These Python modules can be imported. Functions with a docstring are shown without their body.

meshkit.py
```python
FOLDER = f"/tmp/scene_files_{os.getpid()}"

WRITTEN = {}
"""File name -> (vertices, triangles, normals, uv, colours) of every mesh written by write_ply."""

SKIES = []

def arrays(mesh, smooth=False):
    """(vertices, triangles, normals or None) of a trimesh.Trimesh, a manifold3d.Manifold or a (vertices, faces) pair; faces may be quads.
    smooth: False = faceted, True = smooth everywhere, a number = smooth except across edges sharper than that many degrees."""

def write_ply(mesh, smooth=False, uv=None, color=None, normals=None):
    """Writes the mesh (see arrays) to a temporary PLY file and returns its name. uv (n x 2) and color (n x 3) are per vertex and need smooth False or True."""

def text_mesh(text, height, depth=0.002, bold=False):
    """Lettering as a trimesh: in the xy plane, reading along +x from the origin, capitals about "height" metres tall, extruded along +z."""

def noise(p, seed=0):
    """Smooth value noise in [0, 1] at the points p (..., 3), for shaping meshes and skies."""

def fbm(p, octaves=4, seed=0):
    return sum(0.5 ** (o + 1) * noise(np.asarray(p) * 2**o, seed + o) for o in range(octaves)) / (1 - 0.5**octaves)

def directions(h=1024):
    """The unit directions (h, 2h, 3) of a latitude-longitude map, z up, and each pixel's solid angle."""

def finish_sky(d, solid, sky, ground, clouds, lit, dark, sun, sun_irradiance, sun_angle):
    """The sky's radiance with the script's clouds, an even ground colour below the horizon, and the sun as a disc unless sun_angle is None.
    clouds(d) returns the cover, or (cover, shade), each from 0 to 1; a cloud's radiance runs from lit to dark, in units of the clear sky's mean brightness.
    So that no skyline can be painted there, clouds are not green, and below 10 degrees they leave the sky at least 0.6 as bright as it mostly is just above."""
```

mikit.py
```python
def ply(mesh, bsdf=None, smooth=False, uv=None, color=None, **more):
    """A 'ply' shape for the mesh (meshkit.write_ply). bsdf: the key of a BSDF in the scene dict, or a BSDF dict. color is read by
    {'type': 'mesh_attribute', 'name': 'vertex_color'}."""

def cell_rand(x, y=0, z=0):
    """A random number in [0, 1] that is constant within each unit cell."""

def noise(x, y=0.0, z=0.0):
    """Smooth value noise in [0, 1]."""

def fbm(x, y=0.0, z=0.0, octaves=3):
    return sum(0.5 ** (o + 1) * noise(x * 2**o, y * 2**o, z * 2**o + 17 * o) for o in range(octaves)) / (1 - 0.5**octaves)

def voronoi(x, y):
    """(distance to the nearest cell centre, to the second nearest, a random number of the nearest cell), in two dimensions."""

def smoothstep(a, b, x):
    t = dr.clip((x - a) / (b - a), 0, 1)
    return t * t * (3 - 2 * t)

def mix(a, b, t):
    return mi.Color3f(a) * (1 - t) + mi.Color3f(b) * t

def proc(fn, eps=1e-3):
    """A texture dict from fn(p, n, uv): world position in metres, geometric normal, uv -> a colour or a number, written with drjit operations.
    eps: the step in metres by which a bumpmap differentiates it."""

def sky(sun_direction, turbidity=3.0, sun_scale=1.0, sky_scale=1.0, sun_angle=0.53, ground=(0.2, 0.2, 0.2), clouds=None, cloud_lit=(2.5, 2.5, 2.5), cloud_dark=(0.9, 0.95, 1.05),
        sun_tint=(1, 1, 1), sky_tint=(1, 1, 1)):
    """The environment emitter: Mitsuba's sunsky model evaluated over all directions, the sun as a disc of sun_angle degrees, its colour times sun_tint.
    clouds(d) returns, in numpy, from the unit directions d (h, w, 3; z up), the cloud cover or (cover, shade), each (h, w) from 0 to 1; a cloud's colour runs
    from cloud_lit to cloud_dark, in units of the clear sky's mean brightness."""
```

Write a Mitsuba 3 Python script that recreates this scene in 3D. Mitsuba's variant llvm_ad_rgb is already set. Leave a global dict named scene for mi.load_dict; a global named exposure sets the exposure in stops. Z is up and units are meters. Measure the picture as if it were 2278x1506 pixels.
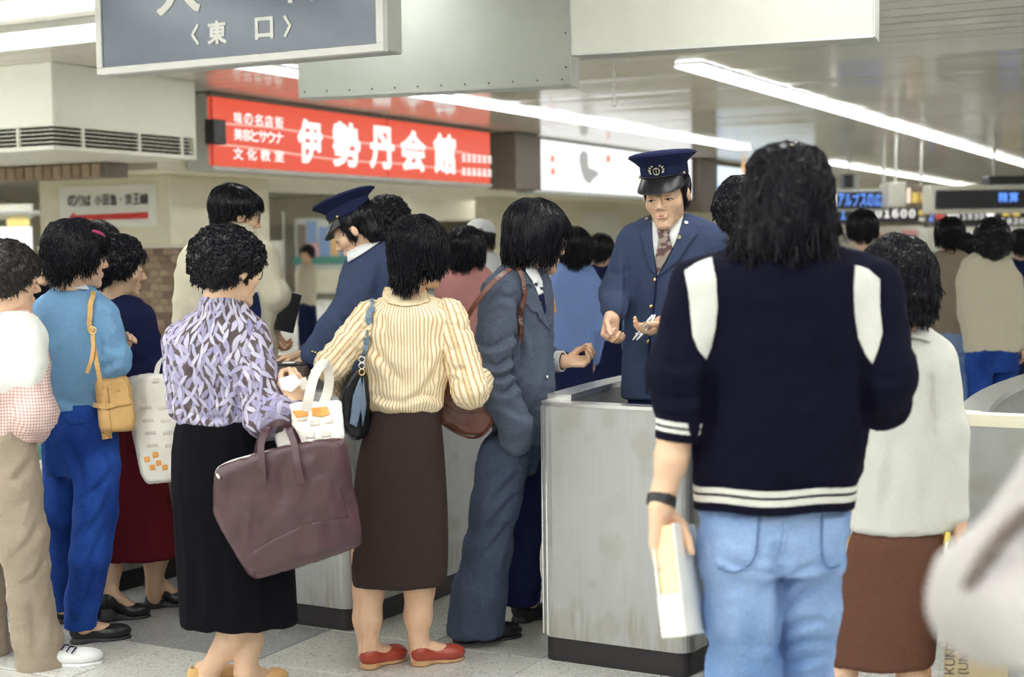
import math, random
import numpy as np, trimesh, manifold3d, shapely
import mitsuba as mi, drjit as dr
import mikit
from mikit import proc, noise, fbm, voronoi, cell_rand, smoothstep, mix
from scipy.interpolate import PchipInterpolator
from scipy.spatial import cKDTree
import meshkit

T = mi.ScalarTransform4f
scene, labels = {}, {}
exposure = 0.0

# ------------------------------------------------------------------ camera
FL, CX, CY = 3164.0, 1139.0, 753.0                 # a 50 mm lens on a 36 mm wide frame of 2278 x 1506
CAM = np.array([0.0, 0.0, 1.45])
_p, _r = math.atan(208 / 3164), 0.012
FW = np.array([0, math.cos(_p), -math.sin(_p)])
_r0, _u0 = np.array([1.0, 0, 0]), np.array([0, math.sin(_p), math.cos(_p)])
RT = _r0 * math.cos(_r) - _u0 * math.sin(_r)
UP = _u0 * math.cos(_r) + _r0 * math.sin(_r)
scene['camera'] = {'type': 'thinlens', 'fov': math.degrees(2 * math.atan(1139 / FL)), 'fov_axis': 'x', 'near_clip': 0.1, 'far_clip': 300.0,
                   'aperture_radius': 0.0085, 'focus_distance': 5.0,
                   'to_world': T().look_at(origin=CAM.tolist(), target=(CAM + FW).tolist(), up=UP.tolist())}


def at(u, v, d):
    """The point that stands d metres in front of the camera's place, seen in the direction (u, v) of the photograph."""
    ray = FW + RT * ((u - CX) / FL) - UP * ((v - CY) / FL)
    return CAM + ray * (d / ray[1])


def project(p):
    q = np.asarray(p, float) - CAM
    f = q @ FW
    return np.stack([CX + FL * (q @ RT) / f, CY - FL * (q @ UP) / f], -1), f


# ------------------------------------------------------------------ light: the hall's fluorescent strips and added unseen rows
LAMP = 10.8
LAMP_COLOR = (0.98, 1.0, 0.985)
ceiling_height = 2.95


def lamp_light(k=1.0):
    return {'type': 'area', 'radiance': {'type': 'rgb', 'value': [LAMP * k * c for c in LAMP_COLOR]}}


# ------------------------------------------------------------------ building frame: t runs along the gate fronts, s into the hall
ORG = np.array([0.087, 4.9, 0.0])
TW, SW = np.array([0.8829, -0.4695, 0]), np.array([0.4695, 0.8829, 0])


def B(t, s, z=0.0):
    return ORG + t * TW + s * SW + np.array([0, 0, z])


def frame_map(v):
    v = np.asarray(v, float)
    return ORG + v[:, :1] * TW + v[:, 1:2] * SW + v[:, 2:3] * np.array([0, 0, 1.0])


def to_ts(p):
    q = np.asarray(p) - ORG
    return float(q @ TW), float(q @ SW), float(q[2])


def hit_t(u, v, t0):
    """(s, z) where the line of sight meets the vertical plane t = t0."""
    ray = at(u, v, 1.0) - CAM
    k = (t0 - (CAM - ORG) @ TW) / (ray @ TW)
    return to_ts(CAM + ray * k)[1:]


# ------------------------------------------------------------------ materials
def rgb(*c):
    return {'type': 'rgb', 'value': list(map(float, c))}


def mat(name, color, rough=0.6, spec=0.5, metal=0.0, bump=None, bump_scale=1.0, **more):
    c = proc(color) if callable(color) else rgb(*color)
    b = {'type': 'principled', 'base_color': c, 'roughness': rough if not callable(rough) else proc(rough), 'specular': spec, **more}
    if metal:
        b['metallic'] = metal
    if bump is not None:
        b = {'type': 'bumpmap', 'arbitrary': proc(bump[0], bump[1]), 'scale': 1.0, 'bsdf': b}
    scene['mat_' + name] = {'type': 'twosided', 'bsdf': b}
    return 'mat_' + name


def C(hexa):
    """sRGB hex to linear"""
    h = [int(hexa[i:i + 2], 16) / 255 for i in (0, 2, 4)]
    return tuple(x / 12.92 if x <= 0.04045 else ((x + 0.055) / 1.055) ** 2.4 for x in h)


# ------------------------------------------------------------------ object bookkeeping
def fresh(key):
    if key not in scene and key not in labels:
        return key
    k = 1
    while f'{key}_{k:03d}' in scene or f'{key}_{k:03d}' in labels:
        k += 1
    return f'{key}_{k:03d}'


def thing(name, label=None, cat=None, group=None, kind=None):
    key = fresh(name)
    labels[key] = {}
    for a, b in (('label', label), ('category', cat), ('group', group), ('kind', kind)):
        if b:
            labels[key][a] = b
    return key


def part(parent, name, mesh, bsdf, smooth=False, label=None, kind=None, **more):
    key = fresh(f'{parent}__{name}')
    scene[key] = mikit.ply(mesh, bsdf, smooth, **more) if not isinstance(mesh, dict) else mesh
    if label or kind:
        labels[key] = {k: x for k, x in (('label', label), ('kind', kind)) if x}
    return key


def single(name, mesh, bsdf, label=None, cat=None, group=None, kind=None, smooth=False, **more):
    key = fresh(name)
    scene[key] = mikit.ply(mesh, bsdf, smooth, **more)
    labels[key] = {a: b for a, b in (('label', label), ('category', cat), ('group', group), ('kind', kind)) if b}
    return key


# ------------------------------------------------------------------ mesh helpers
def bevel_box(lo, hi, b=0.004):
    """(vertices, faces) of a box with chamfered edges, in its own axes."""
    lo, hi = np.minimum(lo, hi).astype(float), np.maximum(lo, hi).astype(float)
    b = min(b, 0.45 * (hi - lo).min())
    pts = []
    for ax in range(3):
        l, h = lo + b, hi - b
        l[ax], h[ax] = lo[ax], hi[ax]
        pts += [[(l, h)[i][0], (l, h)[j][1], (l, h)[k][2]] for i in (0, 1) for j in (0, 1) for k in (0, 1)]
    m = trimesh.Trimesh(pts, process=False).convex_hull
    return m


def box_ts(t0, t1, s0, s1, z0, z1, b=0.004):
    m = bevel_box((t0, s0, z0), (t1, s1, z1), b)
    m.vertices = frame_map(m.vertices)
    return m


def cat(ms):
    return trimesh.util.concatenate(list(ms))


def tube(points, r, sides=8, closed_ends=True):
    p = np.asarray(points, float)
    r = np.broadcast_to(np.asarray(r, float), (len(p),))
    t = np.gradient(p, axis=0)
    t /= np.linalg.norm(t, axis=1, keepdims=True) + 1e-12
    a = np.cross(t, [0.13, 0.21, 0.97])
    a /= np.linalg.norm(a, axis=1, keepdims=True) + 1e-12
    b = np.cross(t, a)
    an = np.arange(sides) * 2 * np.pi / sides
    v = (p[:, None] + r[:, None, None] * (np.cos(an)[None, :, None] * a[:, None] + np.sin(an)[None, :, None] * b[:, None])).reshape(-1, 3)
    f = []
    for i in range(len(p) - 1):
        for j in range(sides):
            q = [i * sides + j, i * sides + (j + 1) % sides, (i + 1) * sides + (j + 1) % sides, (i + 1) * sides + j]
            f += [[q[0], q[2], q[1]], [q[0], q[3], q[2]]]
    if closed_ends:
        n = len(v)
        v = np.vstack([v, p[:1], p[-1:]])
        for j in range(sides):
            f += [[n, j, (j + 1) % sides], [n + 1, (len(p) - 1) * sides + (j + 1) % sides, (len(p) - 1) * sides + j]]
    m = trimesh.Trimesh(v, f, process=False)
    if m.volume < 0:
        m.invert()
    return m


def spline(points, n=24):
    p = np.asarray(points, float)
    if len(p) < 3:
        return np.linspace(p[0], p[-1], n)
    k = np.r_[0, np.cumsum(np.linalg.norm(np.diff(p, axis=0), axis=1))]
    from scipy.interpolate import CubicSpline
    return CubicSpline(k, p, bc_type='natural')(np.linspace(0, k[-1], n))


def extrude_at(poly, depth, origin, ex, ey):
    """A shapely polygon in the plane through origin spanned by unit vectors ex, ey, thickened by depth along -(ex x ey)... towards ex x ey."""
    ez = np.cross(ex, ey)
    out = []
    for g in getattr(poly, 'geoms', [poly]):
        m = trimesh.creation.extrude_polygon(g, depth, engine='earcut')
        v = m.vertices
        out.append(trimesh.Trimesh(origin + v[:, :1] * ex + v[:, 1:2] * ey + v[:, 2:3] * ez, m.faces, process=False))
    return cat(out)


def glyph_poly(ch, height):
    out = []
    for one in GLYPHS[ch].split('|'):
        rings = [[tuple(map(int, q.split(','))) for q in rr.split(' ')] for rr in one.split('/')]
        out.append(shapely.Polygon(rings[0], rings[1:]).buffer(0))
    g = shapely.union_all(out)
    return shapely.affinity.scale(g, height / 90, height / 90, origin=(0, 0))


import shapely.affinity
GLYPHS = {
    '入': '1,-4 1,0 3,2 10,5 21,15 33,36 37,48 37,53 26,65 24,65 24,70 29,76 33,76 44,66 54,52 62,34 64,33 71,19 82,7 90,2 86,-9 82,-10 81,-8 77,-7 62,8 54,21 49,33 47,34 39,17 32,7 23,-2 12,-10 8,-10 3,-4',
    '口': '8,66 10,69 80,69 82,67 82,-7 81,-8 70,-8 68,-1 22,-1 21,-8 19,-9 9,-8 8,-6/21,13 69,12 69,56 21,56',
    '東': '1,-3 2,2 13,6 27,16 26,17 12,17 11,18 11,55 12,56 38,57 37,58 4,58 3,59 3,69 4,70 37,70 38,77 40,79 49,79 51,78 52,70 86,70 87,69 88,67 87,58 53,58 52,57 79,56 80,55 80,18 63,16 75,7 87,3 89,1 89,-3 84,-9 81,-10 72,-6 57,4 52,9 51,8 51,-10 50,-11 40,-11 38,-9 37,8 23,-3 11,-9 6,-9/51,29 66,28 67,30 52,31/53,45 52,42 67,43 66,45/23,29 37,28 38,30 24,31/25,45 24,42 38,43 37,45',
    '〈': '50,32 50,36 73,70 76,77 78,79 86,77 88,75 88,71 64,34 88,-3 87,-8 81,-11 78,-11 76,-9 75,-5',
    '〉': '2,-7 2,-3 26,34 2,71 2,75 4,77 12,79 40,36 40,32 15,-5 14,-9 12,-11 9,-11',
    '伊': '-2,38 -2,42 11,56 22,79 32,78 35,76 36,73 82,73 84,70 84,52 90,51 90,40 88,38 84,37 84,15 83,13 82,12 71,12 69,17 57,17 51,3 41,-7 32,-12 29,-12 26,-10 23,-12 14,-12 12,-10 12,32 10,33 10,31 7,29 4,29/59,32 69,31 69,38 59,38/59,53 69,52 69,59 59,59/26,29 28,28 29,31 44,31 44,38 26,38/30,60 26,54 27,52 43,52 44,58/26,3 28,2 35,7 40,13 41,17 29,17 26,19',
    '勢': '0,27 1,33 6,35 4,38 4,42 0,46 0,49 3,52 1,54 1,63 4,64 4,71 8,75 18,75 18,78 20,80 30,80 32,78 32,75 42,75 46,72 47,69 54,69 54,78 56,80 67,79 68,69 82,68 83,46 86,45 92,39 91,27 89,23 87,21 84,21 82,17 82,10 79,-4 74,-10 69,-12 53,-12 50,-10 48,-4 48,1 51,3 65,2 66,5 65,10 48,10 45,4 35,-5 18,-11 6,-12 1,-4 1,-1 3,1 19,4 29,8 29,9 8,10 6,12 6,21 1,23/53,24 54,23 72,23 73,25 71,31 65,31 61,34/67,48 69,48 67,53 66,52',
    '丹': '-1,-5 0,0 6,5 9,10 13,24 11,26 1,27 1,38 3,40 14,40 14,73 16,75 75,75 77,73 77,40 87,40 89,38 89,27 79,26 77,24 77,-3 75,-8 70,-11 65,-12 49,-12 46,-9 44,-4 45,2 47,3 62,2 61,26 28,26 27,24 27,19 24,8 17,-5 10,-12 6,-12/47,59 59,48 60,46 59,41 62,40 62,61 45,61 45,59/31,60 28,59 28,40 44,40 44,42 30,54',
    '会': '0,43 1,48 15,54 31,65 39,73 42,79 47,80 51,77 54,77 56,74 55,69 60,64 72,56 90,48 91,44 84,36 79,36 71,40 68,37 22,37 19,39 11,36 11,35 84,34 86,33 87,23 85,20 69,18 85,-1 85,-7 77,-12 74,-12 67,-4 23,-8 16,-10 11,-9 8,-1 8,3 17,9 24,18 5,20 4,32 6,35/37,9 38,8 47,8 56,10 51,15 51,19 45,19/39,52 40,51 52,51 53,52 45,58',
    '館': '-1,53 -1,59 6,63 14,71 19,80 25,80 29,78 31,72 36,68 39,68 41,70 55,70 54,76 60,80 65,80 70,70 86,69 88,67 88,50 87,48 81,46 81,27 80,26 84,23 84,-10 83,-11 72,-11 70,-8 57,-8 54,-12 46,-12 43,-10 43,-4 35,-8 32,-8 30,-7 29,-2 28,-2 20,-4 9,-11 5,-10 1,-1 2,3 5,5 5,45 1,48/56,7 70,6 71,10 57,11/56,39 67,38 68,41 57,42/36,15 41,2 43,2 42,47 40,46 40,17/21,11 22,14 19,15 19,10',
    '味': '5,69 32,69 33,41 53,41 53,53 35,53 35,62 53,63 54,77 64,77 64,63 83,63 84,53 65,53 64,51 64,42 87,41 87,31 70,31 69,29 76,16 89,4 88,1 83,-4 80,-4 65,14 64,-9 54,-10 53,13 52,14 40,0 33,-5 30,-4 26,1 26,4 41,16 49,28 48,31 32,31 31,12 16,12 15,6 6,5/22,58 15,58 16,23 22,24',
    'の': '6,21 6,34 12,49 22,59 34,65 51,67 63,64 75,56 83,41 84,27 79,12 71,3 56,-4 46,-5 42,5 59,9 66,14 71,22 72,37 70,44 63,52 56,55 52,55 45,24 40,13 32,4 28,2 17,3 10,10/17,32 18,19 22,14 26,14 29,17 37,37 40,55 32,53 21,43',
    '名': '2,23 5,27 24,32 33,36 30,41 22,46 22,49 10,43 4,51 23,63 35,78 45,77 46,73 44,72 45,69 73,69 78,66 77,61 71,52 50,33 78,32 77,-10 69,-10 67,-5 32,-5 30,-10 22,-10 21,19 6,16/32,22 31,7 32,5 66,5 68,6 68,22/29,54 44,43 50,46 61,58 34,59',
    '店': '1,-5 6,9 9,25 10,66 42,66 40,75 44,77 50,77 57,66 87,66 86,56 55,55 56,46 84,46 83,36 55,35 56,28 80,27 80,-8 69,-8 68,-5 36,-5 33,-9 24,-8 24,27 44,28 43,56 20,56 20,25 16,3 10,-10/35,6 68,5 69,17 36,18',
    '街': '-1,31 13,46 19,58 26,59 27,66 38,66 39,78 48,77 49,66 60,66 61,72 87,71 86,62 61,62 59,56 48,55 49,48 88,48 88,38 80,37 80,-3 75,-9 60,-10 56,1 23,-3 21,-10 12,-10 11,25 5,23/48,10 63,11 63,1 69,1 69,38 48,38 48,29 61,29 61,19 48,19/22,8 36,8 38,10 38,19 25,19 25,29 38,29 38,38 25,38 23,43 22,42/27,49 38,48 38,56 29,56|1,56 1,59 12,68 18,78 27,75 26,70 21,63 8,50 5,50',
    '美': '2,-3 3,1 8,1 25,6 33,14 32,15 6,15 6,25 38,26 37,28 3,29 4,38 39,38 38,42 11,43 12,52 39,53 38,55 7,56 8,65 23,65 18,73 20,76 28,78 37,65 53,65 60,77 65,78 71,76 71,72 67,65 83,65 82,55 50,54 51,52 78,52 78,42 51,42 50,39 87,38 87,28 50,28 49,26 86,25 86,15 57,14 61,9 68,5 87,1 88,-3 84,-9 69,-7 60,-3 54,1 45,11 34,-1 21,-7 7,-10',
    '容': '1,18 2,20 15,25 30,35 44,51 52,48 54,40 64,32 88,20 88,17 83,11 72,15 71,-10 63,-10 60,-7 29,-7 28,-10 19,-10 18,15 6,11/29,15 29,3 61,4 60,15/35,26 36,25 56,26 45,36|6,49 6,69 38,69 37,76 42,78 47,78 53,69 85,68 84,49 74,48 83,41 83,38 78,33 75,33 62,45 51,51 54,59 34,59 34,57 38,56 38,53 25,40 15,33 11,33 6,41 21,50 28,59 16,59 15,49/60,58 70,50 74,49 74,59',
    'と': '16,12 16,20 19,28 31,40 20,62 19,69 26,72 30,71 35,56 41,47 62,57 68,62 71,62 75,56 75,52 36,31 28,21 28,14 33,8 42,6 77,9 78,-1 76,-3 60,-5 33,-4 21,2',
    'サ': '4,43 5,54 23,53 22,70 24,72 34,71 35,53 56,53 55,71 67,72 67,53 85,53 84,42 67,42 66,24 60,8 51,-1 40,-7 38,-7 31,0 31,2 44,8 50,14 55,28 56,42 34,42 34,20 24,19 22,21 23,42',
    'ウ': '10,28 10,58 38,59 39,74 51,73 50,59 75,60 81,56 77,34 71,20 59,6 44,-3 32,-6 26,1 26,4 46,11 56,19 64,32 67,48 23,48 22,27',
    'ナ': '7,40 7,51 42,51 42,72 54,71 53,51 85,51 84,40 53,40 52,26 47,13 44,8 28,-6 22,-4 17,2 26,7 35,16 40,28 41,40',
    '文': '1,-2 2,1 21,7 37,18 26,32 17,51 3,51 2,60 4,62 41,62 36,75 42,78 47,78 54,62 88,61 88,52 73,51 64,31 54,18 62,11 76,4 88,1 89,-2 84,-9 76,-8 64,-3 45,10 30,-1 8,-10/30,51 33,41 45,26 50,30 60,48 59,51',
    '化': '2,38 2,41 16,56 26,77 30,78 36,76 37,73 28,56 28,23 44,31 44,75 55,76 56,42 68,52 77,65 86,60 86,56 77,45 56,27 56,3 76,3 78,22 82,22 89,17 87,1 85,-3 78,-8 53,-8 48,-6 45,-1 44,18 35,13 29,17 28,-9 18,-10 17,37 15,38 9,31 7,31',
    '教': '1,25 2,29 9,32 9,40 20,42 19,43 2,43 2,53 17,53 17,58 6,58 5,67 17,68 18,78 27,78 29,68 39,68 41,75 43,76 50,74 51,69 44,53 50,54 56,78 64,77 66,75 63,61 88,61 88,51 82,50 79,33 72,16 76,9 89,-1 89,-4 84,-10 81,-10 75,-6 65,5 50,-8 46,-10 42,-9 38,-3 39,0 52,7 59,16 54,34 49,29 46,29 42,32 32,23 32,21 36,21 49,23 50,14 46,12 31,11 31,-5 29,-8 23,-10 12,-9 10,0 21,0 21,8 3,8 2,18 6,18 6,20/61,46 65,31 66,30 71,51 61,51/35,42 35,40 42,40 44,42/29,58 28,54 29,53 32,57/10,20 21,20 21,26 26,31 23,31',
    '室': '3,-6 4,3 39,4 38,11 12,11 12,21 38,21 39,26 15,26 13,34 21,38 27,44 15,45 14,50 4,51 5,70 38,70 37,76 47,79 52,70 86,69 86,51 77,50 76,45 66,44 78,33 79,28 74,24 71,24 66,29 54,29 50,27 51,21 79,20 78,11 51,11 50,3 86,3 86,-7/16,60 16,55 75,56 74,60/36,38 47,37 56,39 53,41 53,45 43,45',
    'り': '17,25 17,43 21,73 32,73 31,58 37,64 45,68 57,68 68,59 73,44 73,26 69,14 57,1 36,-7 32,-7 27,0 27,3 29,4 41,6 53,12 60,22 62,40 60,50 55,57 46,58 36,50 30,38 28,18 19,18',
    'ば': '30,14 33,19 39,23 56,25 56,43 34,43 32,44 32,54 55,54 55,70 66,71 83,76 89,65 89,60 79,58 82,55 81,45 67,43 67,22 76,17 85,9 82,1 79,-1 68,7 65,-1 58,-6 41,-6 36,-4 31,1/67,55 72,56 68,65 66,60/41,7 46,4 53,4 57,9 57,14 45,15 41,13|6,15 6,32 11,70 22,70 23,67 19,51 17,27 22,28 25,26 26,20 21,7 19,-7 10,-7',
    '小': '61,51 66,55 72,55 85,30 90,15 89,11 82,8 78,10 73,29|22,-2 23,1 40,2 40,76 49,77 51,76 51,-3 49,-7 45,-9 26,-10|1,14 1,17 11,33 16,54 27,54 28,51 25,39 14,14 11,10',
    '田': '7,71 82,72 84,70 83,-9 73,-9 72,-4 18,-4 17,-9 7,-9/50,8 73,7 73,29 50,29/50,41 73,40 73,61 50,61/17,8 39,7 39,29 17,29/38,40 39,61 17,61 17,40',
    '急': '2,-3 2,0 12,18 15,18 21,14 22,18 32,18 33,2 48,3 36,16 35,20 13,20 13,30 65,31 64,34 15,35 15,43 64,43 65,47 14,47 9,44 3,50 3,53 18,64 28,78 37,77 38,71 61,71 64,69 65,64 61,57 74,57 76,55 75,21 81,14 87,2 87,-2 78,-5 72,6 69,-4 63,-8 29,-8 22,-3 21,12 11,-6/49,19 57,9 57,6 53,4 53,2 60,2 62,12 70,10 67,15 70,20/27,58 46,57 49,60 30,61',
    '・': '33,34 35,41 42,46 51,45 55,41 57,35 55,28 49,23 39,24 35,28',
    '京': '4,66 38,67 35,75 40,78 46,78 53,67 85,67 86,56 5,56|60,13 62,18 69,20 84,3 86,-3 80,-7 77,-7|15,51 76,51 76,23 51,22 51,-3 48,-8 43,-10 27,-10 24,-2 25,0 38,0 40,1 40,21 15,23/26,33 64,32 65,41 27,42|3,-2 3,1 10,6 20,20 26,19 30,16 23,5 11,-7 8,-7',
    '王': '3,-5 3,5 39,6 39,29 11,30 11,39 13,40 39,40 39,61 8,61 7,70 9,72 81,72 83,70 82,61 50,61 50,40 78,40 80,38 80,30 50,29 50,6 87,5 86,-6',
    '線': '1,-5 6,18 2,25 2,29 7,32 12,40 4,40 1,49 10,59 18,78 24,77 28,74 18,52 21,52 27,64 30,64 36,60 36,57 28,44 32,42 36,28 57,29 56,32 39,33 40,68 53,68 56,77 60,78 67,76 65,68 84,67 83,31 87,28 87,26 75,15 89,2 84,-6 78,-4 68,7 67,-5 65,-8 60,-10 49,-10 46,-1 57,0 56,15 50,5 37,-6 31,1 28,1 26,5 26,-3 17,-5 15,8 13,6 10,-8 3,-7/68,32 71,25 77,31/49,42 72,41 73,45 50,46/49,56 72,55 73,58 50,59/32,18 35,8 37,7 42,11 45,18 34,20/10,20 15,18 27,22 22,23/20,33 24,32 24,36 22,36',
    'ア': '9,56 9,67 11,68 81,67 86,62 73,42 61,31 57,31 49,37 48,22 43,10 35,1 24,-6 15,-1 14,3 25,8 33,16 38,32 38,51 49,51 51,39 57,42 68,55',
    'ル': '45,0 45,68 57,69 57,12 69,19 80,32 83,32 88,24 73,8 56,-3 50,-4|4,1 4,3 14,12 20,25 22,36 22,68 33,69 33,34 28,13 15,-4 12,-5',
    'プ': '10,53 11,65 65,64 68,72 75,77 82,77 90,70 89,58 82,53 76,53 71,33 61,16 43,1 27,-6 19,0 18,5 40,13 53,25 60,37 64,52/75,63 80,61 82,63 82,67 77,69 75,67',
    'ス': '7,2 7,5 24,13 41,27 48,35 58,53 57,54 16,53 15,65 68,66 74,61 58,30 83,4 81,-1 76,-5 73,-5 50,21 34,6 17,-4 13,-4',
    '広': '2,-5 7,8 10,24 11,65 44,65 41,76 47,78 52,76 58,65 87,65 86,55 52,55 52,53 56,52 56,49 37,8 45,7 67,9 64,17 57,25 59,30 65,32 80,12 87,-2 86,-6 77,-9 72,0 26,-6 22,-5 20,4 27,11 36,29 45,53 44,55 21,55 21,26 17,3 10,-10',
    '場': '1,14 2,18 13,23 13,47 3,48 3,57 13,58 14,77 24,76 24,58 33,58 33,48 24,47 25,28 29,30 28,40 37,42 37,75 82,74 81,42 88,41 88,31 51,31 49,29 86,27 84,2 79,-8 63,-9 60,-3 56,-8 51,-10 45,-5 45,-3 56,7 60,18 57,18 51,8 35,-6 28,-1 28,2 39,9 45,18 41,18 30,8 21,14 12,9 4,7/71,17 64,0 73,1 75,18/47,52 71,51 72,53 48,54/47,64 71,63 72,65 48,66/33,31 34,26 38,30',
    '精': '1,9 12,35 11,37 2,37 2,47 8,48 3,65 4,71 10,72 13,67 14,76 16,78 23,78 25,76 26,66 28,72 37,70 54,70 56,78 65,78 66,70 86,69 86,62 83,60 83,51 66,50 67,48 88,48 88,39 82,38 82,-5 80,-8 71,-10 64,-9 62,0 72,0 71,5 50,5 50,-9 41,-10 39,-8 39,39 26,36 36,22 36,18 31,13 28,13 27,17 25,17 25,-8 23,-10 16,-10 14,-8 14,11 8,2 4,3/50,15 71,14 72,16 51,17/50,27 71,26 72,28 51,29/36,62 31,47 54,48 55,50 39,51 39,60',
    '算': '1,56 15,78 23,77 25,75 25,71 46,70 50,78 55,78 60,76 61,71 86,71 87,63 85,61 73,60 74,57 78,56 78,20 67,19 67,16 87,15 87,6 67,5 67,-8 65,-10 56,-9 55,5 35,5 25,-5 10,-10 5,-5 5,-1 14,1 18,4 3,6 3,14 25,15 26,18 14,20 14,55 7,52/25,38 66,37 67,38 26,39/53,61 52,57 61,58 58,61/37,16 55,15 56,18 38,19/34,61 36,57 38,60/16,58 21,57 22,58 21,61 18,61',
    '特': '2,23 3,26 17,31 17,49 14,49 10,33 2,36 2,41 5,51 7,70 11,71 17,69 18,78 26,78 28,76 28,60 36,58 37,50 56,50 56,58 39,58 38,67 56,68 57,78 66,77 66,68 84,67 84,58 66,57 66,50 88,49 88,40 79,40 77,38 77,33 88,32 88,24 77,22 77,-4 74,-8 57,-10 53,-2 54,2 50,3 39,18 42,23 32,24 28,22 28,-8 26,-10 18,-10 17,18 5,15/28,35 36,35 37,33 66,33 67,38 65,40 33,40 33,49 29,49/50,23 60,8 54,1 67,1 67,22',
    'あ': '8,7 8,17 12,26 22,37 30,41 31,44 31,52 12,53 11,63 32,62 33,73 44,73 44,62 68,66 74,65 74,56 62,53 67,51 66,45 75,41 83,29 82,12 76,3 65,-4 51,-7 46,0 36,-2 35,1 32,1 25,-2 17,-2 11,1/44,9 46,3 54,4 63,7 69,12 72,19 72,27 67,34 62,35 54,19/41,46 56,47 56,53 41,52/40,35 41,23 42,22 49,30 51,37/20,10 24,9 32,12 30,29 22,23 19,16',
    'ず': '4,50 5,60 44,61 45,73 56,72 55,61 63,61 59,71 64,74 69,73 78,77 86,65 83,60 82,50 57,51 55,50 55,39 58,33 57,14 53,6 45,-2 33,-8 28,-8 22,-2 22,1 33,4 41,10 32,12 25,18 23,23 23,33 25,38 31,44 36,46 45,46 45,50 43,51 14,49/34,27 36,22 41,21 46,24 47,31 45,35 39,36 35,34',
    'さ': '12,49 13,58 47,57 43,72 49,74 54,74 58,59 68,60 76,63 79,61 78,51 65,49 63,47 67,37 75,28 75,25 71,20 46,22 47,32 58,32 51,47 27,46 14,47|15,9 15,20 18,29 19,31 25,31 30,29 26,19 26,13 29,8 38,5 57,5 70,7 70,-3 56,-6 32,-5 21,0',
    '0': '2,32 4,51 11,64 21,69 33,68 39,64 45,54 48,32 44,10 35,-1 21,-3 11,2 5,12/15,45 14,30 16,16 20,9 28,8 31,10 34,16 36,30 34,49 29,58 22,58 18,55',
    '1': '6,8 21,10 21,53 10,54 9,63 18,65 23,68 32,68 33,10 45,9 46,-1 7,-2',
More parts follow.
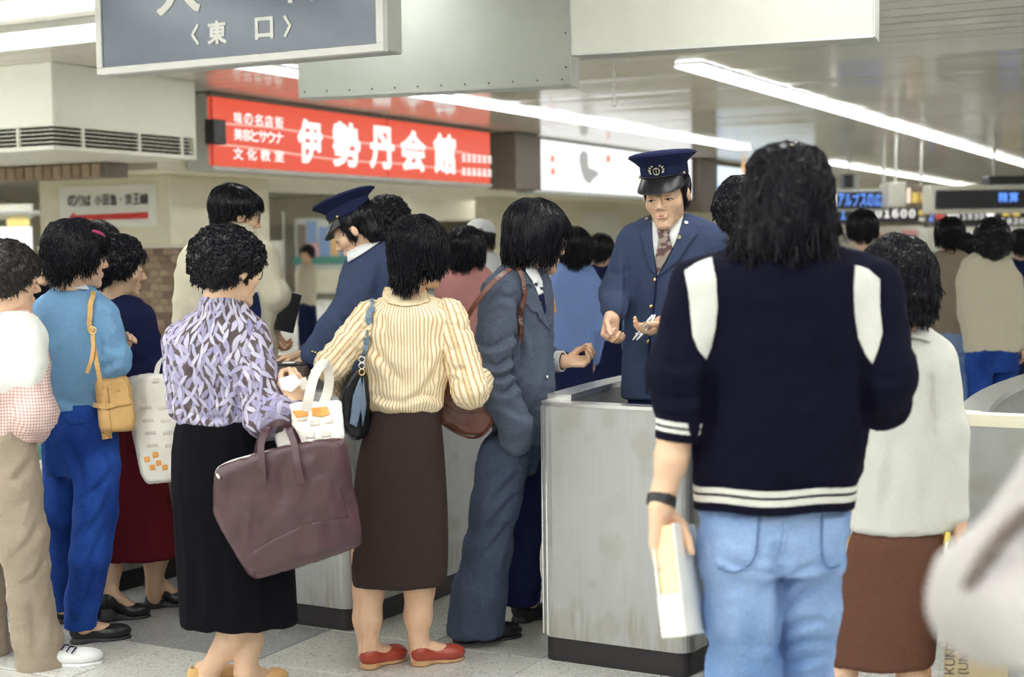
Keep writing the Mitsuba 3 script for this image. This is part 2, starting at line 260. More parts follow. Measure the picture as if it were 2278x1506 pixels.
    '2': '2,-1 2,6 23,26 32,43 32,52 27,58 19,58 10,51 7,51 2,56 2,59 14,68 32,68 37,65 43,57 44,41 35,23 23,10 47,9 47,-2',
    '3': '1,6 1,10 5,15 10,14 19,8 28,8 34,14 34,22 30,27 14,30 14,39 29,42 32,47 32,54 28,58 20,58 11,52 8,52 3,60 7,64 18,69 28,69 37,66 42,61 45,52 44,44 37,35 43,30 47,21 47,14 44,6 39,1 29,-3 14,-2',
    '4': '0,25 27,67 40,68 40,28 49,26 49,17 40,15 40,-2 29,-2 29,16 1,16/29,47 16,27 29,27',
    '5': '1,6 1,10 5,15 8,15 11,11 19,8 26,8 33,13 35,19 33,30 27,34 20,34 13,30 6,33 8,67 43,68 43,57 20,57 18,51 18,43 31,44 41,39 44,35 47,28 47,15 43,6 36,0 28,-3 11,-1',
    '6': '3,24 3,40 5,50 8,57 15,65 24,69 34,69 42,66 47,61 41,53 32,58 23,57 19,53 15,41 16,39 24,43 33,43 40,40 45,35 48,26 48,15 45,7 40,1 31,-3 22,-3 15,0 9,6 5,14/15,27 16,17 21,9 30,8 35,12 36,25 32,32 21,32',
    '7': '3,57 3,68 48,67 48,60 38,47 32,31 28,-2 16,-1 16,10 21,35 32,57',
    '8': '2,13 3,24 12,35 5,48 8,61 13,66 21,69 30,69 38,66 45,56 45,44 38,34 44,29 47,23 48,13 46,7 37,-1 20,-3 10,1 5,6/14,16 17,9 28,7 35,11 36,18 32,25 21,30 14,22/18,47 22,41 30,39 34,46 34,54 27,59 20,58 17,53',
    '9': '2,40 3,55 7,62 15,68 31,68 42,59 47,44 47,26 44,14 35,1 26,-3 16,-3 10,-1 3,5 9,13 18,8 27,9 33,17 35,26 26,23 14,24 6,30/15,54 15,37 22,33 29,34 34,38 34,48 28,58 20,58',
    '新': '2,4 2,7 10,20 9,22 3,22 3,32 21,33 20,38 2,39 3,48 12,49 10,58 5,58 3,60 4,68 20,68 17,75 23,78 27,78 32,68 47,67 49,69 66,72 76,76 81,75 85,71 85,68 82,66 58,60 58,47 88,46 88,37 80,37 78,35 78,-9 68,-9 67,37 58,37 56,9 48,-9 45,-9 40,-5 39,-2 41,1 38,2 32,14 31,-2 29,-6 25,-8 15,-8 13,1 21,3 20,19 10,0 7,0/31,33 47,32 48,37 32,38/39,49 48,48 48,59 41,57/40,21 44,12 46,12 47,22/21,58 22,48 28,48 31,58',
    '宿': '6,20 1,29 14,42 23,59 16,60 15,51 6,51 7,70 37,70 38,77 47,78 52,70 85,69 86,45 63,44 61,42 62,39 81,39 80,-10 72,-10 70,-5 44,-5 43,-10 33,-9 33,38 49,39 50,44 28,45 25,41 24,-10 14,-9 14,24/26,59 31,57 33,54 74,55 73,60/43,6 70,5 71,12 44,13/43,24 70,23 71,28 44,29',
}
# ------------------------------------------------------------------ solids from distance fields, meshed as surface nets
def seg(a, b, ra, rb=None):
    return ('c', np.asarray(a, float), np.asarray(b, float), ra, ra if rb is None else rb)


def ell(c, r, R=None):
    return ('e', np.asarray(c, float), np.asarray(np.broadcast_to(r, 3), float), R)


def chain(pts, rs):
    return [seg(pts[i], pts[i + 1], rs[i], rs[i + 1]) for i in range(len(pts) - 1)]


def loft(rows, round_top=0.0, power=2.0):
    """rows: (x, y, z, half width, half depth), the cross-sections of an upright body."""
    r = np.array(sorted(rows, key=lambda q: q[2]), float)
    return ('l', r, round_top, power)


def ev(p, X, Y, Z):
    if p[0] == 'c':
        _, a, b, ra, rb = p
        ba = b - a
        px, py, pz = X - a[0], Y - a[1], Z - a[2]
        h = np.clip((px * ba[0] + py * ba[1] + pz * ba[2]) / max(ba @ ba, 1e-12), 0, 1)
        return np.sqrt((px - h * ba[0]) ** 2 + (py - h * ba[1]) ** 2 + (pz - h * ba[2]) ** 2) - (ra + (rb - ra) * h)
    if p[0] == 'e':
        _, c, r, R = p
        x, y, z = X - c[0], Y - c[1], Z - c[2]
        if R is not None:
            x, y, z = (R[0, i] * x + R[1, i] * y + R[2, i] * z for i in range(3))
        k0 = np.sqrt((x / r[0]) ** 2 + (y / r[1]) ** 2 + (z / r[2]) ** 2)
        k1 = np.sqrt((x / r[0] ** 2) ** 2 + (y / r[1] ** 2) ** 2 + (z / r[2] ** 2) ** 2) + 1e-9
        return k0 * (k0 - 1) / k1
    if p[0] == 'l':
        _, r, rt, pw = p
        zz = np.clip(Z, r[0, 2], r[-1, 2])
        cx, cy, rx, ry = (PchipInterpolator(r[:, 2], r[:, k])(zz).astype(np.float32) for k in (0, 1, 3, 4))
        x, y = (X - cx), (Y - cy)
        if pw == 2.0:
            k0 = np.sqrt((x / rx) ** 2 + (y / ry) ** 2)
        else:
            k0 = (np.abs(x / rx) ** pw + np.abs(y / ry) ** pw) ** (1 / pw)
        k1 = np.sqrt((x / rx ** 2) ** 2 + (y / ry ** 2) ** 2) + 1e-6
        d = k0 * (k0 - 1) / k1
        e = np.maximum(r[0, 2] - Z, Z - r[-1, 2])
        return np.maximum(d, e) if not rt else np.where(Z > r[-1, 2], np.sqrt(np.maximum(d, 0) ** 2 + np.maximum(e, 0) ** 2) - 0.0 + np.minimum(np.maximum(d, e), 0), np.maximum(d, e))
    if p[0] == 'p':           # half space below the plane through a with normal n
        _, a, n = p
        return (X - a[0]) * n[0] + (Y - a[1]) * n[1] + (Z - a[2]) * n[2]
    if p[0] == 'u':           # nested union with its own k
        return union(p[1], p[2], X, Y, Z)
    if p[0] == 'f':
        return p[1](X, Y, Z)
    raise ValueError(p[0])


def smin(a, b, k):
    if k <= 0:
        return np.minimum(a, b)
    h = np.maximum(k - np.abs(a - b), 0) / k
    return np.minimum(a, b) - h * h * k * 0.25


def union(prims, k, X, Y, Z):
    d = None
    for p in prims:
        if p[0] == '-':
            d = -smin(-d, ev(p[1], X, Y, Z), p[2])
        elif p[0] == '&':
            d = np.maximum(d, ev(p[1], X, Y, Z))
        else:
            e = ev(p, X, Y, Z)
            d = e if d is None else smin(d, e, k)
    return d


def extent(prims):
    lo, hi = [], []
    for p in prims:
        if p[0] == 'c':
            r = max(p[3], p[4])
            lo.append(np.minimum(p[1], p[2]) - r), hi.append(np.maximum(p[1], p[2]) + r)
        elif p[0] == 'e':
            r = p[2] if p[3] is None else np.abs(p[3]) @ p[2]
            lo.append(p[1] - r), hi.append(p[1] + r)
        elif p[0] == 'l':
            r = p[1]
            lo.append([(r[:, 0] - r[:, 3]).min(), (r[:, 1] - r[:, 4]).min(), r[0, 2]])
            hi.append([(r[:, 0] + r[:, 3]).max(), (r[:, 1] + r[:, 4]).max(), r[-1, 2]])
        elif p[0] == 'u':
            a, b = extent(p[1])
            lo.append(a), hi.append(b)
    return np.min(lo, 0), np.max(hi, 0)


_EDGES = [(a, b) for a in np.ndindex(2, 2, 2) for b in np.ndindex(2, 2, 2) if sum(b) - sum(a) == 1 and all(y >= x for x, y in zip(a, b))]


def solid(prims, res, k=0.02, box=None):
    """The surface of the smooth union of the primitives, as a trimesh."""
    lo, hi = extent(prims) if box is None else box
    lo, hi = lo - 2.2 * res - k * 0.25, hi + 2.2 * res + k * 0.25
    ax = [np.arange(a, b + res, res, dtype=np.float32) for a, b in zip(lo, hi)]
    X, Y, Z = ax[0][:, None, None], ax[1][None, :, None], ax[2][None, None, :]
    D = np.broadcast_to(union(prims, k, X, Y, Z), [len(a) for a in ax]).astype(np.float32)
    return nets(D, lo, res)


def nets(D, lo, res):
    ins = D < 0
    n = [s - 1 for s in D.shape]
    corner = {c: (slice(c[0], c[0] + n[0]), slice(c[1], c[1] + n[1]), slice(c[2], c[2] + n[2])) for c in np.ndindex(2, 2, 2)}
    cnt = sum(ins[corner[c]].astype(np.int8) for c in corner)
    act = (cnt > 0) & (cnt < 8)
    ijk = np.argwhere(act)
    idx = np.full(act.shape, -1, np.int64)
    idx[act] = np.arange(len(ijk))
    vals = {c: D[corner[c]][act] for c in corner}
    pos, num = np.zeros((len(ijk), 3)), np.zeros(len(ijk))
    for a, b in _EDGES:
        da, db = vals[a], vals[b]
        x = (da < 0) != (db < 0)
        t = np.where(x, da / np.where(x, da - db, 1), 0)
        pos += np.where(x[:, None], np.array(a) + t[:, None] * (np.array(b) - np.array(a)), 0)
        num += x
    v = (ijk + pos / num[:, None]) * res + lo
    faces = []
    for d in range(3):
        o = [(0, 0, 0)] * 4
        e1, e2 = [(1, 2), (2, 0), (0, 1)][d]
        hi_sl = [slice(1, -1)] * 3
        hi_sl[d] = slice(0, -1)
        a = ins[tuple(hi_sl)]
        s2 = list(hi_sl)
        s2[d] = slice(1, None)
        b = ins[tuple(s2)]
        x = np.argwhere(a != b)
        flip = a[a != b]
        base = x.copy()
        base[:, e1] += 1
        base[:, e2] += 1
        q = []
        for g1, g2 in ((1, 1), (0, 1), (0, 0), (1, 0)):
            c = base.copy()
            c[:, e1] -= g1
            c[:, e2] -= g2
            q.append(idx[c[:, 0], c[:, 1], c[:, 2]])
        q = np.stack(q, 1)
        q = np.where(flip[:, None], q[:, ::-1], q)
        faces.append(q)
    q = np.vstack(faces)
    q = q[:, ::-1]
    d1 = np.linalg.norm(v[q[:, 0]] - v[q[:, 2]], axis=1) <= np.linalg.norm(v[q[:, 1]] - v[q[:, 3]], axis=1)
    f = np.vstack([np.where(d1[:, None], q[:, [0, 1, 2]], q[:, [0, 1, 3]]), np.where(d1[:, None], q[:, [0, 2, 3]], q[:, [1, 2, 3]])])
    m = trimesh.Trimesh(v, f, process=False)
    if m.volume < 0:
        m.invert()
    return m


def relax(m, it=3):
    trimesh.smoothing.filter_taubin(m, iterations=it)
    return m


def vnormals(m):
    n = np.zeros_like(m.vertices)
    fn = np.cross(m.vertices[m.faces[:, 1]] - m.vertices[m.faces[:, 0]], m.vertices[m.faces[:, 2]] - m.vertices[m.faces[:, 0]])
    for k in range(3):
        np.add.at(n, m.faces[:, k], fn)
    return n / (np.linalg.norm(n, axis=1, keepdims=True) + 1e-15)


def displace(m, amount):
    m.vertices = m.vertices + vnormals(m) * np.asarray(amount)[:, None]
    return m


def folds(m, amp, freq=(18, 18, 5), seed=0, warp=0.0):
    """Cloth folds: ridged noise, stretched along the axis with the lowest frequency."""
    p = m.vertices * np.array(freq)
    a = meshkit.fbm(p, 2, seed)
    ridge = np.abs(a - 0.5) * 2
    return displace(m, amp * (0.5 - ridge) * 2)


def weld(parts):
    """One closed surface from overlapping closed pieces, or the pieces side by side where one is not closed."""
    try:
        out = None
        for m in parts:
            w = manifold3d.Manifold(manifold3d.Mesh(m.vertices.astype(np.float32), m.faces.astype(np.uint32)))
            if w.status() != manifold3d.Error.NoError:
                raise ValueError
            out = w if out is None else out + w
        r = out.to_mesh()
        return trimesh.Trimesh(r.vert_properties[:, :3], r.tri_verts, process=False)
    except Exception:
        return cat(parts)


def rot(yaw=0.0, pitch=0.0, roll=0.0):
    """Columns: right, forward, up. yaw 0 looks along +y (away from the camera), positive turns to the left; pitch > 0 looks up; roll > 0 tilts to the right ear."""
    y, p, r = np.radians([yaw, pitch, roll])
    Rz = np.array([[np.cos(y), -np.sin(y), 0], [np.sin(y), np.cos(y), 0], [0, 0, 1]])
    Rx = np.array([[1, 0, 0], [0, np.cos(p), -np.sin(p)], [0, np.sin(p), np.cos(p)]])
    Ry = np.array([[np.cos(r), 0, np.sin(r)], [0, 1, 0], [-np.sin(r), 0, np.cos(r)]])
    return Rz @ Rx @ Ry
# ------------------------------------------------------------------ materials of the hall
def speck(p, n, uv):
    a = noise(p.x * 160, p.y * 160, p.z * 160)
    b = fbm(p.x * 2.3, p.y * 2.3, 4.0)
    c = mix((0.50, 0.50, 0.465), (0.62, 0.62, 0.575), b)
    c = mix(c, (0.30, 0.30, 0.29), smoothstep(0.70, 0.85, a) * 0.7)
    return mix(c, (0.80, 0.79, 0.74), smoothstep(0.22, 0.10, a) * 0.6)


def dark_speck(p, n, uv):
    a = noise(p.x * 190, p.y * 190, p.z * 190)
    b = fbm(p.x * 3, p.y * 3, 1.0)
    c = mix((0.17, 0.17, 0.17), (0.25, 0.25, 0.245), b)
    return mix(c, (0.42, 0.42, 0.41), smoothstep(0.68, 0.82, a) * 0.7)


def far_floor(p, n, uv):
    t = (p.x - 0.087) * 0.8829 + (p.y - 4.9) * -0.4695
    s = (p.x - 0.087) * 0.4695 + (p.y - 4.9) * 0.8829
    a, b = t / 0.45, s / 0.45
    j = dr.minimum(dr.abs(a - dr.round(a)), dr.abs(b - dr.round(b)))
    return mix(speck(p, n, uv), (0.25, 0.25, 0.23), 1 - smoothstep(0.004, 0.012, j))


mat('floor', speck, 0.32, 0.5)
mat('floor_far', far_floor, 0.32, 0.5)
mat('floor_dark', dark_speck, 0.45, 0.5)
mat('ceiling', lambda p, n, uv: mix((0.40, 0.38, 0.315), (0.47, 0.45, 0.385), fbm(p.x * 0.9, p.y * 0.9, 2.0)), 0.14, 1.0)
mat('beige', lambda p, n, uv: mix((0.72, 0.68, 0.53), (0.80, 0.755, 0.60), fbm(p.x * 1.7, p.y * 1.7, p.z * 1.7)), 0.55)
mat('cream', lambda p, n, uv: mix((0.72, 0.71, 0.61), (0.80, 0.79, 0.69), fbm(p.x * 3, p.y * 3, p.z * 2.0)), 0.45)
mat('panel_cream', lambda p, n, uv: mix((0.53, 0.53, 0.45), (0.60, 0.60, 0.54), fbm(p.x * 3, p.y * 3, p.z * 2.0)), 0.45)
mat('pale_green_metal', lambda p, n, uv: mix((0.58, 0.62, 0.56), (0.68, 0.71, 0.65), fbm(p.x * 4, p.y * 4, p.z * 3.0)), 0.4)
mat('white_paint', (0.86, 0.86, 0.82), 0.4)
mat('slate', lambda p, n, uv: mix((0.082, 0.108, 0.150), (0.11, 0.14, 0.187), fbm(p.x * 6, p.y * 6, p.z * 6.0)), 0.22, 0.7)
mat('brown_wall', (0.15, 0.12, 0.095), 0.5)
mat('black_plastic', (0.018, 0.018, 0.022), 0.4)
mat('rubber', (0.014, 0.012, 0.014), 0.55)
mat('dark_gap', (0.03, 0.028, 0.026), 0.7)
mat('red_paint', C('c83a34'), 0.45)
mat('grey_paint', (0.55, 0.56, 0.53), 0.5)
mat('chrome', (0.80, 0.80, 0.78), 0.18, metal=1.0)
mat('gold', (0.80, 0.60, 0.25), 0.3, metal=1.0)


def steel(p, n, uv):
    g = noise(p.x * 8, p.y * 8, p.z * 2.0)
    f = fbm(p.x * 70, p.y * 70, p.z * 3.0)
    low = smoothstep(0.55, 0.05, p.z) * fbm(p.x * 45, p.y * 45, p.z * 6.0)
    c = mix((0.38, 0.39, 0.39), (0.47, 0.48, 0.48), 0.5 * g + 0.5 * f)
    c = mix(c, (0.30, 0.265, 0.20), smoothstep(0.35, 0.75, low) * 0.75)
    blot = fbm(p.x * 9 + 3.1, p.y * 9, p.z * 7.0)
    return mix(c, (0.33, 0.31, 0.255), smoothstep(0.55, 0.75, blot) * 0.45)


mat('steel', steel, 0.40, 0.5, metal=0.55)
mat('steel_rail', (0.72, 0.73, 0.73), 0.25, metal=0.8)
mat('booth_dark', (0.085, 0.06, 0.048), 0.5)


def brick_color(k):
    base = [(0.17, 0.11, 0.075), (0.24, 0.165, 0.11), (0.13, 0.085, 0.06), (0.29, 0.21, 0.14)][k]
    return lambda p, n, uv: mix(base, [c * 1.35 for c in base], noise(p.x * 60, p.y * 60, p.z * 60))


for _k in range(4):
    mat(f'brick_{_k}', brick_color(_k), 0.55)
mat('mortar', (0.21, 0.18, 0.14), 0.8)


mat('acrylic', (0.03, 0.03, 0.03), 0.35, 0.3)


def glow(mesh, color, k=1.0, smooth=False):
    d = mikit.ply(mesh, 'mat_acrylic', smooth)
    d['emitter'] = {'type': 'area', 'radiance': rgb(*[k * c for c in color])}
    return d


# ------------------------------------------------------------------ shell
f = thing('floor', kind='structure')
part(f, 'slab', box_ts(-40, 40, -20, 60, -0.12, -0.004), 'mat_floor_far')
_rng = random.Random(3)
_tile = {}
for i in range(-8, 8):
    for j in range(-3, 7):
        if -0.9 + 0.45 * 0 <= j * 0.45 + 0.45 and (j < 5 or i < 3):
            t0, s0 = i * 0.45, j * 0.45
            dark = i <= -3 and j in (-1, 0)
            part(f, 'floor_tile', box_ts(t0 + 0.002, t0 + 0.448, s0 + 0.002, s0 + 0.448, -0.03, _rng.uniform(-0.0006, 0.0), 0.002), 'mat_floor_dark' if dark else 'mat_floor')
c = thing('ceiling', kind='structure')
part(c, 'slab', box_ts(-40, 40, -20, 60, ceiling_height + 0.05, ceiling_height + 0.2), 'mat_ceiling')
for i in range(250):
    s0 = -18 + i * 0.31
    m = bevel_box((-32, -0.1515, 0), (32, 0.1515, 0.03), 0.006)
    a = math.radians(_rng.gauss(0, 0.45))
    y, z = m.vertices[:, 1].copy(), m.vertices[:, 2].copy()
    m.vertices[:, 1], m.vertices[:, 2] = s0 + y, ceiling_height + z + y * math.tan(a)
    m.vertices = frame_map(m.vertices)
    part(c, 'ceiling_plank', m, 'mat_ceiling')
single('wall_back', box_ts(-40, 40, 52, 52.4, 0, ceiling_height + 0.2), 'mat_beige', kind='structure')
single('wall_front', box_ts(-40, 40, -17.4, -17, 0, ceiling_height + 0.2), 'mat_beige', kind='structure')
single('wall_left', box_ts(-31.4, -31, -17, 52, 0, ceiling_height + 0.2), 'mat_beige', kind='structure')
single('wall_right', box_ts(31, 31.4, -17, 52, 0, ceiling_height + 0.2), 'mat_beige', kind='structure')

# ------------------------------------------------------------------ fluorescent strips
def lamp_row(t0, t1, s0, s1, label, group=None, n=2.45, along='s', drop=0.03):
    """One continuous strip: a housing and its diffusers end to end."""
    k = thing('ceiling_light', label, 'ceiling light', group)
    z1 = ceiling_height + 0.02
    part(k, 'housing', box_ts(t0 - 0.02, t1 + 0.02, s0 - 0.02, s1 + 0.02, z1 - 0.02 - drop * 0.4, z1 + 0.02), 'mat_white_paint')
    a, b = (s0, s1) if along == 's' else (t0, t1)
    m = max(1, round((b - a) / n))
    e = np.linspace(a, b, m + 1)
    for i in range(m):
        q = (t0, t1, e[i] + 0.012, e[i + 1] - 0.012) if along == 's' else (e[i] + 0.012, e[i + 1] - 0.012, s0, s1)
        d = mikit.ply(box_ts(*q, z1 - 0.02 - drop, z1 - 0.02 - drop * 0.3, 0.01), 'mat_white_paint')
        d['emitter'] = lamp_light()
        part(k, 'diffuser', d, None)
    return k


G_ = 'unseen strips added to light the hall'
lamp_row(-2.22, -1.98, 6.95, 41, 'long fluorescent ceiling strip running from the hanging panels to the right edge of the photo', None, 2.45)
lamp_row(-5.27, -5.03, 4.3, 17.4, 'fluorescent ceiling strip running beside the red sign above the lit advertisement', None, 2.45)
lamp_row(-5.27, -5.03, 22.6, 40, 'far fluorescent ceiling strip above the departure boards', None, 2.45)
lamp_row(-9.0, -2.0, 2.56, 2.72, 'bright fluorescent batten at the left edge beside the dark blue sign', None, 2.4, 't', 0.13)
for t_, w_, sa, sb in ((0.95, 0.12, -12, 3.2), (2.5, 0.2, -12, 0.5), (4.0, 0.12, -12, 12), (7.05, 0.12, -8, 30), (-0.6, 0.2, -12, -1.5), (-2.1, 0.2, -12, -0.9), (-3.6, 0.2, -12, -0.9), (-5.15, 0.12, -12, 1.2), (-8.2, 0.12, -12, 3.8), (-9.9, 0.12, -12, 3.8), (-11.6, 0.12, -8, 12),
                       (-1.75, 0.14, 0.9, 1.8), (0.5, 0.12, -0.4, 0.9), (-14.4, 0.12, 2, 40), (10.2, 0.12, 0, 40), (-20, 0.12, 5, 45), (-11.5, 0.12, 14, 48), (-17, 0.12, 10, 48)):
    lamp_row(t_ - w_, t_ + w_, sa, sb, 'unseen fluorescent ceiling strip added to light the hall', G_, 60)  # unseen rows: some continue the lamp spacing, others added to brighten queue and signs


# ------------------------------------------------------------------ hanging sign boxes
def slab_between(pl, pr, z0, z1, depth, b=0.006):
    """A box whose front runs from pl to pr on plan, depth metres deep away from the viewer; returns mesh and its axes."""
    pl, pr = np.array(pl, float), np.array(pr, float)
    L = np.linalg.norm((pr - pl)[:2])
    ex = np.r_[(pr - pl)[:2] / L, 0]
    en = np.array([-ex[1], ex[0], 0])

    def mk(x0, x1, y0, y1, a, c, bb=b):
        m = bevel_box((x0, y0, a), (x1, y1, c), bb)
        v = m.vertices
        m.vertices = np.r_[pl[:2], 0] + v[:, :1] * ex + v[:, 1:2] * en + v[:, 2:3] * np.array([0, 0, 1.0])
        return m
    return mk, L, ex, en, np.r_[pl[:2], 0]


# dark blue exit sign
mk, L, ex, en, o = slab_between(B(-2.55, 0.585), B(-1.0, 0.61), 2.25, 2.95, 0.16)
k = thing('hanging_sign', 'dark blue hanging sign with white lettering and white frame, top left', 'sign')
part(k, 'box', mk(0.004, L - 0.004, 0.004, 0.15, 2.254, 2.945), 'mat_grey_paint')
part(k, 'face', mk(0.03, L - 0.03, -0.002, 0.02, 2.28, 2.94, 0.002), 'mat_slate')
fr = 0.034
for q in ((0, L, 2.25, 2.25 + fr), (0, fr, 2.25 + fr, 2.945), (L - fr, L, 2.25 + fr, 2.945)):
    part(k, 'frame', mk(q[0], q[1], -0.012, 0.03, q[2], q[3], 0.003), 'mat_white_paint')
mat('letter_white', (0.9, 0.9, 0.85), 0.5)


def on_plane(u, v, o, ex, en):
    """Distance along ex and height where the line of sight meets the upright plane."""
    ray = at(u, v, 1.0) - CAM
    q = CAM + ray * (((o - CAM) @ en) / (ray @ en))
    return (q - o) @ ex, q[2]


def letter(parent, ch, u0, v0, u1, v1, o, ex, en, matname, off=-0.003, depth=0.002, name='letter', glow_=None, keep=None):
    """A character whose box on the plane spans the two corners (upper left, lower right)."""
    xa, za = on_plane(u0, v0, o, ex, en)
    xb, zb = on_plane(u1, v1, o, ex, en)
    g = glyph_poly(ch, 1.0)
    bx = g.bounds
    g = shapely.affinity.translate(g, -bx[0], -bx[1])
    g = shapely.affinity.scale(g, (xb - xa) / (bx[2] - bx[0]), (za - zb) / (bx[3] - bx[1]), origin=(0, 0))
    m = extrude_at(g, depth, o + ex * xa + en * off + np.array([0, 0, zb]), ex, np.array([0, 0, 1.0]))
    if keep is not None:
        keep.append(m)
        return
    if glow_:
        part(parent, name, glow(m, *glow_), None)
    else:
        part(parent, name, m, matname)


for ch, q in (('入', (348, -68, 448, 26)), ('口', (640, -88, 700, 2)), ('〈', (426, 55, 445, 100)), ('東', (463, 48, 506, 97)), ('口', (568, 40, 610, 86)), ('〉', (632, 34, 650, 82))):
    letter(k, ch, *q, o, ex, en, 'mat_letter_white', -0.004)


def panel(pl, pr, label, material, z0=2.25, screws=True, lip=True):
    mk, L, ex, en, o = slab_between(pl, pr, z0, 2.95, 0.17)
    k = thing('suspended_sign', label, 'sign')
    part(k, 'box', mk(0, L, 0, 0.17, z0, 2.945, 0.004), material)
    part(k, 'side_plate', mk(L - 0.001, L + 0.004, 0.004, 0.166, z0 + 0.002, 2.94, 0.001), 'mat_white_paint')
    part(k, 'bottom_lip', mk(0.002, L, -0.004, 0.012, z0 - 0.004, z0 + 0.006, 0.002), 'mat_grey_paint')
    if screws:
        for i in range(12):
            x = 0.04 + (L - 0.08) * i / 11
            s = trimesh.creation.cylinder(0.0042, 0.006, sections=8)
            s.apply_transform(trimesh.geometry.align_vectors([0, 0, 1], en))
            s.apply_translation(o + ex * x + en * -0.002 + np.array([0, 0, z0 + 0.03]))
            part(k, 'screw', s, 'mat_dark_gap')
        for i in range(5):
            s = trimesh.creation.cylinder(0.0042, 0.006, sections=8)
            s.apply_transform(trimesh.geometry.align_vectors([0, 0, 1], en))
            s.apply_translation(o + ex * (L - 0.02) + en * -0.002 + np.array([0, 0, z0 + 0.09 + 0.17 * i]))
            part(k, 'screw', s, 'mat_dark_gap')
    return k


panel(B(-2.39, 1.90), B(-0.90, 2.16), 'pale grey metal back of a hanging sign box, with screws along its lower edge', 'mat_pale_green_metal')
panel(B(-0.405, 1.14), B(0.835, 1.305), 'cream back of the hanging sign box nearest the right, above the officer', 'mat_panel_cream', screws=False)

# chain with a hook
k = thing('pull_chain', 'thin pale chain with a small hook hanging below the cream panel', 'chain')
_c0 = at(1366, 150, 6.45)
for i in range(9):
    tor = trimesh.creation.torus(0.006, 0.0017, 10, 5)
    tor.apply_transform(trimesh.transformations.rotation_matrix(math.pi / 2, [1, 0, 0]))
    tor.vertices[:, 2] *= 1.5
    if i % 2:
        tor.apply_transform(trimesh.transformations.rotation_matrix(math.pi / 2, [0, 0, 1]))
    tor.apply_translation([_c0[0], _c0[1], 2.235 - i * 0.0155])
    part(k, 'link', tor, 'mat_letter_white')
an = np.linspace(0.3, 5.6, 20)
part(k, 'hook', tube(np.stack([_c0[0] + 0.013 * np.sin(an), _c0[1] + 0 * an, 2.082 + 0.014 * np.cos(an)], 1), 0.003, 6), 'mat_letter_white')
part(k, 'cord', tube([[_c0[0], _c0[1], 2.24], [_c0[0], _c0[1], 2.95]], 0.0015, 5), 'mat_letter_white')

# ------------------------------------------------------------------ cream duct box with grille, left
k = thing('air_duct', 'cream ceiling duct box with a slotted grille, left of the red sign', 'duct')
t1, s0, s1, zb = -6.34, 4.0, 5.72, 2.25
part(k, 'casing', box_ts(-9.6, t1, s0, s1, zb + 0.19, 2.95, 0.006), 'mat_cream')
part(k, 'core', box_ts(-9.55, t1 - 0.07, s0 + 0.07, s1 - 0.02, zb + 0.02, zb + 0.2), 'mat_dark_gap')
part(k, 'lower_rail', box_ts(-9.6, t1, s0, s1, zb, zb + 0.04, 0.006), 'mat_cream')
for i in range(4):
    z = zb + 0.062 + i * 0.033
    part(k, 'louvre', box_ts(-9.6, t1 - 0.004, s0 + 0.004, s0 + 0.05, z, z + 0.009, 0.002), 'mat_cream')
    part(k, 'louvre', box_ts(t1 - 0.05, t1 - 0.004, s0 + 0.05, s1, z, z + 0.009, 0.002), 'mat_cream')
for s_ in (4.32, 4.98, 5.52, 5.69):
    part(k, 'mullion', box_ts(t1 - 0.03, t1 + 0.001, s_, s_ + 0.025, zb + 0.02, zb + 0.2, 0.003), 'mat_cream')
for t_ in (-6.75, -8.0, -9.2):
    part(k, 'mullion', box_ts(t_, t_ + 0.025, s0 - 0.001, s0 + 0.03, zb + 0.02, zb + 0.2, 0.003), 'mat_cream')

# slatted beam below it
k = thing('slatted_beam', 'brown beam of upright strips under the cream duct', 'beam')
part(k, 'core', box_ts(-13, -7.15, 5.42, 5.70, 2.12, 2.245), 'mat_brown_wall')
for i in range(48):
    t_ = -12.95 + i * 0.12
    part(k, 'slat', box_ts(t_, t_ + 0.1, 5.39, 5.43, 2.115, 2.24, 0.006), 'mat_brick_3' if i % 3 else 'mat_brick_1')

# ------------------------------------------------------------------ pillar with brick foot
k = thing('pillar', 'square beige pillar with a brown brick lower half, behind the queue on the left', 'pillar')
pt0, pt1, ps0, ps1, bz = -9.3, -7.5, 6.66, 8.27, 1.46
part(k, 'shaft', box_ts(pt0, pt1, ps0, ps1, bz + 0.03, 2.2, 0.01), 'mat_beige')
part(k, 'ledge', box_ts(pt0 - 0.03, pt1 + 0.03, ps0 - 0.03, ps1 + 0.03, bz, bz + 0.035, 0.006), 'mat_cream')
part(k, 'core', box_ts(pt0 + 0.004, pt1 - 0.004, ps0 + 0.004, ps1 - 0.004, 0, bz), 'mat_mortar')
bw, bh = 0.118, 0.072
pieces, extra = [], []
for row in range(20):
    z = bz - 0.004 - (row + 1) * bh
    off = (row % 2) * bw / 2
    for face in (0, 1):
        w_ = (pt1 - pt0) if face == 0 else (ps1 - ps0)
        for i in range(-1, int(w_ / bw) + 1):
            a, b_ = i * bw + off, (i + 1) * bw + off - 0.008
            a, b_ = max(a, 0.0), min(b_, w_)
            if b_ - a < 0.03:
                continue
            pr = _rng.uniform(0.004, 0.010)
            m = box_ts(pt1 - b_, pt1 - a, ps0 - pr, ps0 + 0.004, z + 0.008, z + bh, 0.003) if face == 0 else box_ts(pt1 - 0.004, pt1 + pr, ps0 + a, ps0 + b_, z + 0.008, z + bh, 0.003)
            (pieces if len(pieces) < 296 and z > 0.55 and (face == 0 and i < 11 or face == 1) else extra).append(m)
for m in pieces:
    part(k, 'brick', m, f'mat_brick_{_rng.choice([0, 0, 1, 1, 2, 3])}')
part(k, 'brick_courses', cat(extra), 'mat_brick_0', kind='stuff')


def on_front(u, v, s0=ps0 - 0.02):
    ray = at(u, v, 1.0) - CAM
    q = CAM + ray * (((ORG + s0 * SW - CAM) @ SW) / (ray @ SW))
    return to_ts(q)


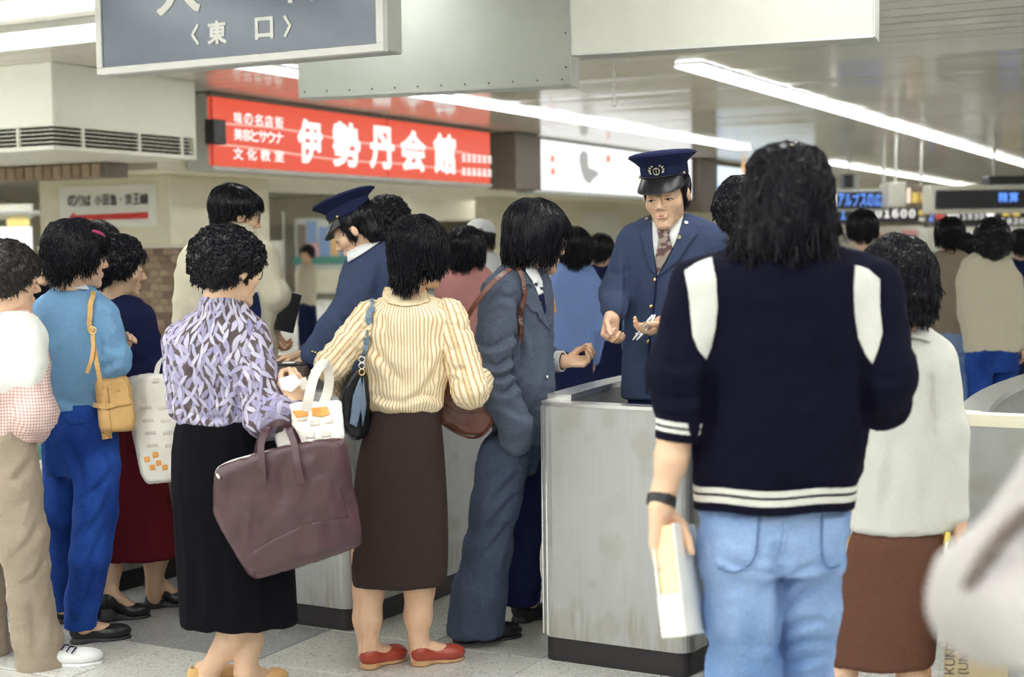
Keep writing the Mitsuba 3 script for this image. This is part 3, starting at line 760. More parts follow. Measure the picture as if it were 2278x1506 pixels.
k = thing('direction_sign', 'white direction sign with black lettering and a red arrow pointing left, on the pillar', 'sign')
a, b_ = on_front(131, 416), on_front(347, 503)
part(k, 'board', box_ts(a[0], b_[0], ps0 - 0.022, ps0 - 0.002, b_[2], a[2], 0.004), 'mat_letter_white')
oo = ORG + (ps0 - 0.024) * SW
ms = []
for ch, u0, u1 in (('の', 150, 172), ('り', 174, 186), ('ば', 187, 202), ('小', 211, 226), ('田', 228, 242), ('急', 244, 260), ('・', 266, 270), ('京', 278, 294), ('王', 296, 310), ('線', 311, 330)):
    vm = 447 - 0.03 * (u0 - 150)
    h_ = 12 if ch != '・' else 2
    letter(k, ch, u0, vm - h_, u1, vm + h_, oo, TW, SW, None, -0.0005, 0.001, keep=ms)
part(k, 'lettering', cat(ms), 'mat_black_plastic')
pts = [on_plane(u, v, oo, TW, SW) for u, v in ((152, 484), (166, 472), (166, 479), (329, 472), (329, 486), (166, 490), (166, 494))]
part(k, 'arrow', extrude_at(shapely.Polygon([(x, z) for x, z in pts]), 0.001, oo - SW * 0.0008, TW, np.array([0, 0, 1.0])), 'mat_red_paint')

# ------------------------------------------------------------------ bulkhead with lit signs
single('trim_1', box_ts(-9.6, -7.06, 6.0, 49.9, 2.2, 2.95), 'mat_beige', kind='structure')
WT = -6.75
wo = ORG + WT * TW
k = thing('lit_sign', 'long backlit red shop sign with large white characters', 'sign')
sa, sb = 6.42, 11.96
part(k, 'case', box_ts(WT - 0.3, WT - 0.03, sa - 0.02, sb + 0.02, 2.215, 2.94), 'mat_grey_paint')
part(k, 'top_rail', box_ts(WT - 0.05, WT + 0.02, sa - 0.02, sb + 0.02, 2.905, 2.945), 'mat_brown_wall')
part(k, 'bottom_rail', box_ts(WT - 0.05, WT + 0.02, sa - 0.02, sb + 0.02, 2.205, 2.245), 'mat_grey_paint')
part(k, 'face', glow(box_ts(WT - 0.04, WT, sa, sb, 2.245, 2.905, 0.002), (0.80, 0.075, 0.030), 1.0), None, label='glowing red face')
for s_ in (6.42, 9.5):
    part(k, 'seam', box_ts(WT - 0.01, WT + 0.004, s_, s_ + 0.02, 2.25, 2.9, 0.001), 'mat_red_paint')
nW = -TW
WHITE_GLOW = ((1.0, 0.97, 0.93), 1.1)
for ch, q in (('伊', (660, 262, 717, 366)), ('勢', (738, 268, 802, 374)), ('丹', (820, 277, 877, 378)), ('会', (889, 286, 947, 384)), ('館', (963, 294, 1014, 389))):
    letter(k, ch, *q, wo, SW, nW, None, -0.006, 0.003, 'character', WHITE_GLOW)
ms = []
for row, chars, v in ((0, '味の名店街', 262), (1, '美容とサウナ', 299), (2, '文化教室', 342)):
    n_ = len(chars)
    for i, ch in enumerate(chars):
        uc = 529 + (620 - 529) * i / (n_ - 1)
        vv = v + (uc - 529) * (0.115 - 0.03 * row)
        w_ = 9.5 if n_ > 4 else 11
        letter(k, ch, uc - w_, vv - 14, uc + w_, vv + 14, wo, SW, nW, None, -0.005, 0.002, keep=ms)
for m in ms:
    part(k, 'character', glow(m, *WHITE_GLOW), None)
for row, v in ((0, 350), (1, 380)):
    for i in range(6):
        uc, ms = 1031 + i * 11.5, []
        for bx in ((-4, -6, 4, -2), (-4, 0, 4, 4), (-4, 6, 4, 10), (-1, -8, 1, 9)):
            x0, z0 = on_plane(uc + bx[0], v + bx[1] + 0.06 * (uc - 1031), wo, SW, nW)
            x1, z1 = on_plane(uc + bx[2], v + bx[3] + 0.06 * (uc - 1031), wo, SW, nW)
            ms.append(shapely.box(x0, z1, x1, z0))
        part(k, 'small_character', glow(extrude_at(shapely.union_all(ms), 0.002, wo + nW * -0.005, SW, np.array([0, 0, 1.0])), *WHITE_GLOW), None)
for zc, am, ph in ((2.66, 0.02, 0.0), (2.44, 0.015, 1.2)):
    ss = np.linspace(sa + 0.05, sb - 0.05, 60)
    zz = zc + am * np.sin(ss * 1.9 + ph) - 0.012 * (ss - sa)
    up = np.r_[np.c_[ss, zz + 0.012], np.c_[ss, zz - 0.012][::-1]]
    part(k, 'reflection_line', glow(extrude_at(shapely.Polygon(up), 0.001, wo + nW * -0.0015, SW, np.array([0, 0, 1.0])), (0.95, 0.42, 0.34), 1.0), None)  # wavy reflections on the sign face, put in as glowing lines

k = thing('speaker_box', 'small black box at the left end of the red shop sign', 'box')
(xa, za), (xb, zb_) = on_plane(476, 264, ORG + -6.6 * TW, SW, nW), on_plane(505, 322, ORG + -6.6 * TW, SW, nW)
part(k, 'case', box_ts(-6.72, -6.6, xa, xb, zb_, za, 0.01), 'mat_black_plastic')
part(k, 'bracket', box_ts(-6.76, -6.70, xa + 0.05, xb - 0.05, zb_ + 0.05, za - 0.05), 'mat_grey_paint')
single('bulkhead_block', box_ts(WT - 0.3, WT + 0.12, 12.45, 13.2, 2.2, 2.94, 0.01), 'mat_brown_wall', 'dark brown block on the bulkhead between the red sign and the white lit panel', 'wall block')
single('bulkhead_block', box_ts(WT - 0.3, WT + 0.12, 19.45, 20.3, 2.0, 2.94, 0.01), 'mat_brown_wall', 'dark brown block on the bulkhead to the right of the officer\'s cap', 'wall block')


def light_box(s0, s1, z0, z1, label, color, k_):
    k = thing('lit_advertisement', label, 'lit advertisement')
    part(k, 'case', box_ts(WT - 0.3, WT - 0.03, s0 - 0.05, s1 + 0.05, z0 - 0.05, min(z1 + 0.03, 2.94)), 'mat_grey_paint')
    part(k, 'face', glow(box_ts(WT - 0.04, WT, s0, s1, z0, z1, 0.002), color, k_), None)
    return k


def blob_on(k, uv, color, name):
    pts = [on_plane(u, v, wo, SW, nW) for u, v in uv]
    p = shapely.Polygon(spline(pts + pts[:1], 40)).buffer(0)
    part(k, name, glow(extrude_at(p, 0.002, wo + nW * -0.004, SW, np.array([0, 0, 1.0])), color, 1.0), None)


k = light_box(13.3, 19.3, 2.22, 2.91, 'white backlit advertisement with a grey figure, between the red sign and the officer', (0.97, 0.98, 1.0), 1.25)
blob_on(k, [(1295, 335), (1307, 345), (1308, 368), (1322, 378), (1331, 388), (1320, 398), (1312, 408), (1300, 400), (1290, 370), (1288, 350)], (0.42, 0.42, 0.40), 'printed_figure')
for u, v in ((1228, 352), (1229, 380), (1352, 352)):
    blob_on(k, [(u - 4, v - 4), (u + 4, v - 5), (u + 5, v + 5), (u - 4, v + 6)], (0.9, 0.30, 0.2), 'printed_mark')
k = light_box(20.45, 27, 2.1, 2.86, 'pale blue backlit advertisement beyond the brown block, behind the dark heads', (0.78, 0.90, 1.0), 1.05)
for u, v, c_ in ((1602, 420, (0.2, 0.4, 0.9)), (1655, 372, (0.9, 0.5, 0.2)), (1640, 400, (0.4, 0.6, 0.95))):
    blob_on(k, [(u - 6, v - 5), (u + 6, v - 6), (u + 7, v + 6), (u - 6, v + 7)], c_, 'printed_mark')

# ------------------------------------------------------------------ far shops
single('wall_side', box_ts(-8.7, -8.5, 15.0, 50, 0, 2.2), 'mat_beige', kind='structure')
single('trim_2', box_ts(-31, -8.7, 30, 31, 2.15, 2.95), 'mat_beige', kind='structure')
k = thing('notice_board', 'cream notice panel on the beige wall beside the officer\'s shoulder', 'board')
st = ORG + -8.5 * TW
(xa, za), (xb, zb_) = on_plane(1288, 470, st, SW, nW), on_plane(1372, 520, st, SW, nW)
part(k, 'panel', box_ts(-8.5, -8.45, xa, xb, zb_, za), 'mat_cream')
part(k, 'frame', box_ts(-8.5, -8.47, xa - 0.05, xb + 0.05, zb_ - 0.05, za + 0.05), 'mat_beige')
k = thing('wall_clock', 'round yellowish dial on the beige wall behind the blue top', 'clock')
xc, zc = on_plane(1342, 592, st, SW, nW)
cy = trimesh.creation.cylinder(0.36, 0.06, sections=32)
cy.apply_transform(trimesh.geometry.align_vectors([0, 0, 1], TW))
cy.apply_translation(st + SW * xc + TW * 0.03 + np.array([0, 0, zc]))
part(k, 'dial', cy, 'mat_cream')
an = np.linspace(0, 2 * np.pi, 40)
part(k, 'rim', tube(st + TW * 0.06 + SW * (xc + 0.36 * np.cos(an))[:, None] + np.array([0, 0, 1.0]) * (zc + 0.36 * np.sin(an))[:, None], 0.025, 6, False), 'mat_gold')
part(k, 'hand', tube([st + TW * 0.075 + SW * xc + np.array([0, 0, zc]), st + TW * 0.075 + SW * (xc + 0.05) + np.array([0, 0, zc + 0.26])], 0.015, 6), 'mat_black_plastic')
part(k, 'hand', tube([st + TW * 0.075 + SW * xc + np.array([0, 0, zc]), st + TW * 0.075 + SW * (xc - 0.04) + np.array([0, 0, zc - 0.18])], 0.015, 6), 'mat_black_plastic')


def facing_box(u0, v0, u1, v1, d, depth=0.3, b=0.01):
    """An upright box facing the viewer's side, d metres away."""
    p, q = at(u0, v0, d), at(u1, v1, d)
    return bevel_box((p[0], d, q[2]), (q[0], d + depth, p[2]), b)


mat('poster_blue', (0.20, 0.30, 0.52), 0.5)
mat('poster_pink', (0.72, 0.36, 0.36), 0.5)
mat('poster_orange', (0.70, 0.42, 0.16), 0.5)
mat('green_paint', (0.05, 0.20, 0.16), 0.5)
k = thing('poster_case', 'far poster case with blue, pink and orange posters and a green lower rail', 'display case')
d_ = 40.0
part(k, 'back_panel', facing_box(655, 486, 800, 600, d_), 'mat_grey_paint')
part(k, 'rail', facing_box(650, 572, 800, 586, d_ - 0.05, 0.06), 'mat_green_paint')
for u0, u1, v0, v1, c_ in ((662, 680, 500, 572, 'brown_wall'), (682, 705, 492, 540, 'poster_blue'), (684, 708, 542, 572, 'poster_pink'), (710, 734, 505, 570, 'poster_blue'), (736, 752, 520, 568, 'poster_orange'), (754, 796, 500, 572, 'poster_blue')):
    part(k, 'poster', facing_box(u0, v0, u1, v1, d_ - 0.03, 0.03), 'mat_' + c_)
part(k, 'plinth', facing_box(655, 600, 800, 652, d_), 'mat_beige')
k = thing('white_stand', 'tall pale stand with a white sheet behind the man in the trench coat', 'stand')
part(k, 'sheet', facing_box(574, 536, 630, 640, 24.0, 0.1), 'mat_letter_white')
part(k, 'post', facing_box(628, 470, 634, 655, 24.0, 0.08), 'mat_grey_paint')
part(k, 'foot', facing_box(570, 640, 640, 668, 24.0, 0.3), 'mat_grey_paint')
k = thing('shop_front', 'bright shop front with a yellow sign at the far left', 'shop front')
part(k, 'window', glow(facing_box(-40, 505, 66, 600, 25.0, 0.2), (1.0, 1.0, 0.96), 1.3), None)
part(k, 'fascia', facing_box(-40, 455, 66, 486, 25.0, 0.2), 'mat_cream')
part(k, 'small_sign', glow(facing_box(14, 488, 58, 502, 24.9, 0.2), (1.0, 0.80, 0.25), 1.1), None)
part(k, 'lower_wall', facing_box(-40, 600, 66, 640, 25.0, 0.2), 'mat_grey_paint')
part(k, 'shelf', facing_box(-40, 470, 90, 478, 24.8, 0.4), 'mat_grey_paint')
k = thing('kiosk', 'far kiosk with pink and white goods below the departure boards', 'kiosk')
d_ = 36.0
part(k, 'back_panel', facing_box(1780, 505, 2420, 600, d_ + 1.0, 0.3), 'mat_cream')
part(k, 'counter', facing_box(1780, 560, 2420, 625, d_, 0.8), 'mat_grey_paint')
for i, (u0, u1, v0, v1, c_, e_) in enumerate(((1955, 1985, 522, 560, 'poster_pink', 0), (1985, 2005, 516, 548, 'letter_white', 0), (2008, 2040, 512, 575, 'poster_pink', 0), (2042, 2062, 510, 590, 'letter_white', 0), (2140, 2180, 518, 545, 'x', 1), (2250, 2290, 505, 530, 'letter_white', 0), (2245, 2262, 520, 545, 'red_paint', 0), (1760, 1800, 525, 600, 'beige', 0), (1800, 1870, 540, 560, 'letter_white', 0))):
    m = facing_box(u0, v0, u1, v1, d_ + 0.5 - 0.05 * i, 0.1)
    if e_:
        part(k, 'lit_window', glow(m, (1, 1, 0.98), 1.3), None)
    else:
        part(k, 'goods', m, 'mat_' + c_)
single('wall_shop', facing_box(1600, 440, 1850, 640, 41.0, 0.3), 'mat_beige', 'beige far wall beyond the crowd to the right of the officer', 'wall', kind='structure')

# ------------------------------------------------------------------ departure boards
BLUE, YEL, WHT, RED = (0.12, 0.32, 1.0), (1.0, 0.72, 0.16), (1.0, 0.98, 0.92), (0.9, 0.12, 0.10)


def board_face(d, u0, v0, u1, v1, label, frame_='mat_grey_paint', depth=0.35, poles=()):
    k = thing('departure_board', label, 'departure board')
    part(k, 'casing', facing_box(u0, v0, u1, v1, d, depth), frame_)
    for u in poles:
        p = at(u, v0, d)
        part(k, 'pole', tube([[p[0], d + depth / 2, p[2] - 0.02], [p[0], d + depth / 2, ceiling_height + 0.01]], 0.022, 8), 'mat_grey_paint')
    return k


def board_text(k, text, u0, u1, v0, v1, d, color, kk=1.2, gap=0.12, name='lettering'):
    oo, ms, w_ = np.array([0, d, 0.0]), [], (u1 - u0) / len(text)
    for i, ch in enumerate(text):
        letter(k, ch, u0 + (i + gap / 2) * w_, v0, u0 + (i + 1 - gap / 2) * w_, v1, oo, np.array([1.0, 0, 0]), np.array([0, 1.0, 0]), None, -0.012, 0.006, keep=ms)
    for m in ms:
        part(k, 'character', glow(m, color, kk), None)


k = board_face(20.0, 1843, 422, 1976, 468, 'black hanging departure board with blue lettering, right of the long-haired man', poles=(2003 - 30,))
part(k, 'face', facing_box(1850, 428, 1974, 464, 19.99, 0.05), 'mat_black_plastic')
board_text(k, 'アルプスの広場', 1862, 1977, 431, 459, 19.98, BLUE)
part(k, 'lit_end', glow(facing_box(1850, 427, 1861, 461, 19.97, 0.04), WHT, 1.4), None)
k = board_face(19.6, 1977, 406, 2016, 460, 'pale grey end of a hanging sign box between two departure boards', 'mat_cream', 0.5, (2003,))
k = board_face(21.0, 2016, 412, 2068, 462, 'hanging board with glowing yellow lettering between the black departure boards', 'mat_brown_wall', 0.4, (2057,))
part(k, 'lit_end', glow(facing_box(2018, 418, 2026, 452, 20.98, 0.03), (1.0, 0.75, 0.6), 1.2), None)
board_text(k, '新宿', 2027, 2064, 427, 452, 20.97, YEL, 0.9)
k = board_face(20.0, 2070, 412, 2520, 470, 'wide black departure board in a pale frame at the right edge', 'mat_cream', 0.4, (2222, 2440))
part(k, 'face', facing_box(2082, 424, 2510, 460, 19.98, 0.05), 'mat_black_plastic')
board_text(k, '精算', 2219, 2266, 428, 450, 19.96, BLUE)
part(k, 'upper_box', facing_box(2200, 392, 2520, 412, 20.05, 0.3), 'mat_black_plastic')
k = board_face(34.0, 1855, 462, 2060, 497, 'lower far departure board with white numerals, behind the boy in the checked shirt', 'mat_brown_wall')
part(k, 'face', facing_box(1860, 465, 2045, 494, 33.98, 0.05), 'mat_black_plastic')
board_text(k, '1', 1869, 1882, 467, 488, 33.95, BLUE)
board_text(k, '01600', 1945, 2038, 466, 484, 33.95, WHT, 1.3, 0.3)
part(k, 'yellow_tag', glow(facing_box(2044, 468, 2059, 478, 33.95, 0.03), YEL, 0.7), None)
part(k, 'white_tag', facing_box(2044, 483, 2059, 493, 33.95, 0.03), 'mat_letter_white')
k = board_face(34.0, 2064, 468, 2500, 500, 'lower far departure board with red, white and yellow lettering at the right edge', 'mat_brown_wall')
part(k, 'face', facing_box(2078, 470, 2490, 499, 33.98, 0.05), 'mat_black_plastic')
board_text(k, '2', 2066, 2077, 467, 492, 33.94, BLUE)
board_text(k, '特急', 2079, 2102, 472, 489, 33.95, RED, 0.9)
board_text(k, 'あずさ', 2106, 2134, 474, 488, 33.95, WHT)
board_text(k, '1830', 2138, 2190, 475, 488, 33.95, WHT, 0.9, 0.35)
part(k, 'lit_disc', glow(trimesh.creation.cylinder(0.105, 0.02, sections=20, transform=trimesh.transformations.translation_matrix(at(2203, 473, 33.94)) @ trimesh.transformations.rotation_matrix(math.pi / 2, [1, 0, 0])), WHT, 1.4), None)
board_text(k, '新宿', 2228, 2270, 463, 481, 33.95, YEL, 1.0)
board_text(k, '01820', 2210, 2280, 486, 498, 33.95, WHT, 0.9, 0.3)
k = thing('ceiling_speaker', 'small dark box hanging from the ceiling above the black departure board', 'box')
part(k, 'box', facing_box(1878, 388, 1898, 417, 24.0, 0.3), 'mat_black_plastic')
part(k, 'side', facing_box(1898, 388, 1913, 420, 24.1, 0.2), 'mat_grey_paint')
p = at(1890, 388, 24.1)
part(k, 'pole', tube([[p[0], 24.15, p[2] - 0.01], [p[0], 24.15, 2.96]], 0.02, 6), 'mat_grey_paint')
# ------------------------------------------------------------------ staffed ticket gates: boat shaped steel booths
def round_poly(pts, r):
    p = shapely.Polygon(pts)
    return p.buffer(-r, quad_segs=6).buffer(r, quad_segs=6)


def prism_ts(poly, z0, z1, b=0.004):
    ms = []
    for g in getattr(poly, 'geoms', [poly]):
        m = trimesh.creation.extrude_polygon(g, z1 - z0, engine='earcut')
        m.apply_translation([0, 0, z0])
        ms.append(m)
    m = cat(ms)
    m.vertices = frame_map(m.vertices)
    return m


def booth(t0, t1, length, label, front_trim='mat_steel_rail', bulge=0.05):
    k = thing('ticket_booth', label, 'ticket gate')
    c = (t0 + t1) / 2
    n = 12
    sl = np.linspace(0, length, n)
    bul = bulge * np.sin(np.pi * np.clip(sl / length, 0, 1))
    outer = round_poly([(t0 - b, s) for s, b in zip(sl, bul)][::-1] + [(t1 + b, s) for s, b in zip(sl, bul)], 0.055)
    inner = outer.buffer(-0.065)
    back_gap = shapely.box(t0 + 0.02, length - 0.15, t1 - 0.02, length + 0.3)
    shell = outer.difference(inner).difference(back_gap)
    front = shapely.box(t0 - 0.3, -0.1, t1 + 0.3, 0.066)
    part(k, 'front_panel', prism_ts(shell.intersection(front), 0.085, 0.895), 'mat_steel')
    sides = shell.difference(front)
    part(k, 'side_panel', prism_ts(sides.intersection(shapely.box(t0 - 1, 0, c, 9)), 0.085, 0.79), 'mat_steel')
    part(k, 'side_panel', prism_ts(sides.intersection(shapely.box(c, 0, t1 + 1, 9)), 0.085, 0.79), 'mat_steel')
    band = outer.difference(outer.buffer(-0.085)).difference(back_gap).difference(front)
    part(k, 'rail_band', prism_ts(band.intersection(shapely.box(t0 - 1, 0, c, 9)), 0.79, 0.905), 'mat_steel')
    part(k, 'rail_band', prism_ts(band.intersection(shapely.box(c, 0, t1 + 1, 9)), 0.79, 0.905), 'mat_steel')
    cap = outer.buffer(0.004).difference(outer.buffer(-0.09)).difference(back_gap)
    part(k, 'rail_cap', prism_ts(cap.difference(shapely.box(t0 - 0.3, -0.1, t1 + 0.3, 0.10)), 0.905, 0.925), 'mat_steel_rail')
    part(k, 'front_cap', prism_ts(outer.buffer(0.004).difference(outer.buffer(-0.07)).intersection(shapely.box(t0 - 0.3, -0.1, t1 + 0.3, 0.10)), 0.895, 0.907 if 'rail' in front_trim else 0.93), front_trim)
    lining = outer.buffer(-0.066).difference(outer.buffer(-0.074)).difference(back_gap)
    part(k, 'lining', prism_ts(lining, 0.09, 0.79), 'mat_booth_dark')
    part(k, 'floor_plate', prism_ts(outer.buffer(-0.07), 0.005, 0.11), 'mat_booth_dark')
    part(k, 'kick_plate', prism_ts(outer.buffer(-0.012).difference(inner.buffer(-0.02)), 0.0, 0.086), 'mat_rubber')
    part(k, 'desk', prism_ts(inner.intersection(shapely.box(t0, 0, t1, 0.26)), 0.62, 0.65), 'mat_booth_dark')
    for t_ in (t0 + 0.002, t0 + 0.026):
        part(k, 'corner_trim', box_ts(t_, t_ + 0.009, -0.004 if t_ > t0 + 0.01 else 0.012, 0.03, 0.09, 0.893, 0.002), 'mat_steel_rail')
    return k


booth(-2.68, -2.06, 1.5, 'steel ticket booth at the far left behind the woman in blue corduroy trousers')
booth(-1.40, -0.80, 1.5, 'steel ticket booth between the floral blouse and the striped blouse, staffed by the stooping officer')
booth(0.0, 0.55, 1.5, 'steel ticket booth in the middle with a stained front, staffed by the standing officer')
booth(1.40, 2.05, 1.5, 'steel ticket booth with a cream top edge at the right edge of the photo', 'mat_beige')
# ------------------------------------------------------------------ people: materials
def cloth(name, color, rough=0.9, sheen=0.0, amp=0.12, fine=420.0):
    c = np.array(color)

    def fn(p, n, uv):
        w = noise(p.x * fine, p.y * fine, p.z * fine)
        return mi.Color3f(*[float(x) for x in c]) * (1 - amp + 2 * amp * w)
    mat(name, fn if amp else color, rough, 0.12, sheen=sheen)


mat('skin', lambda p, n, uv: mix(C('dbb090'), C('e5c2a6'), fbm(p.x * 40, p.y * 40, p.z * 40)), 0.55, 0.25)
mat('stocking', lambda p, n, uv: mix(C('cfaa8b'), C('dab89b'), fbm(p.x * 30, p.y * 30, p.z * 8)), 0.5, 0.4)
mat('lips', C('c48d78'), 0.5)
mat('eye_white', (0.75, 0.73, 0.68), 0.3)
mat('hair', lambda p, n, uv: mix((0.002, 0.002, 0.004), (0.006, 0.006, 0.010), noise(p.x * 300, p.y * 300, p.z * 30)), 0.24, 0.20)
mat('hair_brown', lambda p, n, uv: mix((0.009, 0.007, 0.007), (0.022, 0.017, 0.016), noise(p.x * 300, p.y * 300, p.z * 30)), 0.40, 0.35)
mat('leather_black', (0.010, 0.010, 0.012), 0.30, 0.35)
mat('leather_red', C('93392a'), 0.33, 0.5)
mat('leather_brown', lambda p, n, uv: mix(C('4a2418'), C('6b3a28'), fbm(p.x * 25, p.y * 25, p.z * 25)), 0.3, 0.6)
mat('leather_tan', lambda p, n, uv: mix(C('b98f55'), C('d0aa70'), fbm(p.x * 30, p.y * 30, p.z * 30)), 0.5, 0.4)
mat('sole', C('b08a63'), 0.7)
mat('glass_rim', (0.05, 0.04, 0.035), 0.3)


# ------------------------------------------------------------------ people: builders
class Head:
    def __init__(self, c, R, s):
        self.c, self.R, self.s = np.asarray(c, float), R, s

    def L(self, p):
        return self.c + self.R @ (np.asarray(p, float) * self.s)

    def E(self, p, r, rr=None):
        return ell(self.L(p), np.asarray(np.broadcast_to(r, 3), float) * self.s, self.R if rr is None else self.R @ rr)

    def S(self, a, b, ra, rb=None):
        return seg(self.L(a), self.L(b), ra * self.s, (ra if rb is None else rb) * self.s)

    def prims(self):
        E, S = self.E, self.S
        p = [E((0, -0.012, 0.036), (0.073, 0.092, 0.076)), E((0, 0.022, -0.020), (0.061, 0.066, 0.082)), E((0, 0.034, -0.072), (0.046, 0.046, 0.038)),
             S((-0.012, 0.071, -0.098), (0.012, 0.071, -0.098), 0.016), S((-0.036, 0.072, 0.020), (0.036, 0.072, 0.020), 0.011),
             E((0.040, 0.050, -0.026), (0.024, 0.026, 0.022)), E((-0.040, 0.050, -0.026), (0.024, 0.026, 0.022))]
        head = ('u', p, 0.022)
        sock = [('-', E((x, 0.097, 0.002), (0.020, 0.016, 0.013)), 0.012) for x in (-0.031, 0.031)]
        nose = [S((0, 0.086, 0.008), (0, 0.106, -0.028), 0.007, 0.010), E((0.012, 0.094, -0.034), 0.008), E((-0.012, 0.094, -0.034), 0.008),
                E((0.031, 0.076, -0.001), (0.017, 0.0125, 0.0095)), E((-0.031, 0.076, -0.001), (0.017, 0.0125, 0.0095)),
                S((-0.016, 0.086, -0.058), (0.016, 0.086, -0.058), 0.006), S((-0.013, 0.086, -0.068), (0.013, 0.086, -0.068), 0.0065)]
        ears = []
        for x in (-1, 1):
            rr = rot(0, 0, 0) @ np.array([[1, 0, 0], [0, 0.95, 0.3], [0, -0.3, 0.95]])
            ears += [self.E((x * 0.077, -0.006, -0.006), (0.009, 0.019, 0.031), rr)]
        return [('u', [head] + sock + nose + ears, 0.008)]

    def mesh(self, neck_to, res=0.0045, neck_r=0.05):
        a = self.L((0, -0.022, -0.05))
        pr = self.prims()
        e = np.asarray(neck_to, float)
        pr = [('u', pr + [seg(a, e, neck_r * self.s, neck_r * self.s * 1.05)], 0.02)]
        lo, hi = self.c - 0.15 * self.s, self.c + 0.15 * self.s
        lo, hi = np.minimum(lo, e - neck_r * 1.2), np.maximum(hi, e + neck_r * 1.2)
        return solid(pr, res, 0.0, (lo, hi))

    def face_parts(self, k, eyes=True, lid=0.55):
        """Eyes under half closed lids, brows, lips."""
        for x in (-1, 1):
            an = np.linspace(-1, 1, 7)
            br = np.stack([x * 0.031 + 0.019 * an, 0.0855 - 0.004 * an ** 2 - 0.006 * x * an, 0.019 + 0.003 * (1 - an ** 2)], 1)
            part(k, 'eyebrow', tube([self.L(q) for q in br], np.array([0.0015, 0.003, 0.0035, 0.0035, 0.003, 0.0025, 0.001]) * self.s, 6), 'mat_hair', True)
            if eyes:
                m = trimesh.creation.icosphere(2, 1.0)
                m.vertices = np.array([self.L(q) for q in m.vertices * np.array([0.0130, 0.006, 0.0026]) + np.array([x * 0.031, 0.0845, -0.0052])])
                e = part(k, 'eye', m, 'mat_eye_white', True)
                m = trimesh.creation.icosphere(2, 1.0)
                m.vertices = np.array([self.L(q) for q in m.vertices * np.array([0.0056, 0.004, 0.0028]) + np.array([x * 0.031, 0.0880, -0.0056])])
                part(e, 'iris', m, 'mat_hair', True)
                ln = np.stack([x * 0.031 + 0.0155 * an, 0.0895 - 0.007 * an ** 2, -0.0025 - 0.0035 * an ** 2], 1)
                part(k, 'eyelash', tube([self.L(q) for q in ln], 0.0013 * self.s, 5), 'mat_hair', True)
        an = np.linspace(-1, 1, 9)
        for z, r, y in ((-0.0605, 0.0042, 0.0905), (-0.0672, 0.0052, 0.0910)):
            ln = np.stack([0.021 * an, y - 0.009 * an ** 2, z + (0.0015 if z > -0.065 else -0.0005) * (1 - an ** 2)], 1)
            part(k, 'lip', tube([self.L(q) for q in ln], r * self.s * np.sqrt(np.clip(1.04 - an ** 2, 0.04, 1)), 8), 'mat_lips', True)

    def glasses(self, k, m='mat_glass_rim'):
        for x in (-1, 1):
            an = np.linspace(0, 2 * np.pi, 25)
            part(k, 'glasses_rim', tube([self.L((x * 0.034 + 0.025 * np.cos(a), 0.102 - 0.02 * abs(x * 0.034 + 0.025 * np.cos(a)) / 0.06, -0.002 + 0.019 * np.sin(a))) for a in an], 0.0016 * self.s, 6, False), m, True)
            part(k, 'glasses_temple', tube([self.L(q) for q in ((x * 0.059, 0.082, 0.005), (x * 0.078, 0.03, 0.010), (x * 0.080, -0.005, 0.008))], 0.0017 * self.s, 6), m, True)
        part(k, 'glasses_bridge', tube([self.L(q) for q in ((-0.010, 0.100, 0.004), (0, 0.106, 0.007), (0.010, 0.100, 0.004))], 0.0016 * self.s, 6), m, True)

    def cap(self, k, cloth_, tilt=0.0):
        """Peaked cap: crown, band, patent peak, crest and strap button."""
        Rt = rot(0, tilt, 0)
        G = lambda q: self.L(Rt @ (np.asarray(q, float) * np.array([0.94, 0.94, 1.0])) + np.array([0, -0.012, 0.014]))  # noqa: E731

        def lathe(prof, n=48):
            v, f = [], []
            for r, z, dy in prof:
                for j in range(n):
                    a = 2 * np.pi * j / n
                    x, y = r * np.sin(a), r * 1.13 * np.cos(a)
                    v.append(G((x, y, z + dy * np.cos(a))))
            for i in range(len(prof) - 1):
                for j in range(n):
                    q = [i * n + j, i * n + (j + 1) % n, (i + 1) * n + (j + 1) % n, (i + 1) * n + j]
                    f += [[q[0], q[2], q[1]], [q[0], q[3], q[2]]]
            m = trimesh.Trimesh(v, f, process=False)
            return m
        crown = [(0.088, 0.090, 0), (0.092, 0.094, 0.002), (0.108, 0.108, 0.008), (0.121, 0.117, 0.011), (0.127, 0.123, 0.013), (0.124, 0.130, 0.014), (0.10, 0.137, 0.010), (0.05, 0.141, 0.005), (0.001, 0.142, 0)]
        part(k, 'cap_crown', lathe(crown), cloth_, 35)
        band = [(0.080, 0.048, 0), (0.088, 0.048, 0), (0.0895, 0.052, 0), (0.0895, 0.090, 0), (0.086, 0.096, 0)]
        part(k, 'cap_band', lathe(band), cloth_, 35)
        part(k, 'cap_piping', tube([G((0.1275 * np.sin(a), 0.1275 * 1.13 * np.cos(a), 0.123 + 0.013 * np.cos(a))) for a in np.linspace(0, 2 * np.pi, 49)], 0.002 * self.s, 5, False), 'mat_uniform_dark', True)
        A = np.linspace(-1.15, 1.15, 25)
        v, f = [], []
        for j, t in enumerate(np.linspace(0, 1, 7)):
            for a in A:
                ext = 0.052 * np.cos(a / 1.15 * np.pi / 2) ** 0.7
                r = 0.0885 + ext * t
                z = 0.056 - 0.040 * t * np.cos(a * 0.9) - 0.010 * t ** 2
                v.append(G((r * np.sin(a), 1.13 * 0.0885 * np.cos(a) + ext * t * np.cos(a * 0.5), z)))
        n = len(A)
        for j in range(6):
            for i in range(n - 1):
                q = [j * n + i, j * n + i + 1, (j + 1) * n + i + 1, (j + 1) * n + i]
                f += [[q[0], q[1], q[2]], [q[0], q[2], q[3]]]
        m = trimesh.Trimesh(v, f, process=False)
        up = self.R @ Rt @ np.array([0, 0, 1.0])
        w = m.vertices - up * 0.004
        N = len(v)
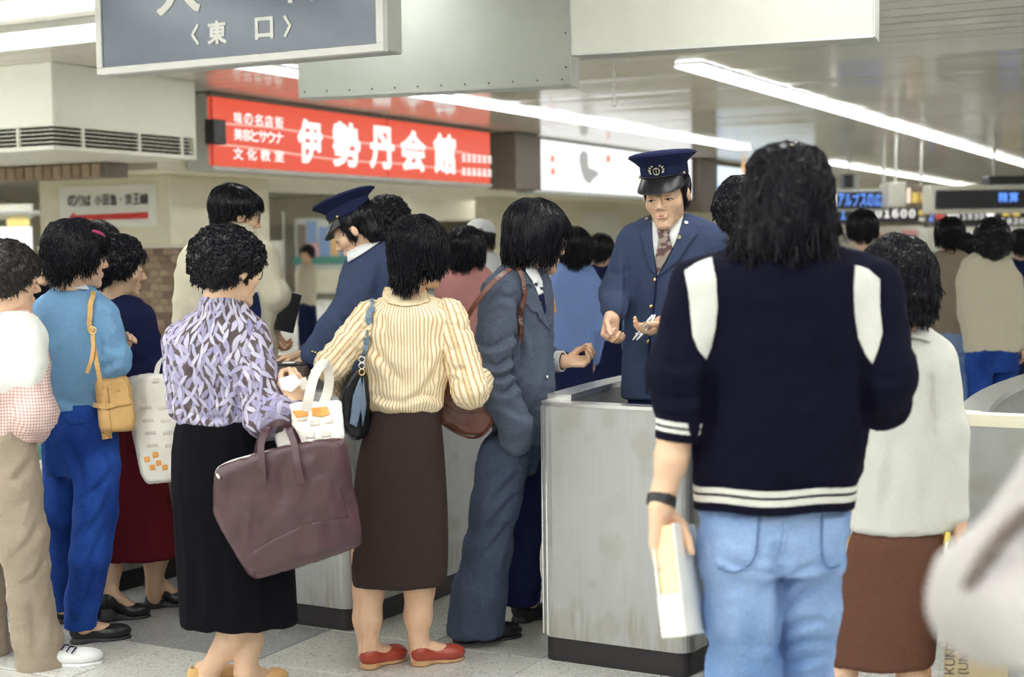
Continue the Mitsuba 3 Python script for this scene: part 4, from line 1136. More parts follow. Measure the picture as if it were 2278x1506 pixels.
        rim = [i for i in range(n)][::-1] + [j * n for j in range(1, 7)] + [6 * n + i for i in range(1, n)] + [j * n + n - 1 for j in range(5, -1, -1)]
        ff = list(f) + [[a + N, c + N, b + N] for a, b, c in f]
        for a, b in zip(rim, rim[1:] + rim[:1]):
            ff += [[a, b, b + N], [a, b + N, a + N]]
        part(k, 'cap_peak', trimesh.Trimesh(np.vstack([m.vertices, w]), ff, process=False), 'mat_leather_black', 35)
        part(k, 'cap_strap', tube([G((0.0905 * np.sin(a), 1.13 * 0.0905 * np.cos(a), 0.057)) for a in np.linspace(-1.2, 1.2, 25)], 0.0035 * self.s, 6), 'mat_leather_black', True)
        for x in (-1, 1):
            b = trimesh.creation.icosphere(1, 0.006 * self.s)
            b.apply_translation(G((x * 0.0915 * np.sin(1.2), 1.13 * 0.0915 * np.cos(1.2), 0.058)))
            part(k, 'cap_button', b, 'mat_gold', True)
        # crest: a small wheel between two leaves
        yb = 1.13 * 0.0895 + 0.003
        crest = [tube([G((0.012 * np.sin(a), yb, 0.078 + 0.012 * np.cos(a))) for a in np.linspace(0, 2 * np.pi, 17)], 0.0022 * self.s, 5, False)]
        for x in (-1, 1):
            for t in range(4):
                a0 = 0.5 + t * 0.5
                p0 = np.array([x * 0.022 * np.sin(a0 + 0.6), yb - 0.0012, 0.078 - 0.020 * np.cos(a0 + 0.6) * 0.9])
                p1 = p0 + np.array([x * 0.010, -0.001, 0.008])
                crest.append(tube([G(p0), G((p0 + p1) / 2), G(p1)], np.array([0.0015, 0.0045, 0.001]) * self.s, 5))
        crest.append(tube([G((0, yb + 0.001, 0.066)), G((0, yb + 0.001, 0.090))], 0.002 * self.s, 5))
        part(k, 'cap_crest', cat(crest), 'mat_crest', True, label='metal cap crest')


mat('crest', C('cfc9a8'), 0.3, metal=0.7)


def strands(m, n, length, flow, radius=0.0022, lift=0.002, steps=7, seed=0, spread=0.35, rise=0.0, keep=None):
    """Locks of hair lying over the surface m: tapered three-sided tubes."""
    rng = np.random.default_rng(seed)
    nv = vnormals(m)
    area = m.area_faces
    f = rng.choice(len(m.faces), n, p=area / area.sum())
    p = m.triangles_center[f].copy()
    if keep is not None:
        p = p[keep(p)]
        n = len(p)
    tree = cKDTree(m.vertices)
    ln = length * rng.uniform(0.6, 1.15, n)
    jit = rng.normal(0, spread, (n, 3))
    pts = []
    for s in range(steps):
        _, i = tree.query(p)
        nn = nv[i]
        h = ((p - m.vertices[i]) * nn).sum(1)
        q = p - nn * h[:, None]
        t = s / (steps - 1)
        free = (nn[:, 2] < -0.25) & (s > 0)
        q[free] = p[free]
        pts.append(q + nn * (lift + rise * t)[:, None] if np.ndim(rise) else q + nn * (lift + rise * t))
        d = flow(q, nn) + jit * (0.6 + 0.8 * t)
        d -= nn * (d * nn).sum(1)[:, None] * ~free[:, None]
        d[free] = d[free] * 0.4 + [0, 0, -1.0]
        d /= np.linalg.norm(d, axis=1, keepdims=True) + 1e-9
        p = q + d * (ln / (steps - 1))[:, None] * np.where(free, 0.30, 1.0)[:, None]
    P = np.stack(pts, 1)
    tg = np.gradient(P, axis=1)
    tg /= np.linalg.norm(tg, axis=2, keepdims=True) + 1e-9
    a = np.cross(tg, [0.3, 0.5, 0.81])
    a /= np.linalg.norm(a, axis=2, keepdims=True) + 1e-9
    b = np.cross(tg, a)
    tt = np.linspace(0, 1, steps)
    r = radius * np.sqrt(np.clip(np.minimum(tt * 4 + 0.25, (1 - tt) * 2.2 + 0.06), 0, 1))[None, :, None] * rng.uniform(0.6, 1.3, (n, 1, 1))
    rings = [P + r * (math.cos(w) * a + math.sin(w) * b) for w in (0, 2.094, 4.189)]
    V = np.stack(rings, 2).reshape(n, steps * 3, 3)
    fc = []
    for s in range(steps - 1):
        for j in range(3):
            q = [s * 3 + j, s * 3 + (j + 1) % 3, (s + 1) * 3 + (j + 1) % 3, (s + 1) * 3 + j]
            fc += [[q[0], q[2], q[1]], [q[0], q[3], q[2]]]
    F = (np.array(fc)[None] + (np.arange(n) * steps * 3)[:, None, None]).reshape(-1, 3)
    return trimesh.Trimesh(V.reshape(-1, 3), F, process=False)


def hand_prims(wrist, fwd, palm, right, curl=(0.5, 0.7, 0.5), s=1.0, thumb=0.5, spread=1.0):
    f = np.asarray(fwd, float) / np.linalg.norm(fwd)
    n = np.asarray(palm, float)
    n = n - f * (n @ f)
    n /= np.linalg.norm(n)
    t = np.cross(n, f) * (-1 if right else 1)
    w = np.asarray(wrist, float)
    curls = curl if isinstance(curl[0], (tuple, list)) else [curl] * 4
    palm_p, out = [], []
    offs, lens = (0.030, 0.0105, -0.0095, -0.028), (0.068, 0.076, 0.070, 0.056)
    for i in range(4):
        kn = w + s * (f * (0.088 - 0.006 * abs(i - 1)) + t * offs[i])
        palm_p.append(seg(w + s * (t * offs[i] * 0.6 + f * 0.004), kn, 0.0155 * s, 0.0115 * s))
        d, p, ang = f + t * 0.06 * (1.5 - i) * spread, kn, 0.0
        fin = []
        for j, (q, r0, r1) in enumerate(((0.46, 0.0098, 0.0088), (0.30, 0.0088, 0.0080), (0.24, 0.0080, 0.0066))):
            ang += curls[i][j]
            dd = d * math.cos(ang) + n * math.sin(ang)
            e = p + s * lens[i] * q * dd / np.linalg.norm(dd)
            fin.append(seg(p, e, r0 * s * (0.88 if i == 3 else 1), r1 * s * (0.88 if i == 3 else 1)))
            p = e
        out.append(('u', fin, 0.003))
    b = w + s * (f * 0.022 + t * 0.022 + n * 0.006)
    d1 = f * 0.62 + t * (0.75 - 0.35 * thumb) + n * (0.15 + 0.5 * thumb)
    p1 = b + s * 0.040 * d1 / np.linalg.norm(d1)
    d2 = f * 0.9 + t * (0.35 - 0.6 * thumb) + n * (0.1 + 0.5 * thumb)
    p2 = p1 + s * 0.033 * d2 / np.linalg.norm(d2)
    d3 = d2 - t * 0.25 * thumb
    p3 = p2 + s * 0.024 * d3 / np.linalg.norm(d3)
    th = ('u', [seg(b, p1, 0.0155 * s, 0.0115 * s), seg(p1, p2, 0.0112 * s, 0.0098 * s), seg(p2, p3, 0.0098 * s, 0.0075 * s)], 0.006)
    return [('u', [('u', palm_p, 0.012), ('u', out, 0.0015), th], 0.006)], f, n, t


def creases(m, lines, px):
    """Pressed and pulled folds: each line (points as seen, depth px, width px) dents the cloth along it and raises it beside it."""
    uv, _ = project(m.vertices)
    nv = vnormals(m)
    see = np.clip(((CAM - m.vertices) * nv).sum(1) / np.linalg.norm(CAM - m.vertices, axis=1) * 3, 0, 1)
    dsp = np.zeros(len(uv))
    for pts, dep, wid in lines:
        c = spline(pts, 24)
        dd, i = cKDTree(c).query(uv)
        t = i / 23.0
        a = np.sin(np.pi * np.clip(t * 0.94 + 0.03, 0, 1)) ** 0.6
        nx = np.clip(i + 1, 0, 23)
        pv = np.clip(i - 1, 0, 23)
        tg = c[nx] - c[pv]
        side = np.sign(tg[:, 0] * (uv[:, 1] - c[i, 1]) - tg[:, 1] * (uv[:, 0] - c[i, 0])) * dd
        dsp += dep * a * (-np.exp(-(side / wid) ** 2) + 0.8 * np.exp(-((side - 1.7 * wid) / (1.3 * wid)) ** 2))
    m.vertices = m.vertices + nv * (dsp * see * px)[:, None]
    return m


def lighter(m, tol=0.0005):
    """Fewer triangles where the surface is nearly flat."""
    w = manifold3d.Manifold(manifold3d.Mesh(m.vertices.astype(np.float32), m.faces.astype(np.uint32)))
    if w.status() != manifold3d.Error.NoError:
        return m
    r = w.simplify(tol).to_mesh()
    return trimesh.Trimesh(r.vert_properties[:, :3], r.tri_verts, process=False)


class Person:
    def __init__(self, label, d):
        self.k, self.d = thing('person', label, 'person'), d
        self.body, self.pieces = [], []

    def A(self, u, v, dd=0.0):
        return at(u, v, self.d + dd)

    def px(self, n, dd=0.0):
        return n * (self.d + dd) / FL

    def rows(self, rows, ratio=0.6, dd=0.0):
        """rows of (v, left edge, right edge[, depth shift[, half depth / half width]]) -> sections of a loft"""
        out = []
        for r in rows:
            e = dd + (r[3] if len(r) > 3 else 0)
            q = r[4] if len(r) > 4 else ratio
            c = self.A((r[1] + r[2]) / 2, r[0], e)
            hw = self.px((r[2] - r[1]) / 2, e)
            out.append((c[0], c[1], c[2], hw, hw * q))
        return out

    def limb(self, *joints):
        """(u, v, depth shift, radius in px) ... -> a chain"""
        P, R = [self.A(j[0], j[1], j[2]) for j in joints], [self.px(j[3], j[2]) for j in joints]
        return chain(P, R)

    def wear(self, name, prims, m, res=0.009, k=0.03, fold=None, label=None, smooth=True, uv=None, grow=0.0, box=None, under=True, crease=None):
        s = solid(prims, res, k, box)
        relax(s, 2)
        if fold:
            for f in fold:
                folds(s, *f)
        if crease:
            creases(s, crease, self.px(1))
        if uv is None:
            s = lighter(s)
        self.last = s
        self.lastkey = part(self.k, name, s, m, smooth, label, uv=None if uv is None else uv(s))
        if under:
            b = [shrink(p, 0.014) for p in prims if p[0] in 'cel']
            cuts = [('&', ('p', p[1][1] + [0, 0, 0.03], p[1][2])) for p in prims if p[0] == '&']
            self.body += [('u', b + cuts, 0.02)] if cuts else b
        return s

    def head(self, u, v, yaw=0, pitch=0, roll=0, s=1.0, dd=0.0, neck=None, res=0.0055, neck_r=0.05):
        self.h = Head(self.A(u, v, dd), rot(yaw, pitch, roll), s)
        e = self.h.L((0, -0.045, -0.17)) if neck is None else self.A(*neck)
        self.pieces.append(self.h.mesh(e, res, neck_r))
        self.body.append(seg(e, e + [0, 0, -0.06], 0.045, 0.06))
        return self.h

    def hair(self, prims, m='mat_hair', cut=(), res=0.006, k=0.025, n=500, length=0.10, curl=0.0, seed=1, flow=None, radius=0.0024, spread=0.25, rise=0.0, strand=True):
        h = self.h
        pr = [('u', list(prims), k)] + [('-', c, 0.012) for c in cut]
        s = solid(pr, res, 0.0, extent(list(prims)))
        displace(s, 0.006 * (meshkit.fbm(s.vertices * np.array([38, 38, 11.0]), 2, seed + 3) - 0.5) * 2)
        if curl:
            c = s.vertices
            displace(s, curl * (meshkit.fbm(c * 55, 2, seed) - 0.5) * 2 + curl * 0.5 * (meshkit.noise(c * 130, seed + 5) - 0.5))
        if strand:
            crown = h.L((0, -0.035, 0.115))
            down = np.array([0, 0, -1.0])

            def fl(q, nn):
                o = q - crown
                o[:, 2] = 0
                o /= np.linalg.norm(o, axis=1, keepdims=True) + 1e-6
                w = np.clip((crown[2] - q[:, 2]) / 0.08, 0.1, 2)[:, None]
                return o * (1.2 - 0.5 * np.minimum(w, 1)) + down * w
            s = cat([s, strands(s, int(n * 2.1), length, flow or fl, radius * 0.6, 0.0008, 5, seed, spread if not curl else 1.1, rise)])
        part(self.k, 'hair', s, m, True)

    def std_hair(self, nape=-0.075, vol=0.0, side=-0.06, bang=0.0, nw=0.068):
        E = self.h.E
        v = vol
        pr = [E((0, -0.020, 0.042), (0.083 + v, 0.101 + v, 0.082 + v)), E((0, -0.062, (nape + 0.04) / 2), (nw + v, 0.048 + v, (0.05 - nape) / 2 + 0.02))]
        for x in (-1, 1):
            pr.append(E((x * (0.066 + v * 0.7), -0.012, (side + 0.06) / 2), (0.022 + v * 0.5, 0.052 + v * 0.5, (0.06 - side) / 2 + 0.01)))
        if bang:
            pr.append(E((0, 0.062, 0.062), (0.062, 0.038, 0.03)))
        return pr

    def face_cut(self, low=-0.03, w=0.062, front=0.118, top=0.04):
        E = self.h.E
        return [E((0, front, (top - 0.16) / 2), (w, 0.088, (top + 0.16) / 2))]

    def hand(self, wrist, fwd, palm, right, curl=(0.5, 0.7, 0.5), s=1.0, thumb=0.5, spread=1.0, res=0.003, arm=None):
        pr, f, n, t = hand_prims(wrist, fwd, palm, right, curl, s, thumb, spread)
        w = np.asarray(wrist, float)
        back = w - f * 0.05 if arm is None else np.asarray(arm, float)
        pr = [('u', pr + [seg(w + f * 0.01, back, 0.024 * s, 0.027 * s)], 0.012)]
        lo = np.minimum(w, back) - 0.03
        hi = np.maximum(w, back) + 0.03
        lo, hi = np.minimum(lo, w + f * 0.1 - 0.12), np.maximum(hi, w + f * 0.1 + 0.12)
        m = solid(pr, res, 0.0, (lo, hi))
        self.pieces.append(m)
        return w, f, n, t

    def leg(self, *joints, stocking=True):
        c = self.limb(*joints)
        self.body += c
        return c

    def shoe(self, heel, yaw, L=0.24, w=0.042, heel_h=0.012, m='mat_leather_black', sole='mat_rubber', low=True, h=0.055, toe=0.03):
        """heel: ground point; yaw: direction of the toe in degrees, 0 = away from the viewer, positive to the left."""
        R = rot(yaw)
        G = lambda q: np.asarray(heel, float) + R @ np.asarray(q, float)  # noqa: E731
        up = [ell(G((0, L * 0.16, heel_h + 0.034)), (w * 0.80, L * 0.17, 0.036 if low else h), R), ell(G((0, L * 0.72, 0.026)), (w, L * 0.27, toe), R), seg(G((0, L * 0.2, heel_h + 0.024)), G((0, L * 0.7, 0.022)), w * 0.72, w * 0.60)]
        cutp = [('&', ('p', G((0, 0, 0.012)), np.array([0, 0, -1.0])))]
        if low:
            cutp.append(('-', ell(G((0, L * 0.36, heel_h + 0.066)), (w * 0.66, L * 0.30, 0.034), R), 0.008))
        lo, hi = extent(up)
        k = part(self.k, 'shoe', solid(up + cutp, 0.005, 0.02, (lo, hi)), m, True)
        so = [ell(G((0, L * 0.17, 0.0)), (w * 0.86, L * 0.175, 0.02 + heel_h), R), ell(G((0, L * 0.70, 0.0)), (w * 1.04, L * 0.295, 0.018), R), seg(G((0, L * 0.2, 0.004)), G((0, L * 0.6, 0.004)), 0.022)]
        lo, hi = extent(so)
        part(k, 'sole', solid(so + [('&', ('p', G((0, 0, 0.0)), np.array([0, 0, -1.0])))], 0.005, 0.015, (lo, hi)), sole, True)
        if heel_h > 0.03:
            part(k, 'heel', solid([('u', [seg(G((0, 0.028, 0.012)), G((0, 0.034, heel_h + 0.02)), 0.016, 0.028)], 0.0), ('&', ('p', G((0, 0, 0)), np.array([0, 0, -1.0])))], 0.004, 0.0, (G((0, 0.03, 0)) - 0.06, G((0, 0.03, 0)) + 0.09)), m, True)
        self.body += [seg(G((0, 0.05, heel_h + 0.05)), G((0, L * 0.68, 0.03)), 0.026, 0.024)] if low else [seg(G((0, 0.05, heel_h + 0.045)), G((0, 0.07, 0.03)), 0.024), seg(G((0, 0.07, 0.035)), G((0, L * 0.66, 0.025)), 0.022, 0.019)]
        return k

    def done(self, skin='mat_skin', res=0.011):
        pr = [p for p in self.body]
        ms = [solid(pr, res, 0.02)]
        part(self.k, 'body', lighter(weld(ms + self.pieces), 0.0007), skin, True)


def shrink(p, a):
    if p[0] == 'c':
        return ('c', p[1], p[2], max(p[3] - a, 0.02), max(p[4] - a, 0.02))
    if p[0] == 'e':
        return ('e', p[1], np.maximum(p[2] - a, 0.02), p[3])
    r = p[1].copy()
    r[:, 3:5] = np.maximum(r[:, 3:5] - a, 0.02)
    return ('l', r, p[2], p[3])


class Skin:
    """Depth and normal of a worn surface as the viewer sees it, to lay patches and straps on it."""

    def __init__(self, m, step=3.0):
        nv = vnormals(m)
        see = ((CAM - m.vertices) * nv).sum(1) > 0
        self.uv, self.dp = project(m.vertices[see])
        self.p, self.n = m.vertices[see], nv[see]
        self.tree = cKDTree(self.uv)

    def on(self, u, v, lift=0.003):
        u, v = np.atleast_1d(u).astype(float), np.atleast_1d(v).astype(float)
        dist, i = self.tree.query(np.stack([u, v], -1), 5)
        near = self.dp[i].min(1, keepdims=True)
        w = (self.dp[i] < near + 0.05) / (dist + 0.6) ** 2
        w /= w.sum(1, keepdims=True)
        y = (w * self.p[i][..., 1]).sum(1)
        n = (w[..., None] * self.n[i]).sum(1)
        n /= np.linalg.norm(n, axis=1, keepdims=True) + 1e-9
        pts = np.array([at(a, b, c) for a, b, c in zip(u, v, y)])
        return pts + n * lift, n

    def patch(self, poly, lift=0.003, step=7.0, thick=0.003):
        """A piece of cloth over the surface, its outline given as seen."""
        pg = shapely.Polygon(poly).buffer(0).segmentize(step)
        x0, y0, x1, y1 = pg.bounds
        gx, gy = np.meshgrid(np.arange(x0 + step / 2, x1, step), np.arange(y0 + step / 2, y1, step))
        pts = np.c_[gx.ravel(), gy.ravel()]
        ins = shapely.contains_xy(pg.buffer(-step * 0.45), pts[:, 0], pts[:, 1])
        ring = np.array(pg.exterior.coords)[:-1]
        q = np.vstack([ring, pts[ins]])
        from scipy.spatial import Delaunay
        tri = Delaunay(q).simplices
        c = q[tri].mean(1)
        tri = tri[shapely.contains_xy(pg, c[:, 0], c[:, 1])]
        a, n = self.on(q[:, 0], q[:, 1], lift)
        b = a - n * thick
        N = len(q)
        f = [tuple(t) for t in tri]
        fs = np.array(f)
        nn = np.cross(a[fs[:, 1]] - a[fs[:, 0]], a[fs[:, 2]] - a[fs[:, 0]])
        flip = (nn * n[fs[:, 0]]).sum(1) < 0
        fs[flip] = fs[flip][:, ::-1]
        rim = np.arange(len(ring))
        nx = np.roll(rim, -1)
        sides = np.vstack([np.c_[rim, rim + N, nx], np.c_[nx, rim + N, nx + N]])
        m = trimesh.Trimesh(np.vstack([a, b]), np.vstack([fs, fs[:, ::-1] + N, sides]), process=False)
        return m

    def strap(self, uv, width, lift=0.004, thick=0.004, n=30, free=None):
        """A flat band along a line given as seen, lying on the surface."""
        c = spline(uv, n)
        p, nn = self.on(c[:, 0], c[:, 1], lift)
        return band(p, nn, width, thick)


def band(p, nn, width, thick):
    p, nn = np.asarray(p, float), np.asarray(nn, float)
    t = np.gradient(p, axis=0)
    t /= np.linalg.norm(t, axis=1, keepdims=True) + 1e-9
    nn = np.broadcast_to(nn, p.shape)
    s = np.cross(t, nn)
    s /= np.linalg.norm(s, axis=1, keepdims=True) + 1e-9
    o = np.cross(s, t)
    h = width / 2
    ring = [p - s * h, p + s * h, p + s * h + o * thick, p - s * h + o * thick]
    v = np.stack(ring, 1).reshape(-1, 3)
    f = []
    for i in range(len(p) - 1):
        for j in range(4):
            q = [i * 4 + j, i * 4 + (j + 1) % 4, (i + 1) * 4 + (j + 1) % 4, (i + 1) * 4 + j]
            f += [[q[0], q[1], q[2]], [q[0], q[2], q[3]]]
    e = (len(p) - 1) * 4
    f += [[0, 2, 1], [0, 3, 2], [e, e + 1, e + 2], [e, e + 2, e + 3]]
    m = trimesh.Trimesh(v, f, process=False)
    if m.volume < 0:
        m.invert()
    return m
# ------------------------------------------------------------------ people: clothes
def leaves(x, y, cell, seed):
    """(coverage, tone) of scattered leaf shapes."""
    gx, gy = dr.floor(x / cell), dr.floor(y / cell)
    best, tone = mi.Float(0), mi.Float(0)
    for a in (-1, 0, 1):
        for b in (-1, 0, 1):
            cx, cy = gx + a, gy + b
            ox = (cx + 0.2 + 0.6 * cell_rand(cx, cy, seed)) * cell
            oy = (cy + 0.2 + 0.6 * cell_rand(cx, cy, seed + 1)) * cell
            an = (cell_rand(cx, cy, seed + 2) - 0.5) * 2.2 + 1.4
            ca, sa = dr.cos(an), dr.sin(an)
            dx, dy = x - ox, y - oy
            l, w = cell * 0.88, cell * 0.30
            p, q = (dx * ca + dy * sa) / l, (dy * ca - dx * sa) / w
            e = 1 - dr.abs(q) / dr.maximum(1 - p * p, 1e-3)
            e = dr.select(dr.abs(p) < 1, e, -1)
            take = e > best
            best = dr.select(take, e, best)
            tone = dr.select(take, cell_rand(cx, cy, seed + 3), tone)
    return best, tone


def floral(p, n, uv):
    x, y = uv.x + 0.004 * noise(uv.x * 60, uv.y * 60), uv.y
    a, ta = leaves(x, y, 0.033, 3)
    b, tb = leaves(x + 0.016, y + 0.012, 0.033, 11)
    c = mix((0.115, 0.092, 0.088), (0.075, 0.055, 0.06), noise(x * 40, y * 40))
    la = mix(C('8f8bb0'), C('c0bccb'), ta)
    lb = mix(C('a5a0c4'), C('8a86a0'), tb)
    c = mix(c, lb, smoothstep(0.05, 0.16, b) * smoothstep(0.35, 0.40, tb))
    e = smoothstep(0.0, 0.10, a)
    c = mix(c, (0.08, 0.06, 0.065), e)
    return mix(c, la, smoothstep(0.13, 0.22, a))


def stripes(p, n, uv):
    w = uv.x / 0.0185
    f = w - dr.floor(w)
    line = smoothstep(0.30, 0.16, dr.abs(f - 0.5))
    thin = smoothstep(0.10, 0.04, dr.abs(f - 0.5))
    c = mix(C('efe4c9'), C('d8bd8c'), line * 0.8)
    return mix(c, C('b08452'), thin * 0.75)


def checks(col, base, size):
    def fn(p, n, uv):
        a, b = uv.x / size, uv.y / size
        la = smoothstep(0.28, 0.16, dr.abs(a - dr.floor(a) - 0.5))
        lb = smoothstep(0.28, 0.16, dr.abs(b - dr.floor(b) - 0.5))
        return mix(base, col, dr.clip(0.6 * la + 0.6 * lb, 0, 1))
    return fn


def denim(a, b):
    def fn(p, n, uv):
        w = fbm(p.x * 9, p.y * 9, p.z * 4)
        f = noise(p.x * 500, p.y * 500, p.z * 160)
        return mix(a, b, dr.clip(0.75 * smoothstep(0.25, 0.75, w) + 0.5 * (f - 0.5), 0, 1))
    return fn


mat('floral', floral, 0.75, 0.12)
mat('yellow_stripe', stripes, 0.8, 0.12)
mat('pink_check', checks(C('b98f8c'), C('e6d7cf'), 0.011), 0.85, 0.12)
mat('blue_check', checks(C('5670a8'), C('d5d9e2'), 0.03), 0.85, 0.12)
mat('denim_light', denim(C('6380ae'), C('93abd0')), 0.85, 0.12)
mat('corduroy_blue', denim(C('162e6c'), C('2a4d9c')), 0.85, 0.12, sheen=0.15)
cloth('white_knit', C('e9ece6'))
cloth('blue_knit', C('6f97bb'), amp=0.16)
cloth('navy', C('161a38'))
cloth('varsity', C('0a0a1c'), 0.9, 0.0, 0.2)
cloth('wine', C('4a121a'))
cloth('trench', C('cbc5b0'))
cloth('black_velvet', C('0b0a10'), 0.95, 0.0)
cloth('uniform', C('3b455f'), amp=0.18)
cloth('uniform_dark', C('1b2040'))
cloth('skirt_brown', C('352a29'), amp=0.2)
cloth('suit_grey', C('4d5463'), amp=0.25)
cloth('suit_trousers', C('3c4455'), amp=0.25)
cloth('pink', C('b07c78'))
cloth('beige_trousers', C('958878'))
cloth('shirt_white', C('e6e8ea'), amp=0.04)
cloth('sky_blue', C('7b94cb'))
cloth('white_jacket', C('cfcfc8'), amp=0.06)
cloth('skirt_chestnut', C('5e4034'), amp=0.18)
cloth('sweater_taupe', C('8d8070'), amp=0.2)
cloth('parka', C('c9c1ad'), amp=0.08)
cloth('light_grey', C('a19d9c'), amp=0.06)
cloth('teal', C('6f97ab'))
FOLD_SKIRT = [(0.008, (17, 17, 2.5), 3)]
FOLD_SHIRT = [(0.009, (15, 15, 7), 5), (0.005, (32, 32, 16), 9)]
FOLD_COAT = [(0.008, (10, 10, 7), 2), (0.004, (26, 26, 16), 4)]
FOLD_TROUSERS = [(0.007, (13, 13, 7), 6), (0.004, (30, 30, 22), 9)]


def hem(q):
    return ('&', ('p', np.asarray(q), np.array([0, 0, -1.0])))


def cyl_uv(cx, cy, r):
    return lambda m: np.c_[np.arctan2(m.vertices[:, 0] - cx, -(m.vertices[:, 1] - cy)) * r, m.vertices[:, 2]]


def limb_uv(pts, r):
    P = np.array(pts)

    def fn(m):
        v = m.vertices
        best, out, base = np.full(len(v), 9.0), np.zeros((len(v), 2)), 0.0
        for a, b in zip(P[:-1], P[1:]):
            ab = b - a
            L = np.linalg.norm(ab)
            t = ab / L
            h = (v - a) @ t
            q = v - a - h[:, None] * t
            d = np.linalg.norm(v - a - np.clip(h, 0, L)[:, None] * t, axis=1)
            x = np.cross(t, [0, -1.0, 0.0])
            x /= np.linalg.norm(x)
            y = np.cross(t, x)
            u = np.arctan2(q @ x, q @ y) * r
            s = d < best
            best[s] = d[s]
            out[s] = np.c_[u, base + h][s]
            base += L
        return out
    return fn


def standing_legs(p, hip_u, hip_v, foot_u, dd=0.0, gap=0.09, r=(0.075, 0.052, 0.034)):
    """Plain legs down to the ground for someone whose legs the photo hides; returns the two ankle points."""
    out = []
    hip = p.A(hip_u, hip_v, dd)
    ft = p.A(foot_u, hip_v, dd)
    for x in (-1, 1):
        h = hip + [x * gap, 0, 0]
        a = np.array([ft[0] + x * gap, ft[1] + 0.02 * x, 0.085])
        kn = (h + a) / 2 + [0, 0.02, 0.02]
        p.body += chain([h, kn, a], r)
        out.append(a)
    return out


# ================================================================== woman in the striped blouse
p = Person('woman in a pale yellow striped blouse, dark brown skirt and red loafers', 4.84)
h = p.head(934, 566, -38, -6, 0, 0.98, neck=(902, 665, 0.0))
p.hair(p.std_hair(-0.100, 0.012, -0.050, 1, 0.052) + [ell(p.A(930, 560, -0.03), (0.093, 0.075, 0.075)), ell(p.A(925, 530, -0.02), (0.075, 0.07, 0.06))], cut=p.face_cut(), n=1200, length=0.11, radius=0.0026, seed=2, spread=0.4, rise=0.004)
T1 = p.rows([(652, 866, 940), (664, 852, 958), (682, 832, 992), (705, 816, 1012), (740, 812, 1010), (790, 812, 1003), (850, 812, 990), (885, 810, 984), (902, 814, 980), (912, 828, 972)], 0.58)
s = p.wear('blouse', [loft(T1)], 'mat_yellow_stripe', 0.007, 0.03, FOLD_SHIRT, uv=cyl_uv(T1[5][0], T1[5][1], 0.17), crease=[([(818, 760), (850, 800), (900, 860)], 5, 9), ([(990, 770), (970, 830), (930, 880)], 5, 9), ([(830, 880), (860, 890), (900, 898)], 7, 7), ([(900, 895), (940, 880), (975, 890)], 7, 7), ([(860, 690), (850, 760), (845, 830)], 4, 10)])
yellow = [s]
for nm, J in (('l', [(826, 706, 0, 37), (738, 812, -0.06, 33), (762, 858, 0.08, 25)]), ('r', [(998, 704, 0, 38), (1046, 868, -0.03, 37), (1076, 842, 0.14, 24)])):
    c_ = p.limb(*J)
    P3 = [p.A(j[0], j[1], j[2]) for j in J]
    p.wear('sleeve', c_, 'mat_yellow_stripe', 0.007, 0.02, [(0.006, (30, 30, 30), 7), (0.003, (60, 60, 60), 8)], uv=limb_uv(P3, 0.052))
    yellow.append(p.last)
sk_blouse = Skin(cat(yellow))
w1 = p.A(765, 864, 0.10)
p.hand(w1, (0.25, 0.8, -0.35), (0.5, -0.2, -0.8), False, (0.8, 0.9, 0.5), 0.9)
w2 = p.A(1074, 838, 0.12)
p.hand(w2, (-0.1, 0.25, 0.95), (-0.9, 0.3, 0.1), True, (1.0, 1.1, 0.6), 0.9)
part(p.k, 'collar', sk_blouse.patch([(858, 642), (945, 645), (956, 672), (930, 680), (900, 683), (864, 676), (852, 660)], 0.007, 6, 0.006), 'mat_yellow_stripe', True, uv=None)
S1 = p.rows([(902, 832, 976), (930, 824, 980), (980, 806, 986), (1050, 792, 992), (1150, 783, 996), (1240, 780, 997), (1298, 782, 993)], 0.66)
p.wear('skirt', [loft(S1)], 'mat_skirt_brown', 0.009, 0.02, [(0.003, (12, 12, 3), 3)], under=False)
p.leg((858, 1000, 0, 50), (822, 1180, 0, 46), (820, 1310, -0.005, 35), (817, 1375, -0.01, 32), (819, 1452, -0.01, 20), (822, 1476, -0.01, 19))
p.leg((930, 1000, 0.02, 50), (938, 1180, 0.02, 46), (933, 1310, 0.02, 34), (930, 1370, 0.02, 31), (931, 1445, 0.02, 19), (932, 1470, 0.02, 19))
p.shoe(at(806, 1498, 4.80) * [1, 1, 0], -42, 0.205, 0.042, 0.012, 'mat_leather_red', 'mat_sole')
p.shoe(at(916, 1492, 4.84) * [1, 1, 0], -62, 0.205, 0.042, 0.012, 'mat_leather_red', 'mat_sole')
p.done()
W_STRIPE = p.k

# ================================================================== woman in the floral blouse
p = Person('curly-haired woman in a lilac floral blouse and long black velvet skirt', 4.5)
h = p.head(512, 600, -42, -8, 0, 1.0, neck=(480, 700, 0.0))
p.hair(p.std_hair(-0.045, 0.018, 0.012, 1) + [ell(p.A(545, 575, 0.05), (0.055, 0.05, 0.055))], cut=p.face_cut(0, 0.06, 0.118), curl=0.013, n=900, length=0.035, radius=0.003, seed=3)
h.glasses(p.k)
T1 = p.rows([(662, 449, 534, 0, .93), (674, 446, 538, 0, .9), (692, 436, 548, 0, .8), (708, 416, 566), (730, 392, 584), (770, 374, 594), (830, 372, 598), (880, 382, 596), (915, 392, 590), (938, 404, 580)], 0.6)
s = p.wear('blouse', [loft(T1)], 'mat_floral', 0.007, 0.03, FOLD_SHIRT, uv=cyl_uv(T1[5][0], T1[5][1], 0.16), crease=[([(400, 790), (440, 840), (500, 930)], 5, 9), ([(560, 760), (550, 840), (520, 920)], 6, 9), ([(410, 915), (450, 928), (520, 932)], 6, 7), ([(470, 720), (480, 800), (490, 880)], 4, 10)])
